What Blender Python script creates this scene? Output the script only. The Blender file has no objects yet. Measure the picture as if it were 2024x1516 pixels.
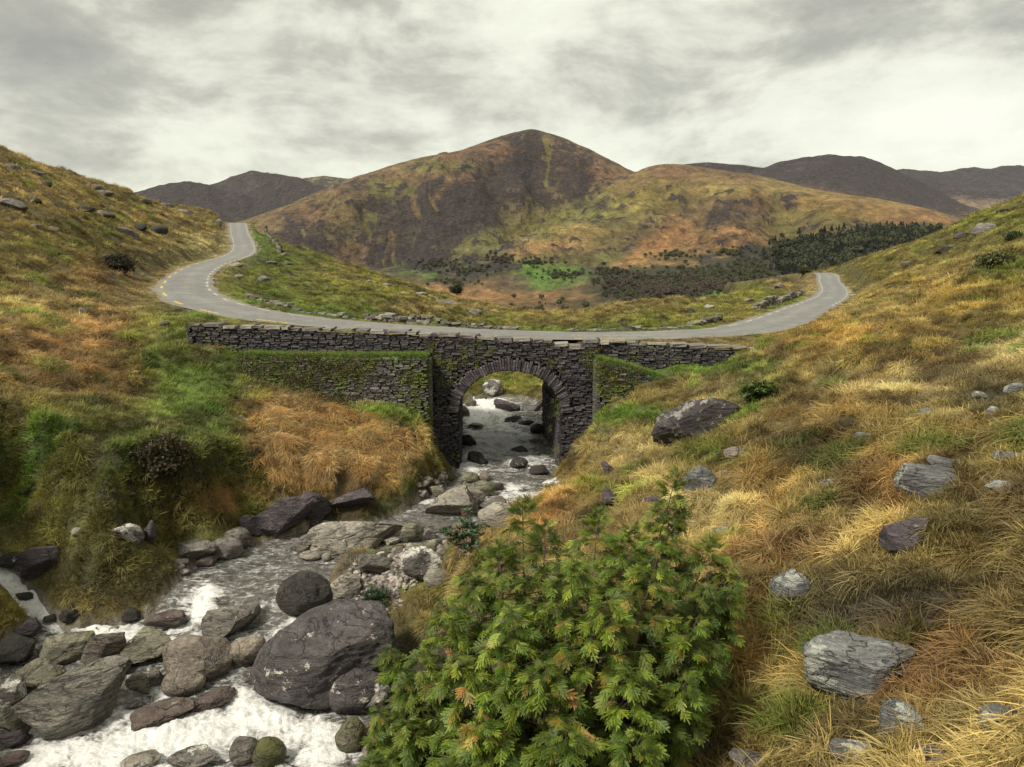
import bpy, bmesh, math, random
import numpy as np
from mathutils import Vector, Matrix, Euler

rng = np.random.default_rng(7)
random.seed(7)
scn = bpy.context.scene
COL = scn.collection

# ------------------------------------------------------------------ camera, world, sun, exposure
F, CX, CY, HORIZON = 1450.0, 1012.0, 758.0, 530.0       # photograph pixels (2024 x 1516)
PITCH = math.atan((CY - HORIZON) / F)
ct, st = math.cos(PITCH), math.sin(PITCH)
cam_d = bpy.data.cameras.new('camera'); cam = bpy.data.objects.new('camera', cam_d); COL.objects.link(cam)
cam.location = (0, 0, 0); cam.rotation_euler = (math.pi / 2 - PITCH, 0, 0)
cam_d.sensor_width = 36.0; cam_d.lens = F / 2024.0 * 36.0; cam_d.clip_start = 0.1; cam_d.clip_end = 40000
scn.camera = cam
SUN_EL, SUN_AZ = 50.0, 232.0      # azimuth clockwise from +Y: behind the camera, a little to the left
sd = bpy.data.lights.new('sun', 'SUN'); so = bpy.data.objects.new('sun', sd); COL.objects.link(so)
sd.energy = 1.35; sd.angle = math.radians(10); sd.color = (1.0, 0.93, 0.80)
e, a = math.radians(SUN_EL), math.radians(SUN_AZ)
sdir = Vector((math.sin(a) * math.cos(e), math.cos(a) * math.cos(e), math.sin(e)))
so.rotation_euler = sdir.to_track_quat('Z', 'Y').to_euler()

def N(nt, typ, **kw):
    n = nt.nodes.new(typ)
    for k, v in kw.items():
        if k == 'inp':
            for kk, vv in v.items():
                if isinstance(vv, bpy.types.NodeSocket): nt.links.new(vv, n.inputs[kk])
                else: n.inputs[kk].default_value = vv
        else: setattr(n, k, v)
    return n
def L(nt, a_, b_): nt.links.new(a_, b_)
def math_(nt, op, a_, b_=0.0, clamp=False):
    n = nt.nodes.new('ShaderNodeMath'); n.operation = op; n.use_clamp = clamp
    for i, v in enumerate((a_, b_)):
        if isinstance(v, bpy.types.NodeSocket): nt.links.new(v, n.inputs[i])
        else: n.inputs[i].default_value = v
    return n.outputs[0]
def mix_(nt, fac, a_, b_, blend='MIX'):
    n = nt.nodes.new('ShaderNodeMix'); n.data_type = 'RGBA'; n.blend_type = blend
    for i, v in ((0, fac), (6, a_), (7, b_)):
        if isinstance(v, bpy.types.NodeSocket): nt.links.new(v, n.inputs[i])
        else: n.inputs[i].default_value = v if i == 0 else (tuple(v) + (1.0,))[:4]
    return n.outputs[2]
def ramp_(nt, fac, stops, interp='LINEAR'):
    n = nt.nodes.new('ShaderNodeValToRGB'); nt.links.new(fac, n.inputs[0]); cr = n.color_ramp; cr.interpolation = interp
    while len(cr.elements) < len(stops): cr.elements.new(0.5)
    for el, (p, c) in zip(cr.elements, stops):
        el.position = p; el.color = (c, c, c, 1) if isinstance(c, (int, float)) else tuple(c) + (1,)
    return n.outputs[0]
def noise_(nt, vec, scale, detail=5, rough=0.55, dist=0.0):
    n = nt.nodes.new('ShaderNodeTexNoise'); n.inputs['Scale'].default_value = scale; n.inputs['Detail'].default_value = detail
    n.inputs['Roughness'].default_value = rough; n.inputs['Distortion'].default_value = dist
    if vec is not None: nt.links.new(vec, n.inputs['Vector'])
    return n.outputs[0]

world = bpy.data.worlds.new('World'); scn.world = world; world.use_nodes = True
nt = world.node_tree; nt.nodes.clear()
tc = N(nt, 'ShaderNodeTexCoord'); sep = N(nt, 'ShaderNodeSeparateXYZ'); L(nt, tc.outputs['Generated'], sep.inputs[0])
zc = math_(nt, 'MAXIMUM', sep.outputs[2], 0.0); zz = math_(nt, 'ADD', zc, 0.24)
cxy = N(nt, 'ShaderNodeCombineXYZ')
L(nt, math_(nt, 'DIVIDE', sep.outputs[0], zz), cxy.inputs[0]); L(nt, math_(nt, 'DIVIDE', sep.outputs[1], zz), cxy.inputs[1])
mp = N(nt, 'ShaderNodeMapping', inp={'Location': (3.7, 1.3, 0.0), 'Scale': (1.0, 1.1, 1.0)}); L(nt, cxy.outputs[0], mp.inputs[0])
big = noise_(nt, mp.outputs[0], 0.95, 3, 0.5, 0.2)
det = noise_(nt, mp.outputs[0], 2.0, 8, 0.5, 0.1)
mpd = N(nt, 'ShaderNodeMapping', inp={'Location': (2.3, 0.4, 5.1), 'Scale': (4.6, 4.6, 10.0)}); L(nt, tc.outputs['Generated'], mpd.inputs[0])
puf = noise_(nt, mpd.outputs[0], 1.0, 12, 0.62, 0.2)
cl = math_(nt, 'ADD', math_(nt, 'MULTIPLY', big, 0.34), math_(nt, 'ADD', math_(nt, 'MULTIPLY', det, 0.16), math_(nt, 'MULTIPLY', puf, 0.74)))
# an even layer of stratocumulus seen from below, thinner and brighter towards the horizon
lowb = math_(nt, 'SUBTRACT', 1.0, math_(nt, 'MULTIPLY', zc, 3.2), True)
cl = math_(nt, 'ADD', cl, math_(nt, 'MULTIPLY', lowb, 0.115))
ccol = ramp_(nt, cl, [(0.46, (0.110, 0.106, 0.087)), (0.55, (0.138, 0.133, 0.108)), (0.60, (0.172, 0.167, 0.135)), (0.645, (0.218, 0.214, 0.174)), (0.70, (0.262, 0.259, 0.212)), (0.82, (0.30, 0.30, 0.25))])
sky = N(nt, 'ShaderNodeTexSky', sky_type='NISHITA'); sky.sun_disc = False
sky.sun_elevation = math.radians(SUN_EL); sky.sun_rotation = math.radians(SUN_AZ)
b1 = N(nt, 'ShaderNodeBackground', inp={'Strength': 0.10}); L(nt, sky.outputs[0], b1.inputs[0])
b2 = N(nt, 'ShaderNodeBackground', inp={'Strength': 1.0}); L(nt, ccol, b2.inputs[0])
ms = N(nt, 'ShaderNodeMixShader', inp={0: 0.95}); L(nt, b1.outputs[0], ms.inputs[1]); L(nt, b2.outputs[0], ms.inputs[2])
wo = N(nt, 'ShaderNodeOutputWorld'); L(nt, ms.outputs[0], wo.inputs[0])
vs = scn.view_settings
vs.view_transform = 'Standard'; vs.look = 'None'; vs.gamma = 1; vs.use_curve_mapping = False; vs.exposure = 1.75
scn.render.engine = 'CYCLES'
cy = scn.cycles
cy.max_bounces = 5; cy.diffuse_bounces = 2; cy.glossy_bounces = 2; cy.transmission_bounces = 2; cy.transparent_max_bounces = 6; cy.volume_bounces = 0
cy.caustics_reflective = False; cy.caustics_refractive = False
cy.use_denoising = True
try: cy.denoiser = 'OPENIMAGEDENOISE'; cy.denoising_input_passes = 'RGB_ALBEDO_NORMAL'; cy.denoising_prefilter = 'NONE'
except Exception: pass
scn.render.use_persistent_data = False

# ------------------------------------------------------------------ maths helpers
def P(px, py, d):
    """world point seen at photograph pixel (px, py), d metres ahead"""
    u = (np.asarray(px, float) - CX) / F; v = (CY - np.asarray(py, float)) / F
    dy = ct + v * st; dz = -st + v * ct
    k = np.asarray(d, float) / dy
    return np.stack([u * k, dy * k, dz * k], -1)
def PZ(px, py, z):
    """world point seen at (px, py) on the level z"""
    u = (np.asarray(px, float) - CX) / F; v = (CY - np.asarray(py, float)) / F
    dy = ct + v * st; dz = -st + v * ct
    k = np.asarray(z, float) / dz
    return np.stack([u * k, dy * k, dz * k], -1)
def proj(p):
    p = np.asarray(p, float)
    zc_ = np.maximum(p[..., 1] * ct - p[..., 2] * st, 0.05); yc = p[..., 1] * st + p[..., 2] * ct
    return CX + F * p[..., 0] / zc_, CY - F * yc / zc_, zc_

def _hash(ix, iy, iz, seed):
    h = (ix * 374761393 + iy * 668265263 + iz * 2147483647 + seed * 1274126177) & 0xFFFFFFFF
    h = ((h ^ (h >> 13)) * 1274126177) & 0xFFFFFFFF
    h = ((h ^ (h >> 16)) * 2246822519) & 0xFFFFFFFF
    return ((h ^ (h >> 15)) & 0xFFFF) / 32767.5 - 1.0
def vnoise(x, y, z=None, seed=0):
    x = np.asarray(x, float); y = np.asarray(y, float)
    fx = np.floor(x); fy = np.floor(y); ix = fx.astype(np.int64); iy = fy.astype(np.int64)
    tx = x - fx; ty = y - fy; tx = tx * tx * tx * (tx * (tx * 6 - 15) + 10); ty = ty * ty * ty * (ty * (ty * 6 - 15) + 10)
    def plane(iz):
        a_ = _hash(ix, iy, iz, seed); b_ = _hash(ix + 1, iy, iz, seed); c_ = _hash(ix, iy + 1, iz, seed); d_ = _hash(ix + 1, iy + 1, iz, seed)
        return (a_ + (b_ - a_) * tx) * (1 - ty) + (c_ + (d_ - c_) * tx) * ty
    if z is None: return plane(np.int64(0))
    z = np.asarray(z, float); fz = np.floor(z); iz = fz.astype(np.int64); tz = z - fz; tz = tz * tz * (3 - 2 * tz)
    p0 = plane(iz); return p0 + (plane(iz + 1) - p0) * tz
def fbm(x, y, z=None, oct=4, seed=0, gain=0.5):
    s = 0; a_ = 1.0; t = 0; c, s_ = math.cos(0.6), math.sin(0.6)
    x = np.asarray(x, float); y = np.asarray(y, float)
    for o in range(oct):
        s = s + a_ * vnoise(x, y, z, seed + o); t += a_; a_ *= gain
        x, y = (x * c - y * s_) * 2.03 + 17.1, (x * s_ + y * c) * 2.03 - 9.3
        if z is not None: z = z * 2.03 + 5.7
    return s / t
def ridged(x, y, oct=4, seed=0, gain=0.5):
    s = 0; a_ = 1.0; t = 0; c, s_ = math.cos(0.6), math.sin(0.6)
    for o in range(oct):
        s = s + a_ * (1 - np.abs(vnoise(x, y, None, seed + o)) * 2); t += a_; a_ *= gain
        x, y = (x * c - y * s_) * 2.1 + 3.1, (x * s_ + y * c) * 2.1 - 7.3
    return s / t
def sstep(a_, b_, x):
    t = np.clip((x - a_) / (b_ - a_), 0, 1); return t * t * (3 - 2 * t)

class RBF:
    """smooth surface through scattered points (thin plate in log-polar plan coordinates)"""
    def __init__(s, xy, z, off, smooth=1e-4):
        s.off = off; s.c = s.tr(xy); n = len(z)
        K = s.k(np.linalg.norm(s.c[:, None] - s.c[None], axis=2)) + np.eye(n) * smooth
        Pm = np.hstack([np.ones((n, 1)), s.c]); A = np.zeros((n + 3, n + 3))
        A[:n, :n] = K; A[:n, n:] = Pm; A[n:, :n] = Pm.T
        s.w = np.linalg.solve(A, np.r_[z, 0, 0, 0])
    def tr(s, xy):
        x = xy[..., 0]; y = xy[..., 1] + s.off
        return np.stack([np.arctan2(x, y), np.log(np.hypot(x, y))], -1)
    def k(s, r): return r * r * np.log(np.maximum(r, 1e-9))
    def __call__(s, xy):
        q = s.tr(xy); sh = q.shape[:-1]; q = q.reshape(-1, 2); out = np.empty(len(q)); n = len(s.c)
        for i in range(0, len(q), 40000):
            b = q[i:i + 40000]; r = np.sqrt(((b[:, None] - s.c[None]) ** 2).sum(2))
            out[i:i + 40000] = s.k(r) @ s.w[:n] + s.w[n] + b @ s.w[n + 1:]
        return out.reshape(sh)

def in_poly(x, y, poly):
    ins = np.zeros(x.shape, bool); n = len(poly)
    for i in range(n):
        x0, y0 = poly[i]; x1, y1 = poly[(i + 1) % n]
        c = (y0 > y) != (y1 > y)
        ins ^= c & (x < (x1 - x0) * (y - y0) / (y1 - y0 + 1e-12) + x0)
    return ins
def seg_dist(x, y, pts, closed=False):
    """distance to a polyline, with the running index of the nearest point"""
    best = np.full(x.shape, 1e9); bt = np.zeros(x.shape); n = len(pts)
    for i in range(n if closed else n - 1):
        ax, ay = pts[i][:2]; bx, by = pts[(i + 1) % n][:2]
        dx, dy = bx - ax, by - ay; t = np.clip(((x - ax) * dx + (y - ay) * dy) / (dx * dx + dy * dy + 1e-12), 0, 1)
        d = np.hypot(x - ax - t * dx, y - ay - t * dy); m = d < best
        best = np.where(m, d, best); bt = np.where(m, i + t, bt)
    return best, bt

def blobs(px, py, base, lst):
    """ground cover colours: soft patches at their places on the ground"""
    w = np.full(px.shape, 0.25); c = np.ones(px.shape + (1,)) * np.array(base) * 0.25
    for (bx, by, rx, ry, colr, k) in lst:
        g = k * np.exp(-((px - bx) / rx) ** 2 - ((py - by) / ry) ** 2)
        w = w + g; c = c + g[..., None] * np.array(colr)
    return c / w[..., None]

# ------------------------------------------------------------------ object helpers
def link(o, parent=None):
    COL.objects.link(o)
    if parent is not None: o.parent = parent
    return o
def tag(o, label=None, cat=None, group=None, kind=None):
    if label: o['label'] = label
    if cat: o['category'] = cat
    if group: o['group'] = group
    if kind: o['kind'] = kind
    return o
def empty(name, loc=(0, 0, 0), rz=0.0):
    o = bpy.data.objects.new(name, None); o.location = loc; o.rotation_euler = (0, 0, rz); o.empty_display_size = 0.2
    return link(o)
def mesh_np(name, v, faces, mat=None, smooth=True, parent=None, cols=None, attrs=None):
    """v (n,3); faces (m,4) or (m,3) array, or list of arrays"""
    me = bpy.data.meshes.new(name)
    fl = faces if isinstance(faces, list) else [faces]
    fl = [np.asarray(f, np.int32) for f in fl if len(f)]
    me.vertices.add(len(v)); me.vertices.foreach_set('co', np.asarray(v, np.float32).ravel())
    nl = sum(f.size for f in fl); npoly = sum(len(f) for f in fl)
    me.loops.add(nl); me.polygons.add(npoly)
    me.loops.foreach_set('vertex_index', np.concatenate([f.ravel() for f in fl]))
    tot = np.concatenate([np.full(len(f), f.shape[1], np.int32) for f in fl])
    me.polygons.foreach_set('loop_start', np.r_[0, np.cumsum(tot)[:-1]].astype(np.int32))
    me.polygons.foreach_set('use_smooth', np.full(npoly, smooth))
    me.update(calc_edges=True); me.validate()
    if cols is not None:
        at = me.attributes.new('col', 'FLOAT_COLOR', 'POINT')
        at.data.foreach_set('color', np.hstack([cols, np.ones((len(cols), 1))]).astype(np.float32).ravel())
    for k, arr in (attrs or {}).items():
        at = me.attributes.new(k, 'FLOAT', 'POINT'); at.data.foreach_set('value', np.asarray(arr, np.float32))
    if mat: me.materials.append(mat)
    o = bpy.data.objects.new(name, me)
    return link(o, parent)
def bm_obj(name, bm, mat, parent=None, smooth=False):
    me = bpy.data.meshes.new(name); bm.to_mesh(me); bm.free()
    if smooth: me.polygons.foreach_set('use_smooth', np.ones(len(me.polygons), bool))
    me.materials.append(mat); o = bpy.data.objects.new(name, me); return link(o, parent)
def grid_faces(nr, nc, keep=None):
    i = np.arange(nr * nc).reshape(nr, nc)
    f = np.stack([i[:-1, :-1], i[:-1, 1:], i[1:, 1:], i[1:, :-1]], -1).reshape(-1, 4)
    return f if keep is None else f[keep.reshape(-1)]
def compact(v, f, *arrs):
    used = np.zeros(len(v), bool); used[f.ravel()] = True; mp_ = np.cumsum(used) - 1
    return (v[used], mp_[f]) + tuple(a_[used] for a_ in arrs)

def new_mat(name):
    m = bpy.data.materials.new(name); m.use_nodes = True; m.node_tree.nodes.clear(); return m, m.node_tree
def finish(nt, bsdf, disp=None):
    o = nt.nodes.new('ShaderNodeOutputMaterial'); nt.links.new(bsdf, o.inputs[0])
def bump_(nt, h, strength=0.5, dist=0.1):
    n = N(nt, 'ShaderNodeBump', inp={'Strength': strength, 'Distance': dist}); nt.links.new(h, n.inputs['Height']); return n.outputs[0]
def princ(nt, color, rough=0.8, normal=None, **inp):
    n = nt.nodes.new('ShaderNodeBsdfPrincipled')
    if isinstance(color, bpy.types.NodeSocket): nt.links.new(color, n.inputs['Base Color'])
    else: n.inputs['Base Color'].default_value = tuple(color) + (1,)
    if isinstance(rough, bpy.types.NodeSocket): nt.links.new(rough, n.inputs['Roughness'])
    else: n.inputs['Roughness'].default_value = rough
    if normal is not None: nt.links.new(normal, n.inputs['Normal'])
    for k, v in inp.items():
        if isinstance(v, bpy.types.NodeSocket): nt.links.new(v, n.inputs[k])
        else: n.inputs[k].default_value = v
    return n.outputs[0]
# ------------------------------------------------------------------ road line
ROAD_C = [(60, 220, -0.5), (470, 441, 165), (473, 460, 140), (480, 497, 106), (405, 526, 76), (366, 560, 55), (392, 592, 44.5), (500, 621, 38.2), (700, 643, 34.9),
          (1012, 661, 33.3), (1200, 664, 33.2), (1400, 658, 35.4), (1500, 645, 39.6), (1580, 615, 54), (1645, 583, 84), (1640, 560, 112), (1612, 539, 150)]
rp = [tuple(P(*c)) for c in ROAD_C[1:]]
rp = [(rp[0][0] - 9, rp[0][1] + 26, rp[0][2] - 3.0)] + rp + [(rp[-1][0] - 8, rp[-1][1] + 24, rp[-1][2] - 2.5)]
def catmull(pts, n):
    pts = [np.array(p) for p in pts]; pts = [2 * pts[0] - pts[1]] + pts + [2 * pts[-1] - pts[-2]]; out = []
    for i in range(1, len(pts) - 2):
        p0, p1, p2, p3 = pts[i - 1:i + 3]
        k = max(2, int(np.linalg.norm(p2 - p1) / n))
        for j in range(k):
            t = j / k
            out.append(0.5 * (2 * p1 + (p2 - p0) * t + (2 * p0 - 5 * p1 + 4 * p2 - p3) * t * t + (3 * p1 - p0 - 3 * p2 + p3) * t ** 3))
    out.append(pts[-2]); return np.array(out)
ROAD = catmull(rp, 1.2)
ROAD[:, 2] = np.convolve(np.pad(ROAD[:, 2], 3, 'edge'), np.ones(7) / 7, 'valid')
HALF = 1.8
tan = np.gradient(ROAD[:, :2], axis=0); tan /= np.linalg.norm(tan, axis=1)[:, None]
nrm = np.stack([-tan[:, 1], tan[:, 0]], 1)
def road_z(t):
    return np.interp(t, np.arange(len(ROAD)), ROAD[:, 2])

# ------------------------------------------------------------------ water surface
WC = [(970, 768, -7.72), (950, 800, -7.8), (960, 850, -8.0), (1060, 850, -8.0), (1000, 930, -8.25), (1090, 930, -8.25), (900, 1000, -8.35), (1040, 990, -8.3), (750, 1050, -8.42), (640, 1040, -8.42),
      (550, 1090, -8.47), (700, 1100, -8.5), (860, 1090, -8.45), (450, 1110, -8.5), (350, 1160, -8.52), (420, 1150, -8.54), (520, 1150, -8.55), (640, 1150, -8.56), (600, 1190, -8.62),
      (385, 1200, -8.78), (360, 1230, -8.98), (300, 1225, -9.0), (480, 1200, -8.75), (560, 1230, -8.85), (570, 1270, -9.02), (500, 1300, -9.12), (430, 1260, -9.05), (240, 1265, -9.06), (120, 1260, -9.04), (60, 1200, -8.65), (10, 1150, -8.1), (-30, 1120, -7.8),
      (470, 1350, -9.2), (480, 1400, -9.32), (300, 1400, -9.3), (100, 1400, -9.33), (350, 1480, -9.42), (600, 1480, -9.42), (150, 1510, -9.42), (-50, 1400, -9.35), (700, 1400, -9.3), (780, 1240, -8.85), (400, 1600, -9.5), (700, 1600, -9.5), (-60, 1600, -9.5)]
wpts = np.array([PZ(*c) for c in WC])
WSURF = RBF(wpts[:, :2], wpts[:, 2], 4.0, 2e-4)
def on_water(px, py):
    z = -8.7
    for _ in range(12):
        p = PZ(px, py, z); z = 0.4 * z + 0.6 * float(WSURF(p[None, :2])[0])
    return PZ(px, py, z)
OUT = [(960, 783), (930, 788), (914, 800), (904, 850), (903, 925), (880, 962), (835, 990), (800, 1010), (720, 1042), (640, 1042), (560, 1062), (480, 1080), (400, 1105), (352, 1150), (328, 1178), (300, 1213),
       (230, 1238), (165, 1240), (120, 1232), (85, 1195), (35, 1140), (-20, 1095), (-60, 1085), (-60, 1120), (-5, 1150), (40, 1200), (75, 1240), (60, 1268), (-60, 1330), (-300, 1420), (-300, 1700), (730, 1700), (715, 1450), (760, 1400), (790, 1330), (770, 1240), (700, 1212),
       (640, 1180), (655, 1135), (705, 1108), (800, 1108), (870, 1098), (930, 1058), (1000, 1040), (1052, 1010), (1090, 962), (1108, 930), (1100, 880), (1085, 830), (1068, 795), (1030, 785)]
POLY = np.array([on_water(*c)[:2] for c in OUT])
# behind the arch the stream keeps on round the bend, out of sight
# ------------------------------------------------------------------ near terrain
TC = [  # (px, py, metres ahead): what the photograph shows of the ground
    # left hill
    (0, 300, 82), (100, 345, 92), (200, 368, 104), (300, 396, 122), (400, 425, 150), (445, 436, 172), (-250, 180, 70), (-250, 420, 46), (0, 420, 55), (150, 430, 68), (300, 470, 82), (400, 480, 108), (430, 470, 135),
    (0, 520, 42), (150, 510, 52), (250, 540, 56), (290, 555, 58), (250, 605, 41), (330, 625, 36.5), (150, 610, 36), (0, 620, 33), (-250, 620, 24), (365, 640, 31.5), (366, 690, 29.3), (300, 680, 30), (150, 700, 27.5), (0, 720, 24.5), (-250, 760, 17), (0, 800, 20.5), (200, 800, 23.5),
    (350, 800, 25.6), (400, 740, 28), (440, 700, 29.2), (420, 800, 25.8), (500, 745, 28.4), (600, 790, 28), (700, 812, 27.8), (845, 806, 27.9), (842, 845, 26.9), (760, 850, 26.6), (0, 900, 17.2), (200, 900, 19.6), (350, 880, 22), (450, 850, 24), (550, 800, 26.4),
    (500, 900, 23.2), (600, 880, 24.6), (700, 890, 25.2), (780, 890, 25.9), (840, 905, 26.9), (870, 930, 27.6), (800, 945, 25.4), (700, 960, 23.9), (600, 965, 22.6), (480, 960, 21.2), (350, 965, 19.6), (200, 960, 17.9), (0, 980, 15.4), (-250, 960, 12.5),
    (120, 1040, 16.2), (300, 1050, 17.9), (420, 1040, 19.4), (520, 1010, 21), (330, 1095, 17.4), (180, 1090, 16.0), (40, 1060, 14.4), (0, 1190, 12.6), (-250, 1150, 10.2), (20, 1230, 12.9),
    # hump beyond the road on the left
    (500, 452, 146), (530, 468, 136), (600, 492, 122), (720, 532, 104), (820, 568, 90), (880, 590, 82), (950, 612, 74), (1000, 627, 68), (1080, 642, 61), (1150, 654, 54), (440, 545, 70), (520, 560, 68), (520, 510, 100), (600, 560, 72), (600, 610, 48), (470, 590, 52),
    (700, 580, 66), (720, 630, 42), (850, 610, 62), (850, 640, 41), (950, 645, 40), (1000, 650, 38.5),
    # beyond the crest of the hump
    (620, 560, 160), (800, 640, 150), (950, 690, 130), (1080, 700, 110), (500, 480, 215), (300, 450, 215), (60, 420, 150), (1250, 720, 120), (1100, 760, 170), (800, 720, 215), (1150, 760, 215),
    # gully seen through the arch
    (930, 748, 47), (1000, 738, 54), (1060, 746, 47), (960, 760, 42.5), (1120, 770, 41), (880, 790, 40), (820, 770, 42), (1000, 720, 61),
    # hump on the right of the road
    (1230, 652, 50), (1300, 635, 56), (1350, 617, 62), (1450, 590, 76), (1520, 568, 92), (1580, 545, 118), (1350, 650, 42), (1450, 640, 46), (1540, 600, 64), (1600, 572, 92), (1400, 660, 120), (1550, 640, 160), (1620, 590, 210),
    # right hill
    (1395, 740, 28.4), (1450, 722, 28.8), (1500, 700, 29.3), (1560, 640, 37), (1640, 601, 50), (1690, 577, 72), (1685, 560, 100), (1650, 532, 150), (1700, 546, 92), (1750, 505, 122), (1800, 480, 110), (1880, 465, 92), (1960, 445, 82), (2030, 434, 74), (2300, 370, 62),
    (1800, 545, 52), (1900, 520, 44), (2024, 500, 36), (2300, 480, 26), (1600, 680, 28), (1700, 660, 27.5), (1800, 640, 27), (2024, 600, 24), (2300, 600, 18),
    (1320, 770, 27.7), (1300, 800, 27), (1240, 810, 27.3), (1180, 808, 27.7), (1285, 835, 26), (1180, 838, 26.8), (1400, 780, 24.8), (1500, 740, 24.5), (1700, 730, 20.5), (2024, 720, 15.8), (2300, 720, 12.5),
    (1120, 910, 26.6), (1180, 880, 25.6), (1130, 950, 23.8), (1060, 1010, 20.8), (1250, 900, 22.5), (1300, 860, 22.8), (1400, 860, 19.8), (1200, 970, 19), (1300, 960, 16.8), (1500, 850, 17.2), (1700, 850, 14.4), (2024, 850, 10.9), (2300, 850, 9),
    (1150, 1030, 16.4), (1300, 1050, 13.6), (1450, 1000, 13.4), (1600, 1000, 11.8), (1800, 1000, 10.1), (2024, 1000, 8.5), (2300, 1000, 7.2), (1500, 1150, 10.0), (1700, 1150, 8.8), (2024, 1150, 7.1), (1500, 1300, 8.4), (1700, 1300, 7.4), (2024, 1300, 6.1),
    (1450, 1500, 7.2), (1700, 1500, 6.2), (2024, 1500, 5.1), (2300, 1400, 4.6), (1600, 1800, 4.6), (2200, 1800, 3.6), (1250, 1300, 9.2), (1100, 1200, 11.4), (1000, 1120, 13.6), (900, 1180, 14.2), (820, 1230, 14.0), (850, 1300, 12.4), (850, 1500, 10.3), (1100, 1500, 8.8), (900, 1800, 6.5), (1200, 1800, 5.6),
    (760, 1130, 17.0), (840, 1150, 15.8), (900, 1110, 16.6)]
tp = [P(*c) for c in TC]
tp += [np.array(p) for p in ROAD[::6]]
tp += [np.array([x, y, z]) for x, y, z in ((-3, 2, -7.5), (0, -2, -6.2), (4, 0, -4.2), (-8, 3, -8), (8, -1, -2.4), (-14, 4, -5.5), (14, 2, -.6), (-24, 12, 0), (-9.4, 9, -8.2))]
tp = np.array(tp)
TERR = RBF(tp[:, :2], tp[:, 2], 4.0, 1.5e-3)

NT_, NR_ = 620, 600
th = np.linspace(math.radians(-62), math.radians(62), NT_)
rr = np.exp(np.linspace(math.log(4.0), math.log(225.0), NR_))
TH, RR = np.meshgrid(th, rr)
X = RR * np.sin(TH); Y = RR * np.cos(TH) - 4.0
Z = TERR(np.stack([X, Y], -1))
# hummocks and tussocks
d_road, t_road = seg_dist(X, Y, ROAD)
rough = sstep(2.5, 6.0, d_road)
dist = np.hypot(X, Y)
hum = fbm(X / 5.5, Y / 5.5, None, 4, 11) * 0.42 + fbm(X / 17, Y / 17, None, 3, 5) * 0.9 * sstep(40, 90, dist)
hum += (fbm(X / 1.5 + Z * 0.4, Y / 1.5 - Z * 0.3, None, 3, 23)) * 0.30 - 0.22 * sstep(.12, .5, fbm(X / 1.9, Y / 1.9 + Z * .4, None, 3, 29))
hum += sstep(25, 70, dist) * (ridged(X / 4.0, Y / 4.0 + Z * 0.5, 3, 31) - 0.3) * 0.45
Z = Z + hum * (0.12 + 0.88 * rough)
W = WSURF(np.stack([X, Y], -1))
near_s = (Y < 50) & (X > -16) & (X < 12)
ins = np.zeros(X.shape, bool); d_s = np.full(X.shape, 99.0)
ins[near_s] = in_poly(X[near_s], Y[near_s], POLY)
d_s[near_s], _ = seg_dist(X[near_s], Y[near_s], POLY, True)
cen = np.interp(Y, [8, 13, 16, 20, 24, 29, 36, 45], [-5, -5, -5.5, -4.2, -1.5, 0, -0.5, -0.6])
slope = np.where(X < cen, 1.25 + .9 * fbm(X * .5, Y * .5, None, 2, 77) + .8 * sstep(20, 25, Y), np.where(Y > 26, 1.6, 0.9))
slope = np.where(Y > 36, 0.55, slope)
slope = slope + np.where(Y < 28, np.maximum(d_s - 1.2, 0) * np.where(X < cen, 0.8, 0.5), 0)
bank = W + 0.06 + d_s * slope * (0.8 + 0.5 * fbm(X * 1.1, Y * 1.1, None, 3, 3)) + 0.1 * fbm(X * 2.3, Y * 2.3, None, 3, 8)
bank = np.maximum(bank, W + 0.05)
Zb = np.where(d_s < 10, np.minimum(Z, bank), Z)
Zb = np.where((d_s < 4) & ~ins, np.maximum(Zb, W + 0.04 + d_s * 0.1), Zb)
bed = W - 0.06 - np.minimum(d_s * 0.55, 0.32) + 0.16 * fbm(X * 1.7, Y * 1.7, None, 4, 44) * np.minimum(d_s * 2, 1)
Z = np.where(ins, bed, Zb)
# road bed cut into the slope, verges easing out
rz = road_z(t_road)
arch_zone = (np.abs(X) < 3.0) & (Y < 40)
outw = np.where(Y < 29.9 + 0.02 * X, 0.0, 1.0)
k = 1 - sstep(HALF + 0.9, HALF + 2.6, d_road)
k = np.where((Y < 30.3) & (X > -13.3) & (X < 10), 0.0, k)
k = np.where(arch_zone, 0.0, k)
Z = Z * (1 - k) + (rz - 0.05 + 0.03 * sstep(HALF, HALF + 0.5, d_road)) * k
# the wall of the bridge stands on the bed: keep the ground under the deck clear of the masonry
under = (np.abs(X) < 2.6) & (Y > 29.2) & (Y < 37.6)
Z = np.where(under & ~ins, np.minimum(Z, W + 0.15), Z)

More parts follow.
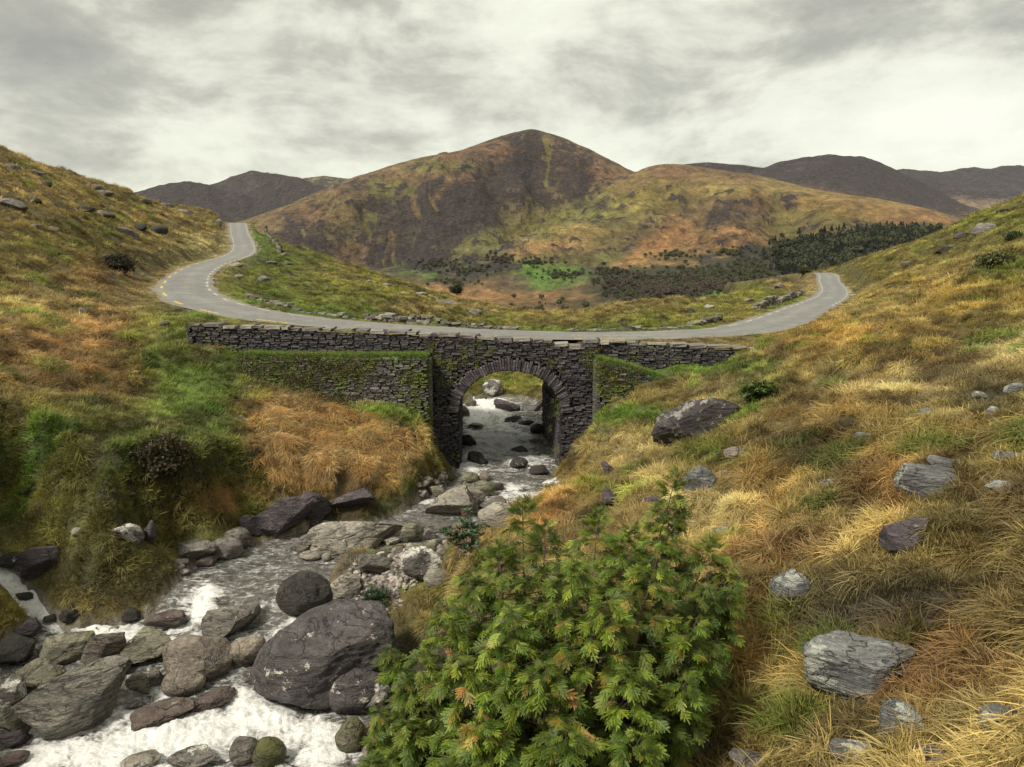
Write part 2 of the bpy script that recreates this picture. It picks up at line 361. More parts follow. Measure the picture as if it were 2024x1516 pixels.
def H(x, y):
    """height of the ground"""
    x = np.asarray(x, float); y = np.asarray(y, float)
    t_ = np.arctan2(x, y + 4.0); r_ = np.hypot(x, y + 4.0)
    fi = np.clip((t_ - th[0]) / (th[1] - th[0]), 0, NT_ - 1.001); fj = np.clip((np.log(r_) - math.log(4.0)) / (math.log(225.0 / 4.0) / (NR_ - 1)), 0, NR_ - 1.001)
    i = fi.astype(int); j = fj.astype(int); a_ = fi - i; b_ = fj - j
    return (Z[j, i] * (1 - a_) + Z[j, i + 1] * a_) * (1 - b_) + (Z[j + 1, i] * (1 - a_) + Z[j + 1, i + 1] * a_) * b_
def Hw(x, y):
    x = np.asarray(x, float); y = np.asarray(y, float)
    h = H(x, y); m = in_poly(x, y, POLY)
    if m.any(): h = np.where(m, np.maximum(h, WSURF(np.stack([x, y], -1))), h)
    return h
def hit(px, py, fn=None, lo=4.0, hi=215.0):
    """first ground point seen at a photograph pixel"""
    fn = fn or Hw
    d = np.exp(np.linspace(math.log(lo), math.log(hi), 900)); p = P(np.full(d.shape, px), np.full(d.shape, py), d)
    h = fn(p[:, 0], p[:, 1]); b = np.nonzero(p[:, 2] < h)[0]
    if len(b) == 0: return None
    i = b[0]
    if i == 0: return p[0]
    g0 = p[i - 1, 2] - h[i - 1]; g1 = p[i, 2] - h[i]; t = g0 / (g0 - g1 + 1e-9)
    return p[i - 1] + (p[i] - p[i - 1]) * t

# ground cover colours (albedo), patches placed on the ground
GOLD = (0.42, 0.34, 0.125); STRAW = (0.51, 0.43, 0.19); ORANGE = (0.41, 0.255, 0.10); OLIVE = (0.20, 0.19, 0.05); GREEN = (0.115, 0.18, 0.03)
BRIGHT = (0.13, 0.23, 0.03); LIME = (0.22, 0.25, 0.04); BROWN = (0.17, 0.10, 0.035); DARK = (0.075, 0.07, 0.03); EARTH = (0.045, 0.037, 0.03); RUST = (0.34, 0.18, 0.06); TAN = (0.36, 0.27, 0.11)
COVER = [
    (60, 380, 160, 60, TAN, 1.0), (160, 440, 180, 50, (0.23, 0.19, 0.045), 1.2), (330, 430, 90, 35, TAN, 1.0), (400, 490, 55, 28, STRAW, 1.6), (250, 400, 80, 16, (0.2, 0.19, 0.045), 1.0), (120, 480, 120, 25, OLIVE, 1.2), (40, 520, 90, 30, OLIVE, 1.0),
    (60, 560, 90, 40, GOLD, 1.2), (170, 540, 100, 40, BROWN, 1.5), (90, 600, 110, 30, GOLD, 1.1), (240, 520, 50, 25, DARK, 1.2), (270, 580, 40, 40, TAN, 1.0), (295, 640, 40, 50, (0.18, 0.19, 0.04), 1.5), (170, 640, 80, 30, ORANGE, 1.0), (60, 690, 110, 40, BROWN, 1.1), (200, 700, 90, 40, BROWN, 1.5), (160, 680, 60, 20, ORANGE, 1.0),
    (340, 700, 40, 60, GREEN, 2.0), (390, 780, 55, 50, GREEN, 2.0), (240, 760, 70, 30, BROWN, 1.0), (90, 760, 100, 25, BROWN, 1.0), (60, 720, 60, 20, TAN, .8), (80, 830, 110, 25, OLIVE, 1.0), (120, 890, 140, 35, GREEN, 2.2), (300, 850, 60, 25, (0.11, 0.14, 0.03), 1.2), (330, 900, 55, 45, (0.075, 0.06, 0.026), 2.0), (430, 890, 50, 25, GREEN, 1.5), (420, 830, 40, 35, (0.10, 0.085, 0.03), 1.3),
    (150, 880, 180, 60, GREEN, 1.6), (400, 790, 70, 70, GREEN, 1.8), (60, 820, 90, 40, OLIVE, 1.2), (420, 900, 70, 40, GREEN, 1.5), (200, 1060, 220, 60, (0.20, 0.205, 0.055), 1.8),
    (60, 970, 120, 18, LIME, 1.2), (60, 1020, 120, 25, (0.10, 0.10, 0.03), 1.5), (250, 960, 90, 20, OLIVE, 1.0), (240, 1000, 70, 30, (0.10, 0.13, 0.03), 1.2), (430, 985, 60, 20, ORANGE, 2.0), (340, 1000, 50, 30, OLIVE, 1.0), (330, 1050, 90, 30, OLIVE, 1.2), (200, 1120, 130, 45, (0.085, 0.08, 0.03), 2.5), (60, 1100, 70, 30, OLIVE, 1.0),
    (590, 830, 70, 45, ORANGE, 3.0), (650, 890, 130, 50, (0.50, 0.28, 0.08), 3.5), (520, 790, 40, 25, ORANGE, 2.0), (760, 900, 60, 35, STRAW, 3.0), (700, 940, 90, 25, (0.42, 0.25, 0.07), 2.5), (500, 920, 50, 30, (0.13, 0.16, 0.03), 1.3), (560, 945, 60, 20, (0.12, 0.14, 0.03), 1.5),
    (540, 760, 60, 14, (0.10, 0.13, 0.04), 2.2), (640, 800, 80, 16, (0.10, 0.13, 0.045), 2.5), (470, 720, 60, 22, (0.09, 0.13, 0.03), 2.2), (760, 822, 90, 14, BRIGHT, 4.0), (790, 850, 60, 15, (0.19, 0.17, 0.045), 2.0), (700, 840, 30, 10, GREEN, 2.0), (840, 905, 30, 20, GREEN, 1.5), (850, 890, 25, 12, STRAW, 1.5), (405, 680, 18, 14, TAN, 2.0), (650, 697, 260, 6, BRIGHT, 4.0),
    (850, 980, 60, 35, (0.07, 0.085, 0.025), 3.0), (740, 1000, 60, 25, (0.05, 0.06, 0.02), 2.0),
    (620, 620, 150, 12, BRIGHT, 2.0), (520, 590, 70, 35, (0.14, 0.20, 0.03), 1.6), (640, 570, 120, 35, (0.17, 0.21, 0.035), 1.6), (560, 520, 60, 22, (0.11, 0.16, 0.025), 2.0), (510, 480, 22, 22, BRIGHT, 2.5), (720, 560, 100, 22, (0.30, 0.25, 0.06), 1.4), (790, 610, 60, 12, TAN, 1.8), (720, 595, 60, 20, (0.2, 0.22, 0.04), 1.2), (830, 590, 60, 15, (0.27, 0.24, 0.06), 1.4), (960, 632, 100, 10, (0.31, 0.28, 0.07), 1.6), (1080, 645, 70, 8, (0.25, 0.22, 0.06), 1.4), (950, 650, 220, 4.5, BRIGHT, 3.0), (640, 540, 60, 15, TAN, 0.8), (1180, 657, 120, 5, BRIGHT, 2.5),
    (1300, 640, 90, 14, LIME, 1.5), (1420, 610, 60, 16, (0.24, 0.24, 0.05), 1.5), (1500, 585, 60, 16, (0.23, 0.24, 0.045), 1.5), (1580, 560, 40, 15, TAN, 1.0), (1420, 650, 100, 5, BRIGHT, 3.0), (1560, 605, 30, 12, BRIGHT, 2.0), (1600, 580, 14, 10, STRAW, 1.5),
    (1340, 728, 110, 14, BRIGHT, 4.0), (1230, 818, 60, 14, BRIGHT, 4.0), (1200, 845, 40, 16, (0.16, 0.16, 0.04), 1.6), (1340, 790, 30, 20, (0.2, 0.15, 0.05), 1.2), (1000, 745, 60, 20, (0.24, 0.25, 0.04), 3.0), (940, 770, 40, 12, (0.26, 0.24, 0.05), 2.0),
    (1750, 510, 100, 30, (0.25, 0.22, 0.05), 1.5), (1720, 545, 60, 18, (0.18, 0.16, 0.04), 1.2), (1850, 490, 60, 25, OLIVE, 1.4), (1960, 440, 80, 22, (0.19, 0.21, 0.035), 1.8), (1870, 530, 70, 25, GOLD, 1.2), (1970, 500, 60, 25, OLIVE, 1.3), (1750, 600, 70, 30, GOLD, 1.3), (1900, 590, 120, 40, (0.40, 0.29, 0.07), 1.3), (1980, 550, 60, 20, (0.16, 0.18, 0.035), 1.4), (1650, 660, 80, 25, (0.42, 0.28, 0.07), 1.2), (1960, 640, 60, 30, OLIVE, 1.2), (1800, 680, 80, 35, (0.28, 0.21, 0.05), 1.2), (1760, 700, 50, 20, (0.20, 0.13, 0.04), 1.4), (2000, 700, 80, 40, STRAW, 1.2),
    (1500, 780, 45, 25, GREEN, 2.2), (1560, 800, 60, 25, (0.19, 0.14, 0.045), 2.0), (1650, 740, 80, 20, GOLD, 1.2), (1440, 770, 60, 25, STRAW, 1.3), (1800, 760, 100, 30, STRAW, 1.3), (1700, 830, 80, 30, (0.26, 0.17, 0.05), 1.4), (1960, 780, 60, 40, DARK, 2.0), (1590, 880, 55, 40, (0.09, 0.075, 0.03), 2.5), (1650, 880, 60, 30, (0.15, 0.11, 0.04), 1.5), (1420, 900, 50, 14, GREEN, 1.5), (1240, 900, 60, 40, STRAW, 1.5), (1200, 960, 60, 30, (0.36, 0.27, 0.07), 1.2), (1360, 870, 50, 40, (0.20, 0.20, 0.04), 1.2), (1400, 1000, 60, 40, STRAW, 1.8), (1140, 930, 40, 30, (0.33, 0.25, 0.07), 1.5), (1080, 1020, 40, 25, (0.5, 0.30, 0.1), 2.0),
    (1500, 960, 60, 50, (0.34, 0.22, 0.06), 1.2), (1600, 1010, 100, 40, GOLD, 1.3), (1750, 960, 50, 50, (0.36, 0.21, 0.07), 1.2), (1900, 850, 90, 30, GOLD, 1.3), (1900, 1000, 60, 40, (0.12, 0.10, 0.035), 1.5), (1980, 1080, 60, 60, (0.14, 0.12, 0.035), 1.4), (1640, 960, 40, 25, (0.14, 0.12, 0.04), 1.2), (1700, 1080, 90, 30, GOLD, 1.3), (1560, 1080, 60, 40, ORANGE, 1.0),
    (1560, 1190, 60, 50, (0.16, 0.12, 0.04), 1.2), (1750, 1170, 120, 35, (0.065, 0.06, 0.03), 2.5), (1850, 1220, 70, 40, EARTH, 3.0), (1700, 1215, 60, 35, EARTH, 2.5), (1620, 1160, 50, 40, (0.10, 0.09, 0.03), 1.2), (1520, 1260, 60, 70, (0.36, 0.25, 0.08), 1.4), (1960, 1200, 50, 40, GOLD, 1.5), (1920, 1260, 80, 40, (0.46, 0.25, 0.06), 1.5), (1900, 1350, 60, 50, RUST, 2.0), (1990, 1330, 60, 60, ORANGE, 1.3), (1950, 1440, 70, 30, GOLD, 1.2), (1520, 1390, 70, 50, (0.15, 0.14, 0.035), 1.5), (1620, 1440, 80, 40, (0.22, 0.19, 0.05), 1.2), (1560, 1480, 60, 30, GOLD, 1.2), (1640, 1250, 40, 40, (0.12, 0.12, 0.035), 1.2), (1750, 1460, 30, 50, DARK, 1.0), (1850, 1460, 50, 30, (0.3, 0.2, 0.06), 1.0), (1400, 1420, 60, 60, (0.12, 0.11, 0.04), 1.4), (1340, 1480, 60, 40, EARTH, 1.8),
    (800, 1150, 40, 18, LIME, 2.5), (850, 1190, 60, 40, (0.34, 0.29, 0.09), 1.5), (900, 1300, 100, 100, DARK, 1.2), (760, 1120, 60, 20, (0.22, 0.2, 0.17), 3.0), (0, 1190, 60, 25, (0.24, 0.22, 0.04), 2.0)]
def cover(x, y, z, jit=1.0):
    px, py, zc_ = proj(np.stack([x, y, z], -1))
    wx = fbm(x / 1.3 + 9, y / 1.3, None, 3, 71) * 260 / np.maximum(zc_, 5) * 3.0; wy = fbm(x / 1.3, y / 1.3 + 5, None, 3, 77) * 110 / np.maximum(zc_, 5) * 3.0
    c = blobs(px + wx * jit, py + wy * jit, (0.27, 0.215, 0.075), COVER)
    n1 = fbm(x / 1.1, y / 1.1, None, 3, 91); n2 = fbm(x / 3.5, y / 3.5, None, 3, 95)
    g = sstep(0.05, 0.5, n2)[..., None]; c = c * (1 - 0.25 * g) + np.array((0.13, 0.14, 0.035)) * 0.25 * g
    g = sstep(0.1, 0.55, -n1)[..., None]; c = c * (1 - 0.55 * g) + np.array((0.11, 0.07, 0.03)) * 0.55 * g
    g = sstep(0.0, 0.6, fbm(x / 0.75, y / 0.75, None, 3, 99) + .5 * fbm(x / 6, y / 2.5 + z / 2, None, 3, 103) - .08)[..., None]; c = c * (1 - 0.5 * g) + np.array((0.075, 0.055, 0.025)) * 0.5 * g
    c = c * (1 + .22 * ((x < -3) & (y < 36)))[..., None]  # left hill and bank colours lightened in place of missing fill light
    return c * (1 + 0.3 * n1)[..., None]
GC = cover(X, Y, Z)
# bare faces, bed and shingle
gy, gx = np.gradient(Z); gx /= (RR * (th[1] - th[0])); gy /= np.gradient(RR, axis=0)
steep = np.hypot(gx, gy)
sf = sstep(1.7, 2.8, steep)[..., None]
GC = GC * np.where(GC[..., :1] > GC[..., 1:2] * 1.05, .42, .62)
GC = GC * (1 - sf) + np.array((0.062, 0.058, 0.026)) * (0.8 + 0.9 * fbm(X * 2, Y * 2, None, 3, 5))[..., None] * sf
bc = np.array((0.26, 0.225, 0.18)) * (0.8 + 0.7 * fbm(X * 1.5, Y * 1.5, None, 4, 15))[..., None]
wet = (ins | ((d_s < 0.07) & near_s))[..., None]
GC = np.where(wet, bc, GC)
GC = np.where(((d_road < HALF + 0.5) & (d_road > HALF - 0.5))[..., None], np.array((0.24, 0.2, 0.15)), GC)
GC = np.clip(GC, 0.01, 0.9)

mat_ground, nt = new_mat('ground')
at = N(nt, 'ShaderNodeAttribute', attribute_name='col'); geo = N(nt, 'ShaderNodeNewGeometry')
n1 = noise_(nt, geo.outputs['Position'], 3.0, 6, 0.65); n2 = noise_(nt, geo.outputs['Position'], 14.0, 4, 0.6)
c = mix_(nt, 1.0, at.outputs['Color'], ramp_(nt, n1, [(0.3, 0.55), (0.7, 1.4)]), 'MULTIPLY')
c = mix_(nt, 1.0, c, ramp_(nt, n2, [(0.3, 0.7), (0.7, 1.25)]), 'MULTIPLY')
finish(nt, princ(nt, c, 0.95, bump_(nt, math_(nt, 'ADD', n1, math_(nt, 'MULTIPLY', n2, 0.35)), 0.9, 0.25)))
ground = mesh_np('ground', np.stack([X, Y, Z], -1).reshape(-1, 3), grid_faces(NR_, NT_)[:, ::-1], mat_ground, True, None, GC.reshape(-1, 3))
tag(ground, 'rough grassy hillsides sloping to the stream on both sides of the road', None, None, 'structure')

# ------------------------------------------------------------------ stream
sub = (Y > 5) & (Y < 47) & (X > -15) & (X < 5)
wn = np.full(X.shape, 0.0)
ppx, ppy, _ = proj(np.stack([X, Y, W], -1))
FOAM = [(960, 815, 40, 34, 1.7), (975, 855, 55, 30, 1.5), (1000, 890, 55, 22, 1.0), (925, 920, 24, 34, 1.1), (1040, 915, 40, 16, .6), (960, 870, 35, 16, .7), (1010, 965, 50, 10, .6), (1060, 985, 40, 14, .9), (1000, 985, 40, 10, .5), (850, 988, 40, 8, .6),  # foam under the arch: white water, partly standing in for reflected sky
        (395, 1195, 30, 34, 1.3), (415, 1165, 25, 12, .6), (350, 1235, 45, 14, 1.1), (270, 1250, 60, 16, 1.0), (190, 1245, 40, 10, .8), (120, 1235, 30, 22, 1.1), (75, 1200, 40, 30, 1.5), (30, 1155, 40, 30, 1.5), (-5, 1120, 40, 30, 1.5),
        (560, 1195, 40, 12, .8), (530, 1160, 40, 8, .4), (600, 1225, 30, 10, .9), (570, 1262, 40, 18, 1.3), (540, 1290, 35, 18, 1.1), (470, 1310, 25, 14, .6), (340, 1270, 25, 10, .9), (410, 1260, 40, 10, .6), (490, 1385, 45, 25, .7), (550, 1440, 70, 35, 1.2), (430, 1450, 120, 45, 1.3), (300, 1470, 130, 40, 1.3), (150, 1490, 110, 35, 1.1), (620, 1480, 60, 40, 1.1), (310, 1365, 45, 14, 1.0), (230, 1440, 80, 20, .8), (350, 1420, 60, 14, .7), (500, 1260, 30, 12, .5), (60, 1510, 60, 30, .9), (400, 1108, 12, 5, .3), (680, 1480, 40, 30, .7), (620, 1440, 40, 20, .9), (400, 1600, 400, 50, 1.1)]
foam = np.zeros(X.shape)
for (bx, by, rx, ry, k_) in FOAM:
    foam += k_ * np.exp(-((ppx - bx) / rx) ** 2 - ((ppy - by) / ry) ** 2)
# denser grid than the ground for the water
def water_grid():
    t0, t1 = math.radians(-46), math.radians(12); r0, r1 = 9.0, 50.0
    nt2, nr2 = 560, 640
    t2 = np.linspace(t0, t1, nt2); r2 = np.exp(np.linspace(math.log(r0), math.log(r1), nr2)); T2, R2 = np.meshgrid(t2, r2)
    x = R2 * np.sin(T2); y = R2 * np.cos(T2) - 4.0
    w = WSURF(np.stack([x, y], -1)); px, py, _ = proj(np.stack([x, y, w], -1))
    fo = np.zeros(x.shape)
    for (bx, by, rx, ry, k_) in FOAM: fo += k_ * np.exp(-((px - bx) / rx) ** 2 - ((py - by) / ry) ** 2)
    g = np.hypot(*np.gradient(w)) / (R2 * (t2[1] - t2[0])); fo = np.clip(fo, 0, 1.4)
    flow = x * 0.8 + y * 0.6
    rip = fbm(x * 2.2 + 0.5 * y, y * 3.2, None, 4, 61) * 0.035 + fbm(x * 6, y * 7, None, 2, 66) * 0.012
    tur = fbm(x * 1.6, y * 1.6, None, 5, 51, 0.6); cur = ridged(x * 1.2 + tur, y * 1.2, 4, 57, 0.6)
    w2 = w + rip + np.clip(fo, 0, 1) * (tur * 0.16 + (cur - 0.3) * 0.10)
    f_at = np.clip(fo * .72 * (1 + .5 * tur) + 0.55 * tur * np.minimum(fo * 4, 1) + .10 + .14 * cur, 0, 1.3)  # thin foam everywhere: broken water, also standing in for reflected sky
    ok = in_poly(x, y, POLY); dd, _ = seg_dist(x, y, POLY, True)
    keepv = (ok | (dd < 0.25))
    keep = keepv[:-1, :-1] | keepv[1:, 1:]
    v = np.stack([x, y, w2], -1).reshape(-1, 3); f = grid_faces(nr2, nt2, keep)[:, ::-1]
    return compact(v, f, f_at.reshape(-1))
wv, wf, wfo = water_grid()
mat_water, nt = new_mat('stream_water')
geo = N(nt, 'ShaderNodeNewGeometry'); at = N(nt, 'ShaderNodeAttribute', attribute_name='foam')
mpn = N(nt, 'ShaderNodeMapping', inp={'Rotation': (0, 0, 0.6), 'Scale': (1.0, 2.2, 1.0)}); L(nt, geo.outputs['Position'], mpn.inputs[0])
nA = noise_(nt, mpn.outputs[0], 2.2, 8, 0.68, 1.2); nB = noise_(nt, geo.outputs['Position'], 9.0, 6, 0.7, 0.6)
ff = math_(nt, 'ADD', at.outputs['Fac'], math_(nt, 'MULTIPLY', math_(nt, 'SUBTRACT', nA, 0.5), 1.9))
ff = math_(nt, 'ADD', ff, math_(nt, 'MULTIPLY', math_(nt, 'SUBTRACT', nB, 0.5), 1.1))
fm = ramp_(nt, ff, [(0.20, 0.0), (0.36, 0.20), (0.58, 0.62), (0.95, 1.0)])
hgt = math_(nt, 'ADD', nA, math_(nt, 'MULTIPLY', nB, 0.5))
bmp = bump_(nt, hgt, 0.85, 0.12)
wat = princ(nt, mix_(nt, ramp_(nt, math_(nt, 'ADD', math_(nt, 'MULTIPLY', nA, .7), math_(nt, 'MULTIPLY', nB, .3)), [(.38, 0.), (.62, 1.)]), (0.045, 0.04, 0.032), (0.36, 0.355, 0.335)), 0.10, bmp, **{'IOR': 1.4, 'Alpha': 0.66})  # pale streaks in the water colour: aerated water plus painted sky reflection
foc = mix_(nt, ramp_(nt, nB, [(.3, 0.), (.7, 1.)]), (0.55, 0.55, 0.53), (0.86, 0.86, 0.84))
fob = princ(nt, foc, 0.6, bump_(nt, hgt, 0.6, 0.12))
mx = N(nt, 'ShaderNodeMixShader'); L(nt, fm, mx.inputs[0]); L(nt, wat, mx.inputs[1]); L(nt, fob, mx.inputs[2])
finish(nt, mx.outputs[0])
stream = mesh_np('stream', wv, wf, mat_water, True, None, None, {'foam': wfo})
tag(stream, 'brown mountain stream running white between boulders and under the arch', None, None, 'structure')

# ------------------------------------------------------------------ road
mat_road, nt = new_mat('asphalt')
geo = N(nt, 'ShaderNodeNewGeometry'); pos = geo.outputs['Position']
n1 = noise_(nt, pos, 0.35, 6, 0.6, 0.4); n2 = noise_(nt, pos, 30.0, 3, 0.6); n3 = noise_(nt, pos, 2.2, 6, 0.7)
at = N(nt, 'ShaderNodeAttribute', attribute_name='edge'); tk = N(nt, 'ShaderNodeAttribute', attribute_name='track')
c = ramp_(nt, n1, [(0.3, (0.14, 0.137, 0.128)), (0.55, (0.22, 0.215, 0.20)), (0.75, (0.31, 0.303, 0.28))])
c = mix_(nt, 1.0, c, ramp_(nt, n2, [(0.3, 0.6), (0.7, 1.3)]), 'MULTIPLY')
c = mix_(nt, math_(nt, 'MULTIPLY', ramp_(nt, n3, [(0.56, 0.0), (0.64, 1.0)]), 0.45), c, (0.085, 0.082, 0.078))
c = mix_(nt, math_(nt, 'MULTIPLY', ramp_(nt, noise_(nt, pos, 0.9, 6, .7, 1.5), [(0.50, 0.0), (0.62, 1.0)]), 0.4), c, (0.33, 0.32, 0.29))
c = mix_(nt, math_(nt, 'MULTIPLY', tk.outputs['Fac'], math_(nt, 'MULTIPLY', n1, .75)), c, (0.11, 0.108, 0.105))
ckn = noise_(nt, pos, 0.55, 6, 0.6, 1.0)
c = mix_(nt, ramp_(nt, math_(nt, 'ABSOLUTE', math_(nt, 'SUBTRACT', ckn, 0.5)), [(0.0, 0.75), (0.010, 0.0)]), c, (0.04, 0.04, 0.04))
c = mix_(nt, ramp_(nt, math_(nt, 'ADD', at.outputs['Fac'], math_(nt, 'MULTIPLY', math_(nt, 'SUBTRACT', n3, 0.5), 0.9)), [(0.55, 0.0), (0.95, 1.0)]), c, (0.19, 0.155, 0.11))
finish(nt, princ(nt, c, ramp_(nt, n1, [(0.3, 0.42), (0.7, 0.62)]), bump_(nt, n2, 0.25, 0.02)))
off = np.array([-HALF - .15, -HALF + .2, -HALF + .5, -.85, 0, .85, HALF - .5, HALF - .2, HALF + .15])
rv = []; re_ = []
wob = fbm(np.arange(len(ROAD)) * 0.9, np.zeros(len(ROAD)), None, 3, 4) * 0.25
for i in range(len(ROAD)):
    for j, o_ in enumerate(off):
        ow = o_ + (wob[i] * np.sign(o_) if j in (0, 8) else 0)
        rv.append((*(ROAD[i, :2] + nrm[i] * ow), ROAD[i, 2] + 0.03 - 0.02 * (o_ / HALF) ** 2)); re_.append((1.0, .7, .25, 0, 0, 0, .25, .7, 1.0)[j])
road = mesh_np('road', np.array(rv), grid_faces(len(ROAD), len(off))[:, ::-1], mat_road, True, None, None, {'edge': re_, 'track': [(0, .1, .5, 1, 0, 1, .5, .1, 0)[k % 9] for k in range(len(re_))]})
tag(road, 'narrow grey asphalt road curving over the bridge and up both hills', None, None, 'structure')
def paint_mat(name, colr):
    m, nt = new_mat(name); geo = N(nt, 'ShaderNodeNewGeometry'); n1 = noise_(nt, geo.outputs['Position'], 9.0, 5, 0.7)
    finish(nt, princ(nt, mix_(nt, ramp_(nt, n1, [(0.46, 0.05), (0.70, 0.7)]), colr, (0.22, 0.21, 0.185)), 0.7)); return m
m_yel = paint_mat('yellow_paint', (0.62, 0.44, 0.07)); m_wht = paint_mat('white_paint', (0.46, 0.44, 0.38))
cum = np.r_[0, np.cumsum(np.linalg.norm(np.diff(ROAD, axis=0), axis=1))]
def at_s(s, lat, lift=0.036):
    i = np.interp(s, cum, np.arange(len(ROAD))); a_ = int(min(i, len(ROAD) - 2)); t = i - a_
    p = ROAD[a_] * (1 - t) + ROAD[a_ + 1] * t; n_ = nrm[a_] * (1 - t) + nrm[a_ + 1] * t; n_ /= np.linalg.norm(n_)
    return np.array([*(p[:2] + n_ * lat), p[2] + lift - 0.02 * (lat / HALF) ** 2])
def dash(s, lat, ln, w, mat):
    ss = np.linspace(s, s + ln, 4); v = []
    for q in ss: v += [at_s(q, lat - w / 2), at_s(q, lat + w / 2)]
    o = mesh_np('edge_line', np.array(v), np.array([[0, 2, 3, 1], [2, 4, 5, 3], [4, 6, 7, 5]]), mat, False, road)
    if mat is m_yel: o['label'] = 'broken yellow edge line'
s_of = lambda px, py, d: cum[int(np.argmin(np.hypot(*(ROAD[:, :2] - P(px, py, d)[:2]).T)))]
sA = s_of(366, 560, 55); sB = s_of(480, 497, 106); sT = s_of(470, 441, 165); sC = s_of(600, 635, 36); sR = s_of(1480, 648, 38); sE = s_of(1612, 539, 150)
lat_o = -HALF + 0.35      # outer side is to the left of travel? the sign is settled by the side the camera sees
side = 1.0 if at_s(sA, 1.0)[0] < at_s(sA, -1.0)[0] else -1.0
q = sT
while q < s_of(1300, 660, 34):
    far_ = q < s_of(430, 515, 88)
    dash(q, side * (HALF - 0.35), 1.5 if far_ else 2.0, 0.16, m_wht if far_ else m_yel)
    q += 3.0 if far_ else 5.0
q = sT
while q < s_of(560, 628, 37):
    dash(q, -side * (HALF - 0.3), 1.5, 0.16, m_wht); q += 3.2
q = s_of(1330, 660, 34)
while q < sE:
    dash(q, -side * (HALF - 0.45), 2.0, 0.17, m_wht); 
    if q > s_of(1600, 605, 62): dash(q, side * (HALF - 0.3), 2.0, 0.16, m_wht)
    q += 3.8
# ------------------------------------------------------------------ valley and mountains
FC = [  # (px, py, metres ahead)
    # crest of the central mountain
    (480, 505, 2500), (570, 466, 2900), (610, 440, 3000), (650, 415, 3100), (690, 382, 3200), (740, 345, 3400), (790, 322, 3600), (850, 308, 3800), (920, 294, 3950), (980, 275, 4000), (1020, 262, 4050), (1050, 254, 4050), (1085, 264, 4050), (1120, 284, 4000), (1160, 298, 3950), (1200, 322, 3900), (1243, 343, 3850),
    # its face
    (600, 490, 2850), (680, 470, 2950), (760, 400, 3150), (760, 470, 2950), (680, 520, 2750), (760, 530, 2650), (850, 370, 3300), (850, 440, 3050), (850, 500, 2850), (950, 350, 3400), (950, 420, 3150), (950, 480, 2950), (1030, 310, 3750), (1030, 370, 3400), (1030, 420, 3200), (1000, 470, 3000), (1100, 340, 3700), (1110, 400, 3350), (1090, 450, 3050), (1170, 370, 3600), (1180, 400, 3350), (880, 540, 2550), (970, 510, 2700),
    # the front ridge
    (1270, 332, 3500), (1310, 326, 3400), (1350, 329, 3350), (1400, 343, 3200), (1460, 340, 3100), (1500, 350, 3050), (1560, 366, 2950), (1620, 377, 2850), (1700, 388, 2700), (1760, 402, 2550), (1800, 416, 2450), (1840, 436, 2350), (1872, 462, 2250), (1960, 520, 2100),
    (1200, 400, 3100), (1150, 440, 2900), (1080, 490, 2650), (1030, 510, 2550), (1250, 420, 2900), (1350, 400, 2850), (1350, 460, 2550), (1250, 470, 2600), (1150, 500, 2500), (1450, 420, 2650), (1450, 480, 2350), (1550, 430, 2550), (1600, 470, 2250), (1700, 450, 2350), (1780, 470, 2150), (1700, 500, 2000), (1550, 510, 2050), (1850, 500, 2050),
    # valley floor
    (820, 560, 2350), (900, 575, 2200), (900, 600, 1950), (1000, 560, 2250), (1000, 610, 1800), (1100, 560, 2200), (1100, 610, 1800), (1180, 622, 1700), (1200, 639, 1550), (1260, 639, 1550), (1100, 639, 1550), (1000, 639, 1550), (1250, 560, 2000), (1350, 540, 1950), (1300, 600, 1700), (1450, 550, 1750), (1400, 600, 1550), (1550, 570, 1500), (1700, 560, 1500), (1200, 700, 1150), (1000, 720, 1100), (800, 650, 1500), (600, 560, 2000), (600, 620, 1500), (1400, 680, 1150), (1700, 640, 1150), (1900, 600, 1400), (400, 560, 2000), (200, 560, 1800), (200, 640, 1200), (1000, 1000, 450), (600, 900, 500), (1500, 900, 500), (200, 800, 550), (1900, 800, 550), (2300, 640, 1200), (2300, 560, 1900), (-200, 560, 1900), (-200, 700, 800),
    # behind the crests
    (570, 500, 4200), (740, 420, 4600), (950, 380, 5200), (1100, 380, 5200), (1250, 420, 5000), (1400, 440, 4600), (1560, 450, 4200), (1750, 480, 3800), (1900, 520, 3300), (2300, 560, 3000), (300, 520, 3600), (0, 530, 3400), (-300, 530, 3400), (2300, 540, 5000)]
fp = np.array([P(*c) for c in FC])
FARS = RBF(fp[:, :2], fp[:, 2], 4.0, 2e-4)
NT2, NR2 = 760, 430
th2 = np.linspace(math.radians(-43), math.radians(43), NT2); rr2 = np.exp(np.linspace(math.log(300), math.log(5600), NR2))
# more rings where the visible faces are
rr2 = np.exp(np.interp(np.linspace(0, 1, NR2), [0, .12, .90, 1.0], np.log([300, 1100, 4300, 5600])))
T2, R2 = np.meshgrid(th2, rr2)
FX = R2 * np.sin(T2); FY = R2 * np.cos(T2) - 4.0
FZ0 = FARS(np.stack([FX, FY], -1)); FZ = FZ0.copy()
pxf, pyf, _ = proj(np.stack([FX, FY, FZ], -1))
crest_y = np.interp(pxf, [c[0] for c in FC[:17]] + [1270, 1310, 1400, 1500, 1700, 1872], [c[1] for c in FC[:17]] + [332, 326, 343, 350, 388, 462])
def base_hit(px, py):
    d = np.exp(np.linspace(math.log(1200), math.log(4600), 500)); p = P(np.full(500, px), np.full(500, py), d); h = FARS(p[:, :2]); b = np.nonzero(p[:, 2] < h)[0]
    return p[b[0]] if len(b) else P(px, py, 4000)
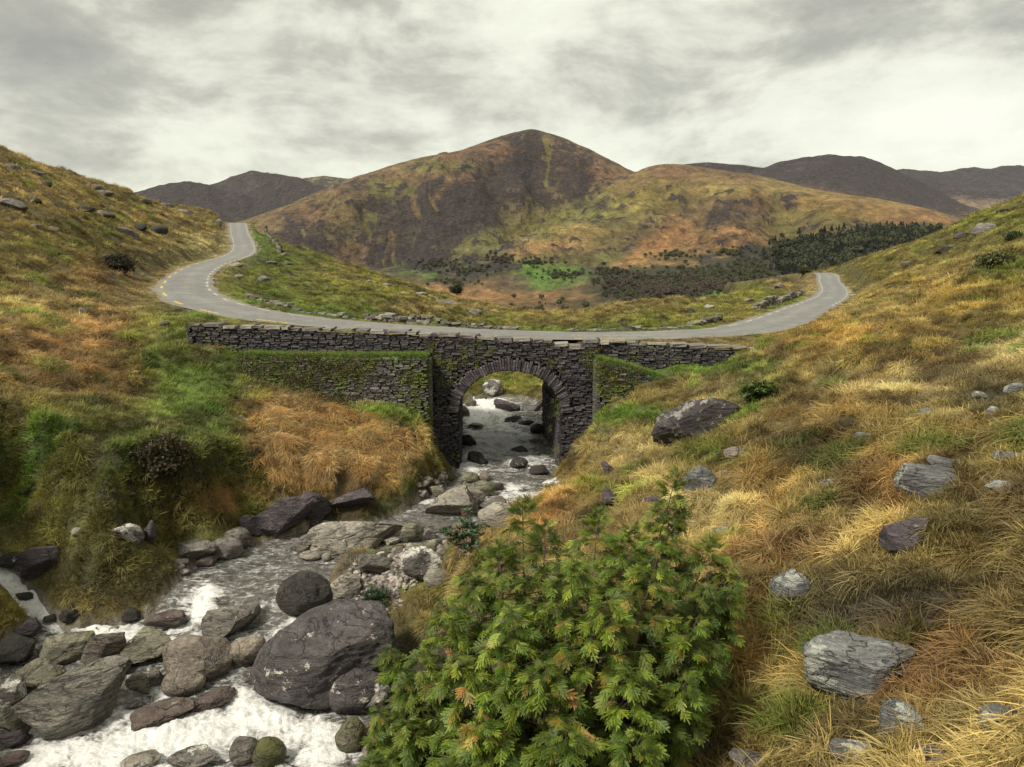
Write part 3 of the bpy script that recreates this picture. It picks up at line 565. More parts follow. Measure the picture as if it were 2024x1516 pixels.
# the big landforms of the face: spurs stand out, gullies and the corrie are cut in
for pts_, a_, w_ in (([(905, 315), (880, 350), (890, 400), (930, 450), (985, 500)], 75, 150), ([(1046, 275), (1062, 330), (1080, 390), (1075, 440), (1010, 490)], -85, 120), ([(960, 330), (985, 380), (1000, 430)], -40, 70), ([(1020, 300), (1030, 350), (1045, 400)], 35, 60),
                     ([(1130, 300), (1140, 350), (1150, 400)], 40, 90), ([(1185, 345), (1150, 410), (1090, 460)], -45, 90), ([(790, 345), (760, 400), (740, 460), (720, 510)], -50, 110), ([(700, 395), (650, 450), (640, 490)], 45, 110), ([(830, 400), (830, 460), (850, 510)], 45, 90), ([(795, 440), (800, 500)], -35, 70),
                     ([(1245, 350), (1160, 430), (1060, 500)], 50, 110), ([(1330, 335), (1270, 410), (1230, 470)], 25, 120), ([(1400, 350), (1380, 420), (1340, 470)], -30, 120), ([(1470, 350), (1470, 420), (1440, 480)], 34, 110), ([(1560, 375), (1560, 430), (1530, 480)], -30, 110), ([(1650, 390), (1640, 440), (1610, 480)], 28, 110), ([(600, 470), (590, 490)], 20, 60)):
    ln_ = np.array([base_hit(*q)[:2] for q in pts_]); d_, t_ = seg_dist(FX, FY, ln_)
    FZ = FZ + a_ * np.exp(-(d_ / w_) ** 2) * sstep(0, 40, pyf - crest_y) * sstep(-.02, .9, t_ + .3 * (d_ < w_ * 2)) * (1 + .35 * fbm(FX / 120, FY / 120, None, 3, 66))
gz = np.hypot(np.gradient(FZ, axis=1) / (R2 * (th2[1] - th2[0])), np.gradient(FZ, axis=0) / np.gradient(R2, axis=0))
wx = fbm(FX / 420, FY / 420, None, 3, 2) * 160
rid = ridged(FX / 310 + wx / 310, FY / 620, 5, 12, 0.55)          # gullies down the faces
crag = ridged(FX / 90, FY / 130 + FZ / 60, 4, 41, 0.6)
amp = sstep(0.12, 0.5, gz) * sstep(1500, 2200, R2) * (.22 + .78 * sstep(4, 46, pyf - crest_y))
crestf = 1.0
FZ = FZ + amp * ((rid - 0.25) * 38 + (crag - 0.3) * 13 + (ridged(FX / 38 + FZ / 40, FY / 60, 3, 77, .6) - .3) * 11 - 22 * np.maximum(ridged(FX / 110 + wx / 120, FY / 900 + wx / 700, 4, 57, .55) - .35, 0)) + fbm(FX / 140, FY / 140, None, 4, 9) * 7 * (0.25 + amp)
flat = np.exp(-((pxf - 1150) / 150) ** 2 - ((pyf - 632) / 30) ** 2)
FZ = FZ * (1 - flat) + FZ0 * flat
ROCKC = (0.066, 0.047, 0.043); HEATH = (0.20, 0.11, 0.062); BRACK = (0.36, 0.18, 0.075); MOOR = (0.31, 0.225, 0.085); PASTURE = (0.09, 0.19, 0.028); MGREEN = (0.19, 0.19, 0.055); SCRUB = (0.05, 0.052, 0.03); REED = (0.46, 0.25, 0.085)
FCOV = [
    (620, 470, 60, 35, ROCKC, 2.0), (680, 460, 40, 40, (0.14, 0.12, 0.045), 1.5), (700, 490, 50, 25, HEATH, 1.6), (650, 430, 60, 14, HEATH, 1.0), (760, 460, 55, 40, (0.085, 0.07, 0.045), 2.0), (840, 420, 90, 60, ROCKC, 2.2), (930, 400, 60, 70, ROCKC, 2.2), (700, 370, 50, 15, (0.12, 0.08, 0.05), 1.5), (790, 335, 60, 16, HEATH, 2.0), (860, 330, 80, 12, MGREEN, 2.0), (780, 372, 40, 15, MGREEN, 2.0), (900, 345, 60, 12, HEATH, 2.0), (960, 300, 80, 14, HEATH, 2.5),
    (1040, 300, 30, 40, ROCKC, 2.5), (1010, 350, 40, 30, ROCKC, 2.0), (1080, 350, 30, 60, (0.10, 0.085, 0.04), 1.5), (1130, 330, 50, 45, (0.12, 0.075, 0.048), 2.2), (1160, 385, 40, 25, ROCKC, 1.8), (1060, 400, 40, 40, ROCKC, 1.3), (1000, 430, 30, 40, (0.15, 0.12, 0.05), 1.3), (1060, 430, 35, 40, (0.16, 0.13, 0.05), 1.3), (1200, 350, 40, 20, HEATH, 1.4), (1100, 440, 30, 18, MGREEN, 1.5),
    (970, 480, 60, 22, MGREEN, 2.5), (900, 500, 26, 18, (0.15, 0.14, 0.04), 1.5), (1080, 450, 60, 22, MGREEN, 2.0), (760, 500, 70, 20, ROCKC, 1.5), (830, 510, 50, 25, ROCKC, 1.8), (820, 480, 12, 20, MGREEN, 1.2), (1180, 420, 60, 30, MGREEN, 2.0),
    (1250, 360, 50, 20, (0.2, 0.14, 0.055), 2.0), (1320, 345, 60, 14, HEATH, 2.0), (1260, 400, 70, 30, (0.235, 0.19, 0.055), 2.0), (1380, 370, 50, 16, (0.25, 0.2, 0.06), 2.0), (1440, 352, 40, 10, HEATH, 1.6), (1500, 370, 70, 14, MOOR, 2.5), (1600, 390, 70, 14, (0.27, 0.18, 0.06), 2.0), (1700, 410, 90, 16, (0.30, 0.19, 0.07), 2.5), (1800, 432, 40, 12, BRACK, 1.8),
    (1390, 425, 30, 22, ROCKC, 2.0), (1460, 430, 50, 18, (0.10, 0.07, 0.05), 2.0), (1500, 405, 40, 16, HEATH, 1.6), (1540, 430, 60, 18, MOOR, 1.8), (1620, 430, 60, 16, (0.2, 0.17, 0.05), 1.8), (1260, 450, 60, 22, (0.14, 0.105, 0.05), 1.8), (1330, 450, 40, 20, BRACK, 1.6), (1230, 480, 40, 15, (0.14, 0.11, 0.05), 1.5), (1300, 485, 30, 14, BRACK, 2.2), (1480, 470, 60, 16, BRACK, 1.8), (1420, 490, 40, 8, (0.36, 0.2, 0.075), 2.0), (1550, 460, 40, 14, MGREEN, 1.6), (1600, 460, 40, 12, (0.25, 0.16, 0.055), 1.5),
    (1080, 480, 60, 10, (0.40, 0.24, 0.10), 3.0), (1030, 500, 30, 10, (0.40, 0.24, 0.10), 3.0), (1140, 455, 50, 8, (0.37, 0.23, 0.09), 2.5), (1170, 475, 50, 10, (0.17, 0.135, 0.05), 1.6), (1090, 510, 50, 9, (0.15, 0.13, 0.045), 1.5),
    (798, 528, 20, 9, PASTURE, 4.0), (860, 543, 18, 6, PASTURE, 4.0), (895, 530, 14, 5, PASTURE, 3.0), (830, 545, 16, 6, (0.13, 0.17, 0.035), 2.5), (850, 525, 60, 14, SCRUB, 1.8), (950, 530, 60, 12, SCRUB, 1.8), (990, 500, 30, 16, SCRUB, 2.2), (920, 555, 50, 8, SCRUB, 1.5), (1080, 540, 50, 14, PASTURE, 3.0), (1110, 555, 40, 8, (0.11, 0.17, 0.035), 2.0), (1065, 560, 20, 6, PASTURE, 1.5), (1200, 510, 25, 8, MGREEN, 2.0),
    (960, 560, 50, 12, (0.2, 0.12, 0.05), 2.0), (1010, 560, 30, 20, (0.11, 0.08, 0.05), 2.5), (900, 575, 50, 8, (0.33, 0.18, 0.07), 2.0), (980, 585, 60, 8, (0.32, 0.17, 0.065), 2.0), (1080, 590, 60, 10, (0.30, 0.17, 0.065), 1.8), (1130, 600, 50, 6, SCRUB, 1.2), (1190, 624, 55, 9, REED, 4.0), (1120, 615, 40, 8, REED, 2.0), (1100, 630, 60, 8, (0.25, 0.14, 0.06), 1.5), (1250, 610, 20, 12, SCRUB, 2.0),
    (1300, 560, 110, 25, SCRUB, 2.5), (1200, 545, 40, 20, SCRUB, 1.6), (1400, 540, 80, 22, SCRUB, 2.5), (1500, 530, 60, 25, (0.04, 0.045, 0.03), 2.5), (1600, 500, 90, 30, (0.028, 0.034, 0.024), 4.0), (1740, 480, 90, 20, (0.03, 0.036, 0.025), 3.5), (1830, 465, 40, 12, (0.04, 0.045, 0.03), 2.0), (1420, 578, 22, 7, PASTURE, 4.0), (1305, 600, 10, 10, PASTURE, 1.6), (1250, 520, 30, 7, REED, 1.2), (1270, 505, 25, 5, REED, 1.5), (1220, 530, 16, 8, (0.40, 0.2, 0.08), 1.5), (1340, 520, 40, 5, (0.33, 0.2, 0.07), 1.5)]
pxd, pyd, _ = proj(np.stack([FX, FY, FZ], -1))
j1 = fbm(FX / 60, FY / 90, None, 4, 3) ; j2 = fbm(FX / 50 + 7, FY / 80, None, 4, 13)
FCOL = blobs(pxd + j1 * 34, pyd + j2 * 15, (0.17, 0.12, 0.05), FCOV)
rk = sstep(0.35, 0.62, crag) * sstep(0.2, 0.5, gz) * sstep(2050, 2300, R2)
FCOL = FCOL * (1 - 0.6 * rk[..., None]) + np.array(ROCKC) * 0.6 * rk[..., None]
gul = sstep(.50, .74, ridged(FX / 110 + wx / 120, FY / 900 + wx / 700, 4, 57, .55)) * sstep(.2, .45, gz) * sstep(2300, 2600, R2)
gcl = np.where((fbm(FX / 300, FY / 300, None, 2, 62) > 0)[..., None], np.array(MGREEN), np.array((0.22, 0.15, 0.065)))
FCOL = FCOL * (1 - .5 * gul[..., None]) + gcl * .5 * gul[..., None]
FCOL = FCOL * (1 + 0.35 * fbm(FX / 25, FY / 35, None, 3, 19))[..., None] * (1 + 0.3 * (rid - 0.3))[..., None]
FCOL = np.clip(FCOL * np.where(FCOL.mean(-1, keepdims=True) > .09, 1.22, 1.0), 0.008, 0.9)
_lum = FCOL.mean(-1); ROCKM = np.clip(sstep(.11, .06, _lum) * .72 + .38 * rk + .16 * sstep(.2, .5, gz), 0, .82) * sstep(2000, 2250, R2) * sstep(-150, 0, FZ) * (1 - .9 * gul)
mat_far, nt = new_mat('moorland')
at = N(nt, 'ShaderNodeAttribute', attribute_name='col'); geo = N(nt, 'ShaderNodeNewGeometry')
mpn = N(nt, 'ShaderNodeMapping', inp={'Scale': (1, 0.6, 1.6), 'Rotation': (0.2, 0.3, 0.0)}); L(nt, geo.outputs['Position'], mpn.inputs[0])
n1 = noise_(nt, mpn.outputs[0], 0.02, 9, 0.70, 0.5); n2 = noise_(nt, mpn.outputs[0], 0.07, 6, 0.7)
mq = N(nt, 'ShaderNodeMapping', inp={'Scale': (0.6, 0.45, 1.9), 'Rotation': (0.15, 0.55, 0.1)}); L(nt, geo.outputs['Position'], mq.inputs[0])
n3 = noise_(nt, mq.outputs[0], 0.020, 10, 0.72, 0.9); ra = N(nt, 'ShaderNodeAttribute', attribute_name='rock')
c = mix_(nt, 1.0, at.outputs['Color'], ramp_(nt, n1, [(0.32, 0.5), (0.68, 1.55)]), 'MULTIPLY')
c = mix_(nt, 1.0, c, ramp_(nt, n2, [(0.3, 0.65), (0.7, 1.35)]), 'MULTIPLY')
rf = ramp_(nt, math_(nt, 'ADD', n3, math_(nt, 'MULTIPLY', math_(nt, 'SUBTRACT', ra.outputs['Fac'], 0.5), 0.26)), [(0.515, 0.0), (0.55, 1.0)])
c = mix_(nt, math_(nt, 'MULTIPLY', rf, 0.85), c, ramp_(nt, n2, [(0.32, (0.022, 0.017, 0.021)), (0.55, (0.066, 0.050, 0.052)), (0.74, (0.16, 0.128, 0.12))]))
hh_ = math_(nt, 'ADD', math_(nt, 'ADD', n1, math_(nt, 'MULTIPLY', n2, 0.4)), math_(nt, 'MULTIPLY', n3, 0.9))
finish(nt, princ(nt, c, 0.95, bump_(nt, hh_, 1.0, 42.0)))
hills = mesh_np('mountain', np.stack([FX, FY, FZ], -1).reshape(-1, 3), grid_faces(NR2, NT2)[:, ::-1], mat_far, True, None, FCOL.reshape(-1, 3), {'rock': ROCKM.reshape(-1)})
tag(hills, 'brown heather and rock mountain with a pointed summit above the boggy valley', None, None, 'structure')
def HF(x, y):
    x = np.asarray(x, float); y = np.asarray(y, float)
    fi = np.clip(np.interp(np.arctan2(x, y + 4.0), th2, np.arange(NT2)), 0, NT2 - 1.001); fj = np.clip(np.interp(np.hypot(x, y + 4.0), rr2, np.arange(NR2)), 0, NR2 - 1.001)
    i = fi.astype(int); j = fj.astype(int); a_ = fi - i; b_ = fj - j
    return (FZ[j, i] * (1 - a_) + FZ[j, i + 1] * a_) * (1 - b_) + (FZ[j + 1, i] * (1 - a_) + FZ[j + 1, i + 1] * a_) * b_

def far_range(name, crest, foot, d0, d1, seed, cols, label, rough=40):
    """a mountain range: crest line given where it stands, falling to its foot in front and behind"""
    cx = np.array([c[0] for c in crest], float); cy_ = np.array([c[1] for c in crest], float); cd = np.array([c[2] for c in crest], float)
    n, m = 420, 120
    px = np.linspace(cx[0], cx[-1], n); dcr = np.interp(px, cx, cd); zc_ = P(px, np.interp(px, cx, cy_), dcr)
    vv = np.linspace(-1, 0.6, m)                    # -1 foot in front, 0 crest, + behind
    A, B = np.meshgrid(np.arange(n), vv)
    A = A.astype(int); dd = dcr[A] + np.where(B < 0, B * (dcr[A] - d0), B * 2500)
    u = zc_[A, 0] / zc_[A, 1]; x = u * dd; y = dd
    prof = np.where(B < 0, (1 + B) ** 1.35, 1 - (B / 0.6) ** 2 * 0.6)
    z = foot + (zc_[A, 2] - foot) * prof
    w = fbm(x / 900, y / 900, None, 3, seed) * 300
    r = ridged(x / 700 + w / 700, y / 1500, 5, seed + 3, 0.55); k_ = np.clip(1 - np.abs(B + 0.35) / 0.75, 0, 1)
    z = z + (r - 0.3) * rough * (0.15 + k_) + fbm(x / 130, y / 200, None, 4, seed + 9) * rough * 0.14
    t = (fbm(x / 500, y / 700, None, 4, seed + 5) * 0.5 + 0.5)
    hgt = np.clip((z - foot) / max(1.0, (zc_[:, 2].max() - foot)), 0, 1)
    rk = sstep(0.25, 0.6, hgt + 0.25 * (t - 0.5) + 0.25 * (r - 0.3))[..., None]
    col = np.array(cols[0]) * (1 - rk) + np.array(cols[1]) * rk
    col = col * (0.7 + 0.6 * t)[..., None] * (1 + 0.3 * fbm(x / 90, y / 130, None, 3, seed + 8))[..., None]
    o = mesh_np(name, np.stack([x, y, z], -1).reshape(-1, 3), grid_faces(m, n)[:, ::-1], mat_far, True, None, np.clip(col, .01, .9).reshape(-1, 3), {'rock': (.25 + .5 * rk[..., 0]).reshape(-1)})
    return tag(o, label, None, None, 'structure')
far_range('mountain', [(1230, 372, 6500), (1340, 327, 6500), (1400, 321, 6500), (1470, 323, 6500), (1520, 330, 6500), (1580, 352, 6500), (1660, 385, 6500), (1760, 430, 6500)], -60, 5200, 0, 101, ((0.13, 0.085, 0.06), (0.075, 0.06, 0.06)), 'low dark ridge peeping over the golden front hill', 30)
far_range('mountain', [(1400, 372, 5600), (1480, 342, 5600), (1540, 318, 5600), (1590, 306, 5600), (1640, 303, 5600), (1700, 308, 5600), (1740, 322, 5600), (1780, 342, 5600), (1840, 372, 5600), (1900, 400, 5500), (2000, 430, 5400), (2150, 460, 5300)], 60, 3700, 0, 131, ((0.22, 0.14, 0.075), (0.055, 0.047, 0.052)), 'dark dome shaped mountain behind the right end of the front hill', 46)
far_range('mountain', [(1640, 372, 7800), (1720, 342, 7800), (1800, 332, 7800), (1860, 338, 7800), (1910, 330, 7800), (1950, 327, 7800), (2024, 328, 7800), (2120, 318, 7800), (2300, 330, 7800), (2500, 360, 7800)], 150, 4700, 0, 171, ((0.28, 0.20, 0.12), (0.07, 0.065, 0.075)), 'long blue grey flat topped ridge farthest away beside the dark dome', 60)
far_range('mountain', [(-200, 420, 5000), (100, 400, 5000), (230, 384, 5000), (285, 375, 5000), (330, 366, 5000), (375, 356, 5000), (410, 360, 5000), (440, 374, 5000), (500, 388, 4900), (560, 400, 4800), (640, 432, 4700), (760, 470, 4500)], -40, 3500, 0, 211, ((0.17, 0.10, 0.065), (0.055, 0.045, 0.046)), 'low dark craggy ridge behind the left road crest', 55)
far_range('mountain', [(340, 384, 6600), (420, 362, 6600), (460, 350, 6600), (500, 341, 6600), (550, 345, 6600), (600, 352, 6600), (640, 362, 6600), (700, 372, 6600), (800, 392, 6600)], 60, 4900, 0, 251, ((0.19, 0.13, 0.085), (0.075, 0.06, 0.06)), 'broad heather mountain between the craggy ridge and the central peak', 50)
far_range('mountain', [(560, 372, 8600), (600, 352, 8600), (640, 347, 8600), (700, 355, 8600), (760, 362, 8600), (820, 380, 8600)], 200, 7000, 0, 291, ((0.22, 0.19, 0.10), (0.2, 0.18, 0.10)), 'small pale green hill far off left of the central peak', 16)

# lake
lk = []
for i in range(40):
    a_ = 2 * math.pi * i / 40; r_ = 1 + 0.2 * math.sin(3 * a_ + 1) + 0.1 * math.sin(7 * a_)
    lk.append((1185 + 95 * math.cos(a_) * r_, 643 + 7 * math.sin(a_) * r_))
z_l = float(np.median([HF(*P(x_, y_, 1550)[:2]) for x_, y_ in ((1150, 639), (1200, 639), (1250, 639))])) + 2.5
lv = np.array([PZ(x_, y_, z_l) for x_, y_ in lk]); cen_ = lv.mean(0)
lv = np.vstack([lv, cen_[None]])
mat_lake, nt = new_mat('lake_water'); geo = N(nt, 'ShaderNodeNewGeometry')
finish(nt, princ(nt, (0.02, 0.022, 0.022), 0.22, bump_(nt, noise_(nt, geo.outputs['Position'], 0.3, 4), 0.3, 0.4)))
lake = mesh_np('lake', lv, np.array([[40, i, (i + 1) % 40] for i in range(40)]), mat_lake, False)
tag(lake, 'small dark lake on the valley floor below the bridge', None, None, 'structure')
# ------------------------------------------------------------------ masonry
def slate_mat(name, dark, mid, pale, lich=0.35, moss=0.0, scale=1.0):
    m, nt = new_mat(name)
    tcn = N(nt, 'ShaderNodeTexCoord'); oi = N(nt, 'ShaderNodeObjectInfo'); geo = N(nt, 'ShaderNodeNewGeometry')
    pos = geo.outputs['Position']; rnd = oi.outputs['Random']
    st_ = N(nt, 'ShaderNodeMapping', inp={'Scale': (2.0 * scale, 2.0 * scale, 9.0 * scale)}); L(nt, pos, st_.inputs[0])
    n1 = noise_(nt, st_.outputs[0], 1.6, 6, 0.65, 0.3); n2 = noise_(nt, pos, 7.0 * scale, 6, 0.7); n3 = noise_(nt, pos, 28 * scale, 3, 0.6)
    c = ramp_(nt, math_(nt, 'ADD', math_(nt, 'MULTIPLY', n1, 0.7), math_(nt, 'MULTIPLY', rnd, 0.38)), [(0.28, dark), (0.52, mid), (0.82, pale)])
    lf = ramp_(nt, math_(nt, 'ADD', n2, math_(nt, 'MULTIPLY', math_(nt, 'SUBTRACT', n3, 0.5), 0.4)), [(0.60, 0.0), (0.66, 1.0)])
    c = mix_(nt, math_(nt, 'MULTIPLY', lf, lich), c, (0.42, 0.41, 0.36))
    if moss > 0:
        mf = ramp_(nt, noise_(nt, pos, 0.9, 5, 0.65), [(0.62 - moss * 0.3, 0.0), (0.70 - moss * 0.3, 0.9)])
        c = mix_(nt, mf, c, mix_(nt, n2, (0.05, 0.07, 0.012), (0.13, 0.16, 0.025)))
    finish(nt, princ(nt, c, 0.85, bump_(nt, math_(nt, 'ADD', n1, math_(nt, 'MULTIPLY', n3, 0.5)), 0.8, 0.04)))
    return m
m_slate = slate_mat('dark_slate', (0.018, 0.015, 0.019), (0.042, 0.036, 0.042), (0.105, 0.092, 0.092), 0.30, 0.12)
m_vous = slate_mat('purple_slate', (0.024, 0.019, 0.027), (0.054, 0.044, 0.055), (0.12, 0.102, 0.106), 0.4)
m_wing = slate_mat('mossy_slate', (0.03, 0.026, 0.028), (0.08, 0.07, 0.072), (0.26, 0.235, 0.22), 0.5, 0.5)
m_cope = slate_mat('pale_coping_slate', (0.075, 0.066, 0.06), (0.17, 0.15, 0.128), (0.31, 0.285, 0.24), 0.6, 0.05)
m_dry = slate_mat('drystone', (0.05, 0.044, 0.042), (0.13, 0.115, 0.10), (0.33, 0.30, 0.26), 0.6, 0.2)
m_core, nt = new_mat('wall_core'); finish(nt, princ(nt, (0.022, 0.019, 0.02), 0.95))
VAR = []
def stone_variants():
    for k in range(12):
        r = np.random.default_rng(100 + k)
        o = np.array([[-.5, -.5], [.5, -.5], [.5, .5], [-.5, .5]]) + r.uniform(-.07, .07, (4, 2))
        i_ = o * r.uniform(.72, .9, (4, 1)); c0 = r.uniform(.0, .06, 4); c1 = r.uniform(-.22, -.10, 4)
        v = [(p[0], -.34 + c0[j], p[1]) for j, p in enumerate(o)] + [(p[0], -.34 + c1[j], p[1]) for j, p in enumerate(i_)] + [(p[0] * .96, .5, p[1] * .96) for p in o]
        f = [(4, 5, 6, 7)] + [(j, (j + 1) % 4, 4 + (j + 1) % 4, 4 + j) for j in range(4)] + [(8 + j, 8 + (j + 1) % 4, (j + 1) % 4, j) for j in range(4)]
        VAR.append((np.array(v), np.array(f)))
stone_variants()
VMESH = {}
def vmesh(k, mat, name):
    key = (k, mat.name)
    if key not in VMESH:
        me = bpy.data.meshes.new(name); me.from_pydata([tuple(p) for p in VAR[k][0]], [], [tuple(int(i) for i in q) for q in VAR[k][1]]); me.materials.append(mat); VMESH[key] = me
    return VMESH[key]
def put_stone(name, parent, base, loc, size, mat, rot=(0, 0, 0), k=None):
    o = bpy.data.objects.new(name, vmesh(int(rng.integers(12)) if k is None else k, mat, name))
    o.location = Vector(loc) - Vector(base); o.scale = size; o.rotation_euler = rot
    return link(o, parent)
def merged_stones(name, parent, base, items, mat):
    V, Fc, n = [], [], 0
    for loc, size, rot in items:
        v, f = VAR[int(rng.integers(12))]; R = np.array(Euler(rot).to_matrix())
        V.append((v * np.array(size)) @ R.T + np.array(loc) - np.array(base)); Fc.append(f + n); n += len(v)
    if V:
        o = mesh_np(name, np.vstack(V), np.vstack(Fc), mat, False, parent); o['kind'] = 'stuff'; return o
def courses(x0, x1, zb, zt, y, inside, hmin, hmax, lmin, lmax, depth=0.42, proud=0.05):
    """rubble courses on a face at y looking to -y: list of (loc, size, rot)"""
    out = []; z = zb
    while z < zt:
        h = rng.uniform(hmin, hmax); x = x0 - rng.uniform(0, lmin)
        while x < x1:
            l = rng.uniform(lmin, lmax) * (0.8 + 1.2 * (h - hmin) / (hmax - hmin + 1e-6) * 0.5)
            hh = h * rng.uniform(.82, 1.0); cx, cz = x + l / 2, z + h / 2 + 0.03 * math.sin(x * 1.3)
            if inside(cx, cz) and inside(cx - l * .4, cz) and inside(cx + l * .4, cz):
                out.append(((cx, y + depth * .34 + rng.uniform(-proud, proud * .4), cz), (l * 1.0, depth, hh * 1.04), (rng.normal(0, .03), rng.normal(0, .025), rng.normal(0, .04))))
            elif inside(cx, cz):
                out.append(((cx, y + depth * .34 + rng.uniform(-proud, 0), cz), (l * .55, depth, hh), (0, rng.normal(0, .03), 0)))
            x += l
        z += h
    return out
def emit(parent, base, items, mat, limit=300):
    def key(it):   # how large it shows
        return -it[1][0] * it[1][2] - (0.05 if it[0][2] > -6.8 else 0)
    items = sorted(items, key=key)
    for it in items[:limit]: put_stone('stone', parent, base, it[0], it[1], mat, it[2])
    merged_stones('small_stones', parent, base, items[limit:], mat)
def box_mesh(name, parent, base, pts, mat):
    """pts: 8 corners, bottom ring then top ring"""
    f = np.array([[0, 1, 2, 3], [7, 6, 5, 4], [0, 4, 5, 1], [1, 5, 6, 2], [2, 6, 7, 3], [3, 7, 4, 0]])[:, ::-1]
    return mesh_np(name, np.array(pts) - np.array(base), f, mat, False, parent)

YB = 29.5
def px_line(tab, y):
    pts = [P(a_, b_, y) for a_, b_ in tab]; xs = [p[0] for p in pts]; zs = [p[2] for p in pts]
    return lambda x: float(np.interp(x, xs, zs))
cop_l = px_line([(366, 640), (600, 649), (860, 659), (1030, 671), (1100, 677), (1118, 684), (1146, 686), (1152, 673), (1300, 679), (1495, 690)], 29.7)
cop_b = px_line([(366, 640), (600, 649), (860, 659), (1030, 671), (1100, 677), (1118, 684), (1146, 686), (1152, 673), (1300, 679), (1495, 690)], YB)
X_ = lambda px, py, y=YB: float(P(px, py, y)[0]); Z_ = lambda px, py, y=YB: float(P(px, py, y)[2])
# --- bridge
bxl, bxr = X_(846, 800), X_(1180, 800); axl, axr = X_(907, 815), X_(1109, 815); zs, zcr = Z_(1008, 815), Z_(1008, 732); zbot = -8.9
acx = (axl + axr) / 2; aa = (axr - axl) / 2; ab = zcr - zs
base = (acx, YB, -8.4)
bridge = tag(empty('stone_bridge', base), 'dark slate bridge with a round arch over the stream', 'bridge', None, 'thing')
def arch_in(x, z, grow=0.0):
    if z <= zs: return abs(x - acx) < aa + grow
    return ((x - acx) / (aa + grow)) ** 2 + ((z - zs) / (ab + grow)) ** 2 < 1
def bridge_core():
    inn = [(axl, zbot)] + [(axl, zbot + (zs - zbot) * t) for t in (.33, .66)]
    n = 28
    inn += [(acx - aa * math.cos(math.pi * i / n), zs + ab * math.sin(math.pi * i / n)) for i in range(n + 1)]
    inn += [(axr, zbot + (zs - zbot) * t) for t in (.66, .33)] + [(axr, zbot)]
    m = len(inn); top = lambda x: cop_b(x) - 0.18
    xl, xr = bxl + .06, bxr - .06
    out = []
    for i, (x, z) in enumerate(inn):
        if i < 3 or i >= m - 3: out.append((xl if i < 3 else xr, z))
        else:
            t = (i - 3) / (m - 7)                       # left side up, over the top, down the right side
            if t < .2: out.append((xl, zs + (top(xl) - zs) * t / .2))
            elif t > .8: out.append((xr, zs + (top(xr) - zs) * (1 - t) / .2))
            else: xx = xl + (xr - xl) * (t - .2) / .6; out.append((xx, top(xx)))
    yf, yk, yd = YB + .12, YB + .55, 36.6
    V = []; Fc = []
    for ring, y, sh in ((inn, yf, 0), (out, yf, 0), (inn, yd, -.42), (out, yd, 0)):
        V += [(x + sh, y, z) for x, z in ring]
    zroad = lambda x: float(np.interp(x, [-4, 0, 4], [road_z(seg_dist(np.array([q]), np.array([33.3]), ROAD)[1])[0] for q in (-4, 0, 4)])) - .06
    # the back half stays under the road
    for i, (x, z) in enumerate(out):
        V[3 * m + i] = (x, yd, min(z, zroad(x)))
    # ring just behind the parapet at parapet height, then at road height
    p1 = len(V); V += [(x, yk, z) for x, z in out]; p2 = len(V); V += [(x, yk, min(z, zroad(x))) for x, z in out]
    for i in range(m - 1):
        Fc += [(i, i + 1, m + i + 1, m + i), (2 * m + i + 1, 2 * m + i, 3 * m + i, 3 * m + i + 1), (i + 1, i, 2 * m + i, 2 * m + i + 1),
               (m + i, m + i + 1, p1 + i + 1, p1 + i), (p1 + i, p1 + i + 1, p2 + i + 1, p2 + i), (p2 + i, p2 + i + 1, 3 * m + i + 1, 3 * m + i)]
    return mesh_np('core', np.array(V) - np.array(base), np.array(Fc), m_core, False, bridge)
bridge_core()
ring_t = 0.52
items = courses(bxl, bxr, zbot, -1.5, YB, lambda x, z: bxl < x < bxr and z < cop_b(x) - .10 and not (z > zs - .02 and arch_in(x, z, ring_t * .95)) and not arch_in(x, z, .03), .045, .10, .16, .40)
emit(bridge, base, items, m_slate, 300)
nv = 66
for i in range(nv):
    a_ = math.pi * (i + .5) / nv; L_ = ring_t * rng.uniform(.8, 1.12)
    ex, ez = math.cos(a_) * aa, math.sin(a_) * ab
    nx, nz = math.cos(a_) / aa, math.sin(a_) / ab; q = math.hypot(nx, nz); nx /= q; nz /= q
    wdt = math.pi * (aa + ab) / 2 / nv * rng.uniform(.98, 1.2)
    o = put_stone('voussoir', bridge, base, (acx + ex + nx * (L_ / 2 - .02), YB + .10 - rng.uniform(0, .05), zs + ez + nz * (L_ / 2 - .02)), (L_, .5, wdt), m_vous, (0, -math.atan2(nz, nx) + rng.normal(0, .03), 0))
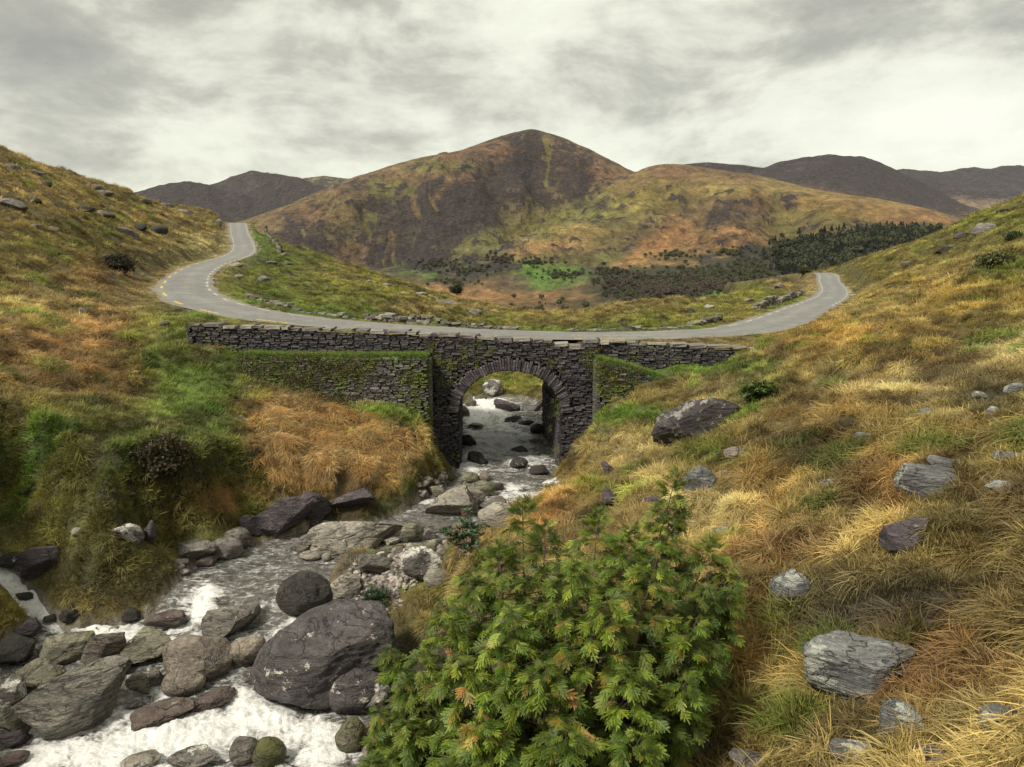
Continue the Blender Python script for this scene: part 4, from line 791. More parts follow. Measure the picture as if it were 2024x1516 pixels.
# barrel: the courses on the right inner wall and the soffit
bar = []
z = zbot
while z < zs:
    h = rng.uniform(.1, .2); y = YB + .5
    while y < 36.3:
        l = rng.uniform(.3, .7); t = (y + l / 2 - YB) / (36.6 - YB)
        bar.append(((axr - .42 * t + .10, y + l / 2, z + h / 2), (l * .97, .36, h * .94), (0, 0, -math.pi / 2 + rng.normal(0, .03))))
        bar.append(((axl - .42 * t - .10, y + l / 2, z + h / 2), (l * .97, .36, h * .94), (0, 0, math.pi / 2 + rng.normal(0, .03))))
        y += l
    z += h
for loc, size, rot in bar[:300]: put_stone('barrel_stone', bridge, base, loc, size, m_vous, rot)
merged_stones('small_barrel_stones', bridge, base, bar[300:], m_vous)
def coping(parent, base, x0, x1, y, fn, wall_t=.5, mat=None, skip=None):
    x = x0
    while x < x1 - .1:
        l = min(rng.uniform(.32, .95), x1 - x); h = rng.uniform(.09, .16)
        if not (skip and skip(x + l / 2)):
            o = put_stone('coping_stone', parent, base, (x + l / 2, y + wall_t / 2 + rng.uniform(-.05, .05), fn(x + l / 2) - h / 2 + rng.uniform(0, .07)), (l * .98, wall_t + .12, h), mat or m_cope, (rng.normal(0, .03), rng.normal(0, .03), rng.normal(0, .05)))
            # thin shards standing between the coping stones
            if rng.random() < .45: put_stone('coping_stone', parent, base, (x, y + wall_t / 2 - .08, fn(x) + rng.uniform(-.06, .02)), (rng.uniform(.2, .4), wall_t * .8, .06), m_slate, (rng.normal(0, .1), rng.normal(0, .5), rng.normal(0, .1)))
        x += l
coping(bridge, base, X_(860, 660), X_(1151, 686), YB + .0, cop_b, .66)
# --- parapets
def parapet(name_lab, px0, px1, drop0, drop1):
    x0, x1 = X_(px0, 660, 29.7), X_(px1, 680, 29.7); base = ((x0 + x1) / 2, 29.9, min(cop_l(x0), cop_l(x1)) - drop0)
    t = tag(empty('parapet_wall', base), name_lab, 'wall', None, 'thing')
    bot = lambda x: cop_l(x) - np.interp(x, [x0, x1], [drop0, drop1])
    box_mesh('core', t, base, [(x0 + .05, 29.82, bot(x0) - .5), (x1 - .02, 29.82, bot(x1) - .5), (x1 - .02, 30.08, bot(x1) - .5), (x0 + .05, 30.08, bot(x0) - .5), (x0 + .05, 29.82, cop_l(x0) - .17), (x1 - .02, 29.82, cop_l(x1) - .17), (x1 - .02, 30.08, cop_l(x1) - .17), (x0 + .05, 30.08, cop_l(x0) - .17)], m_core)
    it = courses(x0, x1, min(bot(x0), bot(x1)) - .15, max(cop_l(x0), cop_l(x1)), 29.7, lambda x, z: x0 < x < x1 and bot(x) - .15 < z < cop_l(x) - .12, .045, .10, .15, .40, .42, .04)
    emit(t, base, it, m_slate, 300)
    coping(t, base, x0, x1, 29.66, cop_l, .62)
    return t
parapet('long left parapet of dark slate with pale coping stones along the road', 371, 858, 1.08, 1.02)
parapet('right parapet of dark slate running into the golden grass slope', 1152, 1492, 0.98, 0.75)
# --- wing walls under the green ledges
def wing(label, top_tab, px0, px1, y, zb, mat, limit=300):
    top = px_line(top_tab, y); x0, x1 = X_(px0, 750, y), X_(px1, 750, y); base = ((x0 + x1) / 2, y, zb)
    t = tag(empty('retaining_wall', base), label, 'wall', None, 'thing'); n = 8
    V = []; xs = np.linspace(x0, x1, n)
    for x in xs: V += [(x, y + .14, zb), (x, y + .14, top(x) - .05), (x, 30.0, top(x) + .02), (x, 30.0, zb)]
    Fc = [(4 * i + a_, 4 * i + b_, 4 * i + 4 + b_, 4 * i + 4 + a_) for i in range(n - 1) for a_, b_ in ((0, 1), (1, 2), (2, 3))] + [(0, 3, 2, 1), (4 * n - 4, 4 * n - 3, 4 * n - 2, 4 * n - 1)]
    core = mesh_np('core', np.array(V) - np.array(base), np.array(Fc)[:, ::-1], mat_ledge, False, t)
    emit(t, base, courses(x0, x1, zb, max(top(x) for x in xs), y, lambda x, z: x0 < x < x1 and z < top(x) - .04, .045, .10, .16, .42, .42, .045), mat, limit)
    # return faces at the ends
    rt = []
    for xe, sgn in ((x0, 1), (x1, -1)):
        z = zb
        while z < top(xe) - .1:
            h = rng.uniform(.07, .12)
            yy = y + .25
            while yy < 29.6:
                l = rng.uniform(.2, .5); rt.append(((xe + sgn * .08, yy + l / 2, z + h / 2), (l, .36, h * .93), (0, 0, (-1 if sgn > 0 else 1) * math.pi / 2))); yy += l
            z += h
    merged_stones('end_stones', t, base, rt, mat)
    return t, top
mat_ledge, nt = new_mat('ledge_turf'); geo = N(nt, 'ShaderNodeNewGeometry'); finish(nt, princ(nt, mix_(nt, noise_(nt, geo.outputs['Position'], 4, 5), (0.03, 0.045, 0.012), (0.09, 0.13, 0.02)), 0.95))
wing_l, wl_top = wing('mossy left retaining wall below the grass ledge, between the slope and the arch', [(468, 702), (560, 705), (700, 706), (846, 706)], 470, 845, 28.5, -8.3, m_wing)
wing_r, wr_top = wing('short right retaining wall with turf top, between the arch and the golden slope', [(1180, 712), (1230, 722), (1280, 738), (1318, 752), (1400, 790)], 1182, 1330, 28.5, -7.6, m_wing)

# --- low drystone walls along the far verge
def dry_wall(label, s0, s1, lat, hfn, cap=260, lmin=.26, lmax=.55, hs=.12):
    mid = at_s((s0 + s1) / 2, lat); base = (mid[0], mid[1], float(H(mid[0], mid[1])))
    t = tag(empty('drystone_wall', base), label, 'wall', 'low drystone walls beside the road', 'thing'); n = 0; items = []
    for course in range(6):
        s = s0 + rng.uniform(0, .3)
        while s < s1:
            l = rng.uniform(lmin, lmax); p = at_s(s, lat + rng.normal(0, .05)); q = at_s(s + .3, lat)
            hh = hs * rng.uniform(.7, 1.2)
            if course * hs < hfn(s) and rng.random() < .95:
                g = max(float(H(p[0], p[1])), p[2] - .15)
                items.append(((p[0], p[1], g + (course + .4) * hs), (l, rng.uniform(.3, .45), hh), (rng.normal(0, .08), rng.normal(0, .1), math.atan2(q[1] - p[1], q[0] - p[0]) + rng.normal(0, .2))))
            s += l
    items.sort(key=lambda it: -it[1][0])
    for it in items[:cap]: put_stone('stone', t, base, it[0], it[1], m_dry, it[2])
    merged_stones('small_stones', t, base, items[cap:], m_dry)
sW = lambda px, py, d: s_of(px, py, d)
inner = -side
nh = lambda s, k, lo, hi: lo + (hi - lo) * max(0.0, float(fbm(np.array([s / 4.0]), np.array([k * 1.7]), None, 3, 33)[0]) + .45)
dry_wall('low ruined slate wall on the grass verge behind the left parapet', sW(640, 640, 36), sW(1005, 655, 33.5), inner * (HALF + 1.35), lambda s: nh(s, 1, .1, .55))
dry_wall('broken line of wall stones on the inside of the left road bend', sW(440, 590, 48), sW(610, 638, 36), inner * (HALF + 1.6), lambda s: nh(s, 2, -.05, .38), 160)
dry_wall('low lichen grey wall curving along the verge right of the arch', sW(1130, 664, 33.2), sW(1530, 633, 43), inner * (HALF + 1.3), lambda s: nh(s, 3, .22, .5))
dry_wall('tumbled wall stones beside the road near the left crest', sW(474, 452, 150), sW(500, 500, 103), inner * (HALF + 3.2), lambda s: nh(s, 4, .2, .9), 90, .5, 1.1, .25)
dry_wall('tumbled wall stones inside the right road bend', sW(1585, 612, 56), sW(1648, 580, 86), inner * (HALF + 1.6), lambda s: nh(s, 5, .1, .7), 90, .4, .8, .2)
# ------------------------------------------------------------------ boulders and stones, each a thing of its own
def rock_mat(name, dark, mid, pale, lich=0.5, lthr=0.62, lcol=(0.55, 0.54, 0.48), strata=6.0, moss=0.0):
    m, nt = new_mat(name)
    tcn = N(nt, 'ShaderNodeTexCoord'); oi = N(nt, 'ShaderNodeObjectInfo'); geo = N(nt, 'ShaderNodeNewGeometry')
    sh = N(nt, 'ShaderNodeVectorMath', operation='ADD'); L(nt, tcn.outputs['Object'], sh.inputs[0])
    cmb = N(nt, 'ShaderNodeCombineXYZ'); r10 = math_(nt, 'MULTIPLY', oi.outputs['Random'], 37.0)
    for i in range(3): L(nt, r10, cmb.inputs[i])
    L(nt, cmb.outputs[0], sh.inputs[1]); pos = sh.outputs[0]
    mp1 = N(nt, 'ShaderNodeMapping', inp={'Scale': (1.0, 1.0, strata), 'Rotation': (0.25, 0.35, 0)}); L(nt, pos, mp1.inputs[0])
    n1 = noise_(nt, mp1.outputs[0], 1.5, 8, 0.68, 0.5); n2 = noise_(nt, pos, 2.3, 7, 0.66); n3 = noise_(nt, pos, 22, 4, 0.7); n4 = noise_(nt, pos, 1.1, 4, 0.5)
    v = math_(nt, 'ADD', math_(nt, 'MULTIPLY', n1, 0.75), math_(nt, 'MULTIPLY', n3, 0.28))
    c = ramp_(nt, v, [(0.34, dark), (0.52, mid), (0.72, pale)])
    c = mix_(nt, 1.0, c, ramp_(nt, n4, [(0.3, 0.75), (0.7, 1.2)]), 'MULTIPLY')
    lf = ramp_(nt, math_(nt, 'ADD', n2, math_(nt, 'MULTIPLY', math_(nt, 'SUBTRACT', n3, 0.5), 0.22)), [(lthr, 0.0), (lthr + 0.025, 1.0)])
    c = mix_(nt, math_(nt, 'MULTIPLY', lf, lich), c, lcol)
    if moss > 0:
        mf = ramp_(nt, n4, [(0.66 - moss * 0.3, 0.0), (0.78 - moss * 0.3, 0.85)])
        c = mix_(nt, mf, c, mix_(nt, n3, (0.05, 0.06, 0.015), (0.14, 0.15, 0.03)))
    mp2 = N(nt, 'ShaderNodeMapping', inp={'Scale': (1.0, 1.0, strata * .55), 'Rotation': (0.3, 0.3, .2)}); L(nt, pos, mp2.inputs[0])
    n5 = noise_(nt, mp2.outputs[0], 1.1, 5, 0.55, 0.6); n6 = noise_(nt, mp1.outputs[0], 7.0, 5, .65)
    crk = ramp_(nt, math_(nt, 'ABSOLUTE', math_(nt, 'SUBTRACT', n5, 0.5)), [(0.0, 0.0), (0.014, 1.0)])
    c = mix_(nt, 1.0, c, ramp_(nt, crk, [(0.0, 0.38), (1.0, 1.0)]), 'MULTIPLY')
    c = mix_(nt, 1.0, c, ramp_(nt, n6, [(0.32, 0.62), (0.68, 1.35)]), 'MULTIPLY')
    h = math_(nt, 'ADD', math_(nt, 'ADD', n1, math_(nt, 'MULTIPLY', n3, 0.45)), math_(nt, 'ADD', math_(nt, 'MULTIPLY', crk, 0.35), math_(nt, 'MULTIPLY', n6, .6)))
    finish(nt, princ(nt, c, ramp_(nt, n4, [(0.3, 0.62), (0.7, 0.85)]), bump_(nt, h, 1.0, 0.12)))
    return m
RM = {
 'dark': rock_mat('dark_boulder_rock', (0.022, 0.019, 0.017), (0.045, 0.04, 0.034), (0.085, 0.075, 0.062), 0.85, 0.67, strata=2.0),
 'giant': rock_mat('giant_boulder_rock', (0.050, 0.043, 0.045), (0.094, 0.083, 0.083), (0.175, 0.156, 0.144), 0.95, 0.625, (0.62, 0.61, 0.53), 5.0),
 'grey': rock_mat('grey_rock', (0.075, 0.068, 0.060), (0.188, 0.168, 0.147), (0.360, 0.330, 0.285), 0.6, 0.66, strata=4.0),
 'brown': rock_mat('brown_rock', (0.090, 0.075, 0.063), (0.225, 0.188, 0.150), (0.405, 0.345, 0.277), 0.5, 0.68, strata=3.0),
 'olive': rock_mat('olive_grey_rock', (0.083, 0.078, 0.054), (0.225, 0.210, 0.150), (0.420, 0.398, 0.300), 0.6, 0.67, strata=5.0, moss=0.2),
 'striped': rock_mat('layered_rock', (0.068, 0.063, 0.054), (0.195, 0.180, 0.150), (0.405, 0.375, 0.315), 0.9, 0.68, (0.6, 0.58, 0.5), 9.0, 0.12),
 'purple': rock_mat('purple_rock', (0.035, 0.027, 0.034), (0.094, 0.075, 0.083), (0.213, 0.181, 0.181), 0.7, 0.64, (0.45, 0.42, 0.38), 7.0),
 'pale': rock_mat('pale_rock', (0.132, 0.120, 0.102), (0.300, 0.270, 0.222), (0.504, 0.462, 0.384), 0.7, 0.62, strata=5.0),
 'blue': rock_mat('lichen_slab_rock', (0.06, 0.06, 0.062), (0.19, 0.19, 0.185), (0.38, 0.39, 0.37), 0.75, 0.56, (0.50, 0.52, 0.45), 8.0),
 'lichen': rock_mat('white_lichen_rock', (0.052, 0.047, 0.043), (0.143, 0.130, 0.117), (0.312, 0.286, 0.247), 0.95, 0.52, (0.62, 0.60, 0.53), 3.0),
 'slab': rock_mat('speckled_slab_rock', (0.028, 0.022, 0.026), (0.08, 0.066, 0.068), (0.19, 0.165, 0.155), 0.85, 0.55, (0.42, 0.40, 0.35), 10.0),
 'moss': rock_mat('mossy_rock', (0.065, 0.058, 0.046), (0.169, 0.150, 0.111), (0.312, 0.286, 0.221), 0.5, 0.66, strata=3.0, moss=0.8),
 'red': rock_mat('reddish_rock', (0.05, 0.036, 0.032), (0.12, 0.088, 0.075), (0.22, 0.18, 0.155), 0.4, 0.68, strata=5.0),
}
def sphere_pts(n):
    bm = bmesh.new(); bmesh.ops.create_icosphere(bm, subdivisions=n, radius=1.0)
    v = np.array([p.co[:] for p in bm.verts]); f = np.array([[p.index for p in q.verts] for q in bm.faces]); bm.free(); return v, f
SPH = {k: sphere_pts(k) for k in (2, 3, 4, 5, 6)}
def rock_shape(seed, lod, form):
    r = np.random.default_rng(seed); v, f = SPH[lod]; v = v.copy()
    cuts, dep, lay, rnd = {'round': (12, (.74, .98), .010, .07), 'block': (16, (.48, .82), .020, .07), 'slab': (14, (.45, .82), .040, .08), 'wedge': (12, (.36, .78), .030, .07)}[form]
    s = v + seed * 1.37
    v = v * (1 + rnd * 1.6 * fbm(s[:, 0] * 1.2, s[:, 1] * 1.2, s[:, 2] * 1.2, 3, seed % 50)[:, None])
    for _ in range(cuts):
        n = r.normal(size=3); n /= np.linalg.norm(n); o = r.uniform(*dep); dd = v @ n - o
        dd = dd + .05 * fbm(s[:, 0] * 2.5, s[:, 1] * 2.5, s[:, 2] * 2.5, 2, int(r.integers(99)))
        v -= np.maximum(dd, 0)[:, None] * n * 0.95
    sd_ = r.normal(size=3) * np.array([.35, .35, 1]); sd_ /= np.linalg.norm(sd_)
    t = v @ sd_ * (7 if form == 'round' else 10) + fbm(s[:, 0] * 1.5, s[:, 1] * 1.5, s[:, 2] * 1.5, 3, 7) * 1.6
    q = t - np.floor(t); lay_ = (sstep(0, .8, q) - sstep(.88, 1, q)) - .5
    lay_ = lay_ * (.4 + .9 * sstep(-.2, .4, vnoise(s[:, 0] * 2, s[:, 1] * 2, s[:, 2] * 2, 5)))
    rad = v - sd_ * (v @ sd_)[:, None]; rad /= np.linalg.norm(rad, axis=1)[:, None] + 1e-6
    v = v + rad * (lay * lay_)[:, None]
    nr = v / np.linalg.norm(v, axis=1)[:, None]
    rg = ridged(s[:, 0] * 2.4 + s[:, 2] * 1.1, s[:, 1] * 2.4 - s[:, 2] * 1.7, 4, 21, .6)
    v += nr * (fbm(s[:, 0] * 6, s[:, 1] * 6, s[:, 2] * 6, 4, 9, .6) * .045 + (rg - .3) * (.030 if form != 'round' else .016))[:, None]
    v -= (v.max(0) + v.min(0)) / 2; v /= (v.max(0) - v.min(0)) / 2
    return v, f
ROCKS = []     # footprints, so that no grass grows through the stone
def rock(px, py, w, h, roll, form, mat, label, name='boulder', group=None, sink=0.12, fn=None, deep=0.85, yaw=None):
    p = hit(px, py + h * 0.30, fn)
    if p is None: p = P(px, py, 150.0)
    zc_ = p[1] * ct - p[2] * st; k = zc_ / F
    cvis = P(px, py, p[1])
    ww, hh = w * k, h * k; dp = max(ww * deep * (.75 if form == 'slab' else .9), hh * .8)
    look = math.atan2(-cvis[2], math.hypot(cvis[0], cvis[1]))
    # the height seen from above includes some of the top
    hz = max(hh * 0.62, (hh - dp * math.sin(look) * 0.55) / max(math.cos(look), .3) * 1.05)
    hz *= 1 + sink
    lod = 6 if w > 250 else 5 if w > 85 else 4 if w > 36 else 3 if w > 16 else 2
    seed = int(px * 7 + py * 13) % 9973
    v, f = rock_shape(seed, lod, form)
    v = v * np.array([ww / 2, dp / 2, hz / 2])
    a_ = math.radians(roll); R = np.array([[math.cos(a_), 0, -math.sin(a_)], [0, 1, 0], [math.sin(a_), 0, math.cos(a_)]])
    v = v @ R.T
    if abs(roll) > 4:   # keep the seen width
        v[:, 0] *= ww / (v[:, 0].max() - v[:, 0].min()) * 1.0
    if roll > 30 and w > 150: v[:, 2] *= hh * .95 / (v[:, 2].max() - v[:, 2].min())
    yw = (random.uniform(-.25, .25) if yaw is None else yaw) - math.atan2(cvis[0], cvis[1])
    c_, s_ = math.cos(yw), math.sin(yw); v = v @ np.array([[c_, -s_, 0], [s_, c_, 0], [0, 0, 1]]).T
    zb = v[:, 2].min()
    loc = np.array([cvis[0], p[1] + dp * .12, cvis[2] + zb * sink * .4])
    gz_ = float(Hw(np.array([loc[0]]), np.array([loc[1]]))[0])
    if loc[2] + zb > gz_ - hz * .08: loc[2] = gz_ - hz * .10 - zb      # rests on the ground
    o = mesh_np(name, v, f, RM[mat], True); o.location = loc
    tag(o, label, 'rock' if name != 'boulder' else 'boulder', group)
    ROCKS.append((loc[0], loc[1], max(ww, dp) * .46, loc[2] + v[:, 2].max()))
    return o
R_ = rock
g1 = 'boulders in the foreground rapids'
R_(640, 1308, 292, 195, 20, 'round', 'giant', 'huge dark purple boulder with white lichen spots in the rapids', 'boulder', g1, .1, None, .8)
R_(703, 1372, 120, 105, 10, 'round', 'giant', 'dark rounded lump leaning on the right end of the huge spotted boulder', 'boulder', g1)
R_(735, 1306, 68, 78, 25, 'block', 'lichen', 'pale lichen capped stone lying on the huge spotted boulder', 'boulder', g1, -.1, lambda x, y: Hw(x, y) + .9)
R_(600, 1178, 112, 95, 0, 'round', 'dark', 'blackish rounded boulder standing mid stream beside the shingle bank', 'boulder', g1, .05)
R_(675, 1172, 78, 58, 12, 'slab', 'pale', 'pinkish smooth slab right behind the blackish mid stream boulder', 'boulder', g1)
R_(456, 1232, 112, 72, 8, 'block', 'grey', 'cracked grey boulder splitting the white water below the cascade', 'boulder', g1)
R_(385, 1306, 135, 100, -6, 'round', 'brown', 'big smooth brown boulder in the middle of the boulder row', 'boulder', g1)
R_(360, 1350, 82, 60, 0, 'round', 'brown', 'low dark brown stone tucked under the smooth brown boulder', 'boulder', g1)
R_(286, 1283, 108, 72, 14, 'slab', 'olive', 'flat greenish slab tilted against the smooth brown boulder', 'boulder', g1)
R_(208, 1284, 82, 88, 38, 'wedge', 'brown', 'upright brown wedge stone between two greenish slabs', 'boulder', g1)
R_(125, 1280, 108, 66, 12, 'block', 'olive', 'greenish grey block at the upper left of the boulder row', 'boulder', g1)
R_(152, 1388, 208, 138, 22, 'slab', 'striped', 'large tilted boulder with fine ribbed layers above the foam', 'boulder', g1, .1)
R_(72, 1338, 92, 58, 20, 'block', 'olive', 'olive grey stone behind the ribbed boulder', 'boulder', g1)
R_(16, 1375, 58, 78, 0, 'round', 'lichen', 'round stone with a big white lichen cap at the stream edge', 'boulder', g1)
R_(22, 1425, 52, 88, 50, 'wedge', 'olive', 'narrow leaning stone below the white capped stone', 'boulder', g1)
R_(272, 1350, 44, 56, 40, 'wedge', 'olive', 'small greenish wedge between the ribbed boulder and the brown stones', 'boulder', g1)
R_(303, 1338, 30, 44, 10, 'block', 'grey', 'small upright grey stone left of the low dark brown stone', 'boulder', g1)
R_(232, 1322, 50, 34, 5, 'round', 'moss', 'small mossy stone on top of the boulder row', 'boulder', g1)
R_(415, 1384, 94, 22, 6, 'slab', 'red', 'flat reddish slab below the brown boulders', 'boulder', g1)
R_(318, 1408, 120, 24, 6, 'slab', 'red', 'long reddish bedrock shelf washed by foam', 'boulder', g1, .3)
R_(480, 1290, 82, 62, 0, 'round', 'brown', 'wet round boulder with white water pouring over it', 'boulder', g1, .25)
R_(322, 1226, 84, 34, 6, 'slab', 'red', 'wet brown slab under the cascade', 'boulder', g1)
R_(258, 1214, 40, 30, 10, 'block', 'dark', 'small dark stone at the foot of the earthy bank', 'boulder', g1)
R_(76, 1112, 88, 72, -20, 'slab', 'purple', 'smooth purple slab beside the little side waterfall', 'boulder', g1)
R_(136, 1216, 38, 28, 0, 'block', 'dark', 'small black stone in the side waterfall', 'boulder', g1)
R_(20, 1108, 50, 30, 0, 'block', 'dark', 'dark rubble block at the top of the side waterfall', 'boulder', g1)
R_(20, 1290, 84, 70, 10, 'block', 'dark', 'dark bank block at the left end of the boulder row', 'boulder', g1)
R_(52, 1245, 50, 34, 12, 'block', 'purple', 'dark stone at the foot of the side waterfall', 'boulder', g1)
R_(46, 1180, 30, 18, -20, 'block', 'dark', 'small dark stone splitting the side waterfall', 'boulder', g1)
R_(98, 1222, 26, 16, -10, 'block', 'dark', 'lowest dark stone in the side waterfall', 'boulder', g1)
R_(480, 1486, 56, 60, 0, 'round', 'grey', 'round grey stone rising from the foam next to a mossy one', 'boulder', g1)
R_(530, 1490, 66, 56, 0, 'round', 'moss', 'moss covered stone rising from the foam', 'boulder', g1)
R_(275, 1506, 72, 30, 0, 'round', 'pale', 'low pale stone in the lowest foam', 'boulder', g1)
R_(375, 1504, 92, 34, 0, 'block', 'lichen', 'low lichen patched stone in the lowest foam', 'boulder', g1)
R_(25, 1462, 52, 36, 0, 'block', 'purple', 'dark purple stone at the foam edge below the leaning stone', 'boulder', g1)
R_(24, 1502, 56, 30, 0, 'block', 'red', 'small rusty stone at the very edge of the lowest foam', 'boulder', g1)
R_(692, 1458, 62, 66, 0, 'round', 'moss', 'mossy round stone under the cypress branches', 'boulder', g1)
R_(385, 1090, 78, 42, 6, 'block', 'grey', 'dark grey stone at the bank where the smooth water begins', 'boulder')
R_(447, 1087, 62, 46, 0, 'round', 'grey', 'rounded grey stone against the left bank, lower of a pair', 'boulder')
R_(468, 1067, 54, 48, 0, 'round', 'grey', 'rounded grey stone against the left bank, upper of a pair', 'boulder')
R_(247, 1055, 64, 42, -18, 'block', 'lichen', 'white topped rock sticking out of the left grass bank', 'rock')
R_(292, 1055, 28, 56, -10, 'wedge', 'purple', 'narrow dark rock beside the white topped bank rock', 'rock')
R_(497, 1038, 58, 44, -10, 'block', 'purple', 'low purple block at the stream end of the layered outcrop', 'boulder')
R_(562, 1018, 138, 78, 16, 'slab', 'purple', 'big layered purple outcrop under the left bank', 'boulder')
R_(622, 998, 62, 84, 55, 'wedge', 'purple', 'upright purple slab wedged against the layered outcrop', 'boulder')
R_(687, 988, 98, 38, 8, 'slab', 'purple', 'flat purple ledge stone overhanging from the golden bank', 'boulder', None, 0, None, 1.1)
R_(640, 1040, 55, 30, -10, 'block', 'purple', 'small purple block at the foot of the upright slab', 'boulder')
R_(405, 1110, 50, 22, 10, 'slab', 'red', 'small reddish stone at the lip of the smooth water', 'boulder')
R_(700, 1058, 195, 66, 10, 'slab', 'pale', 'broad pale sloping slab in the middle of the stream', 'boulder', None, .25)
R_(725, 1076, 62, 30, 12, 'slab', 'olive', 'flat olive stone resting on the broad pale slab', 'boulder')
R_(606, 1076, 62, 42, 20, 'wedge', 'grey', 'pointed grey stone at the left end of the broad pale slab', 'boulder', None, .2)
R_(614, 1099, 46, 20, 0, 'round', 'pale', 'low cream stone just under water below the pointed stone', 'boulder')
R_(645, 1102, 20, 18, 0, 'round', 'pale', 'small cream cobble beside the low cream stone', 'boulder')
R_(813, 1057, 52, 48, 0, 'block', 'olive', 'square edged olive block at the right of the pale slab', 'boulder')
R_(868, 1040, 52, 28, 6, 'slab', 'grey', 'flat grey stone left of the leafy shrub', 'boulder')
R_(776, 1070, 42, 17, 4, 'slab', 'pale', 'thin pale stone left of the square olive block', 'boulder')
R_(786, 1090, 26, 18, 0, 'round', 'pale', 'round pale cobble below the square olive block', 'boulder')
R_(764, 1100, 30, 18, 0, 'round', 'dark', 'small dark cobble left of the round pale cobble', 'boulder')
R_(818, 1087, 46, 26, 15, 'block', 'olive', 'angular olive stone behind the lichen spotted dark boulder', 'boulder')
R_(856, 1082, 38, 30, 20, 'block', 'olive', 'tilted olive stone below the leafy shrub', 'boulder')
R_(850, 1056, 24, 26, 20, 'wedge', 'grey', 'small upright grey stone between the olive block and the shrub', 'boulder')
R_(770, 1105, 46, 16, 0, 'round', 'dark', 'low dark stone at the top of the shingle', 'boulder')
R_(832, 1117, 86, 68, -5, 'round', 'lichen', 'dark maroon boulder spotted with white lichen beside the cypress', 'boulder')
R_(862, 1142, 52, 38, 0, 'round', 'pale', 'pale grey stone at the foot of the lichen spotted boulder', 'boulder')
R_(755, 1116, 96, 42, -22, 'slab', 'striped', 'striped wedge of slate lying on the shingle', 'boulder')
R_(890, 1000, 108, 62, 14, 'slab', 'pale', 'large pale slab beside the dark pool', 'boulder', None, .2)
R_(925, 985, 66, 56, 30, 'wedge', 'pale', 'pale split stone leaning on the large pale slab', 'boulder')
R_(985, 1020, 80, 54, -14, 'slab', 'pale', 'sloping buff slab left of the golden bank foot', 'boulder')
R_(955, 968, 48, 36, 0, 'round', 'olive', 'rounded olive stone just below the bridge', 'boulder')
R_(972, 998, 60, 30, 10, 'slab', 'grey', 'flat grey slab between the buff slab and the split stone', 'boulder')
R_(862, 971, 34, 26, 10, 'block', 'olive', 'greenish stone left of the brown cobble below the bridge', 'boulder')
R_(917, 964, 27, 19, 0, 'round', 'red', 'reddish brown cobble below the bridge', 'boulder')
R_(929, 945, 36, 24, 5, 'round', 'olive', 'low olive stone under the left foot of the arch', 'boulder')
R_(888, 942, 24, 20, 0, 'round', 'moss', 'small green stone against the left pier', 'boulder')
R_(872, 946, 20, 18, 0, 'round', 'grey', 'small grey stone left of the small green stone', 'boulder')
R_(958, 944, 24, 21, 0, 'round', 'brown', 'brown cobble in front of the arch', 'boulder')
R_(985, 963, 22, 18, 0, 'round', 'dark', 'dark cobble at the edge of the white water below the bridge', 'boulder')
R_(1026, 917, 38, 25, 0, 'round', 'dark', 'dark round boulder in the water under the arch', 'boulder')
R_(1064, 930, 44, 24, 10, 'block', 'dark', 'dark angular boulder near the right pier', 'boulder')
R_(1026, 889, 36, 14, 4, 'slab', 'dark', 'black flat stone in the water under the arch', 'boulder')
R_(925, 874, 34, 28, -15, 'block', 'dark', 'black wet rock along the left side under the arch', 'boulder')
R_(946, 908, 44, 24, -30, 'slab', 'dark', 'black wet ridge of rock reaching into the water under the arch', 'boulder')
R_(1003, 803, 56, 24, -4, 'slab', 'purple', 'dark layered block beyond the arch', 'boulder')
R_(1056, 803, 50, 26, 4, 'slab', 'blue', 'pale overhanging slab beyond the arch', 'boulder')
R_(973, 767, 40, 34, 10, 'round', 'lichen', 'big rounded boulder topped with grass beyond the arch', 'boulder')
R_(916, 816, 26, 26, 0, 'round', 'brown', 'smooth brown boulder beyond the left pier', 'boulder')
R_(930, 796, 24, 14, 0, 'round', 'moss', 'small mossy stone behind the smooth brown boulder', 'boulder')
R_(950, 786, 26, 12, 0, 'round', 'moss', 'low green stone at the head of the white water', 'boulder')
R_(940, 842, 32, 10, 0, 'slab', 'brown', 'flat brown stone in the white water beyond the arch', 'boulder')
R_(1014, 828, 34, 14, 8, 'slab', 'brown', 'slanting brown stone right of the white water', 'boulder')
R_(1040, 836, 34, 14, 8, 'slab', 'purple', 'slanting purple stone under the pale overhang', 'boulder')
R_(1062, 848, 30, 20, 0, 'block', 'dark', 'dark block beneath the pale overhanging slab', 'boulder')
R_(1058, 872, 30, 12, 4, 'slab', 'grey', 'low grey ledge in the stream beyond the arch', 'boulder')
R_(1096, 956, 52, 22, 3, 'slab', 'lichen', 'white lichen covered stone at the tip of the golden bank', 'boulder')
gs = 'rocks in the golden slope'
R_(1370, 836, 172, 104, 36, 'slab', 'slab', 'long dark speckled slab slanting out of the golden slope', 'rock', gs, -.1, None, .4)
R_(1456, 897, 48, 28, 5, 'round', 'brown', 'smooth brown stone below the long speckled slab', 'rock', gs)
R_(1378, 952, 66, 44, 38, 'slab', 'blue', 'pale streaked slab behind the cypress tip', 'rock', gs, .1, None, .5)
R_(1424, 940, 32, 20, 35, 'slab', 'blue', 'small pale slab right of the pale streaked slab', 'rock', gs)
R_(1432, 1054, 48, 32, 4, 'block', 'pale', 'square pale stone at the right edge of the cypress', 'rock', gs)
R_(1414, 1086, 26, 22, 0, 'round', 'pale', 'small pinkish stone under the square pale stone', 'rock', gs)
R_(1566, 1160, 80, 78, -38, 'block', 'blue', 'grey cracked boulder dipping into the earth hollow', 'rock', gs)
R_(1838, 955, 128, 66, 6, 'slab', 'blue', 'blue grey cracked slab, widest on the upper golden slope', 'rock', gs)
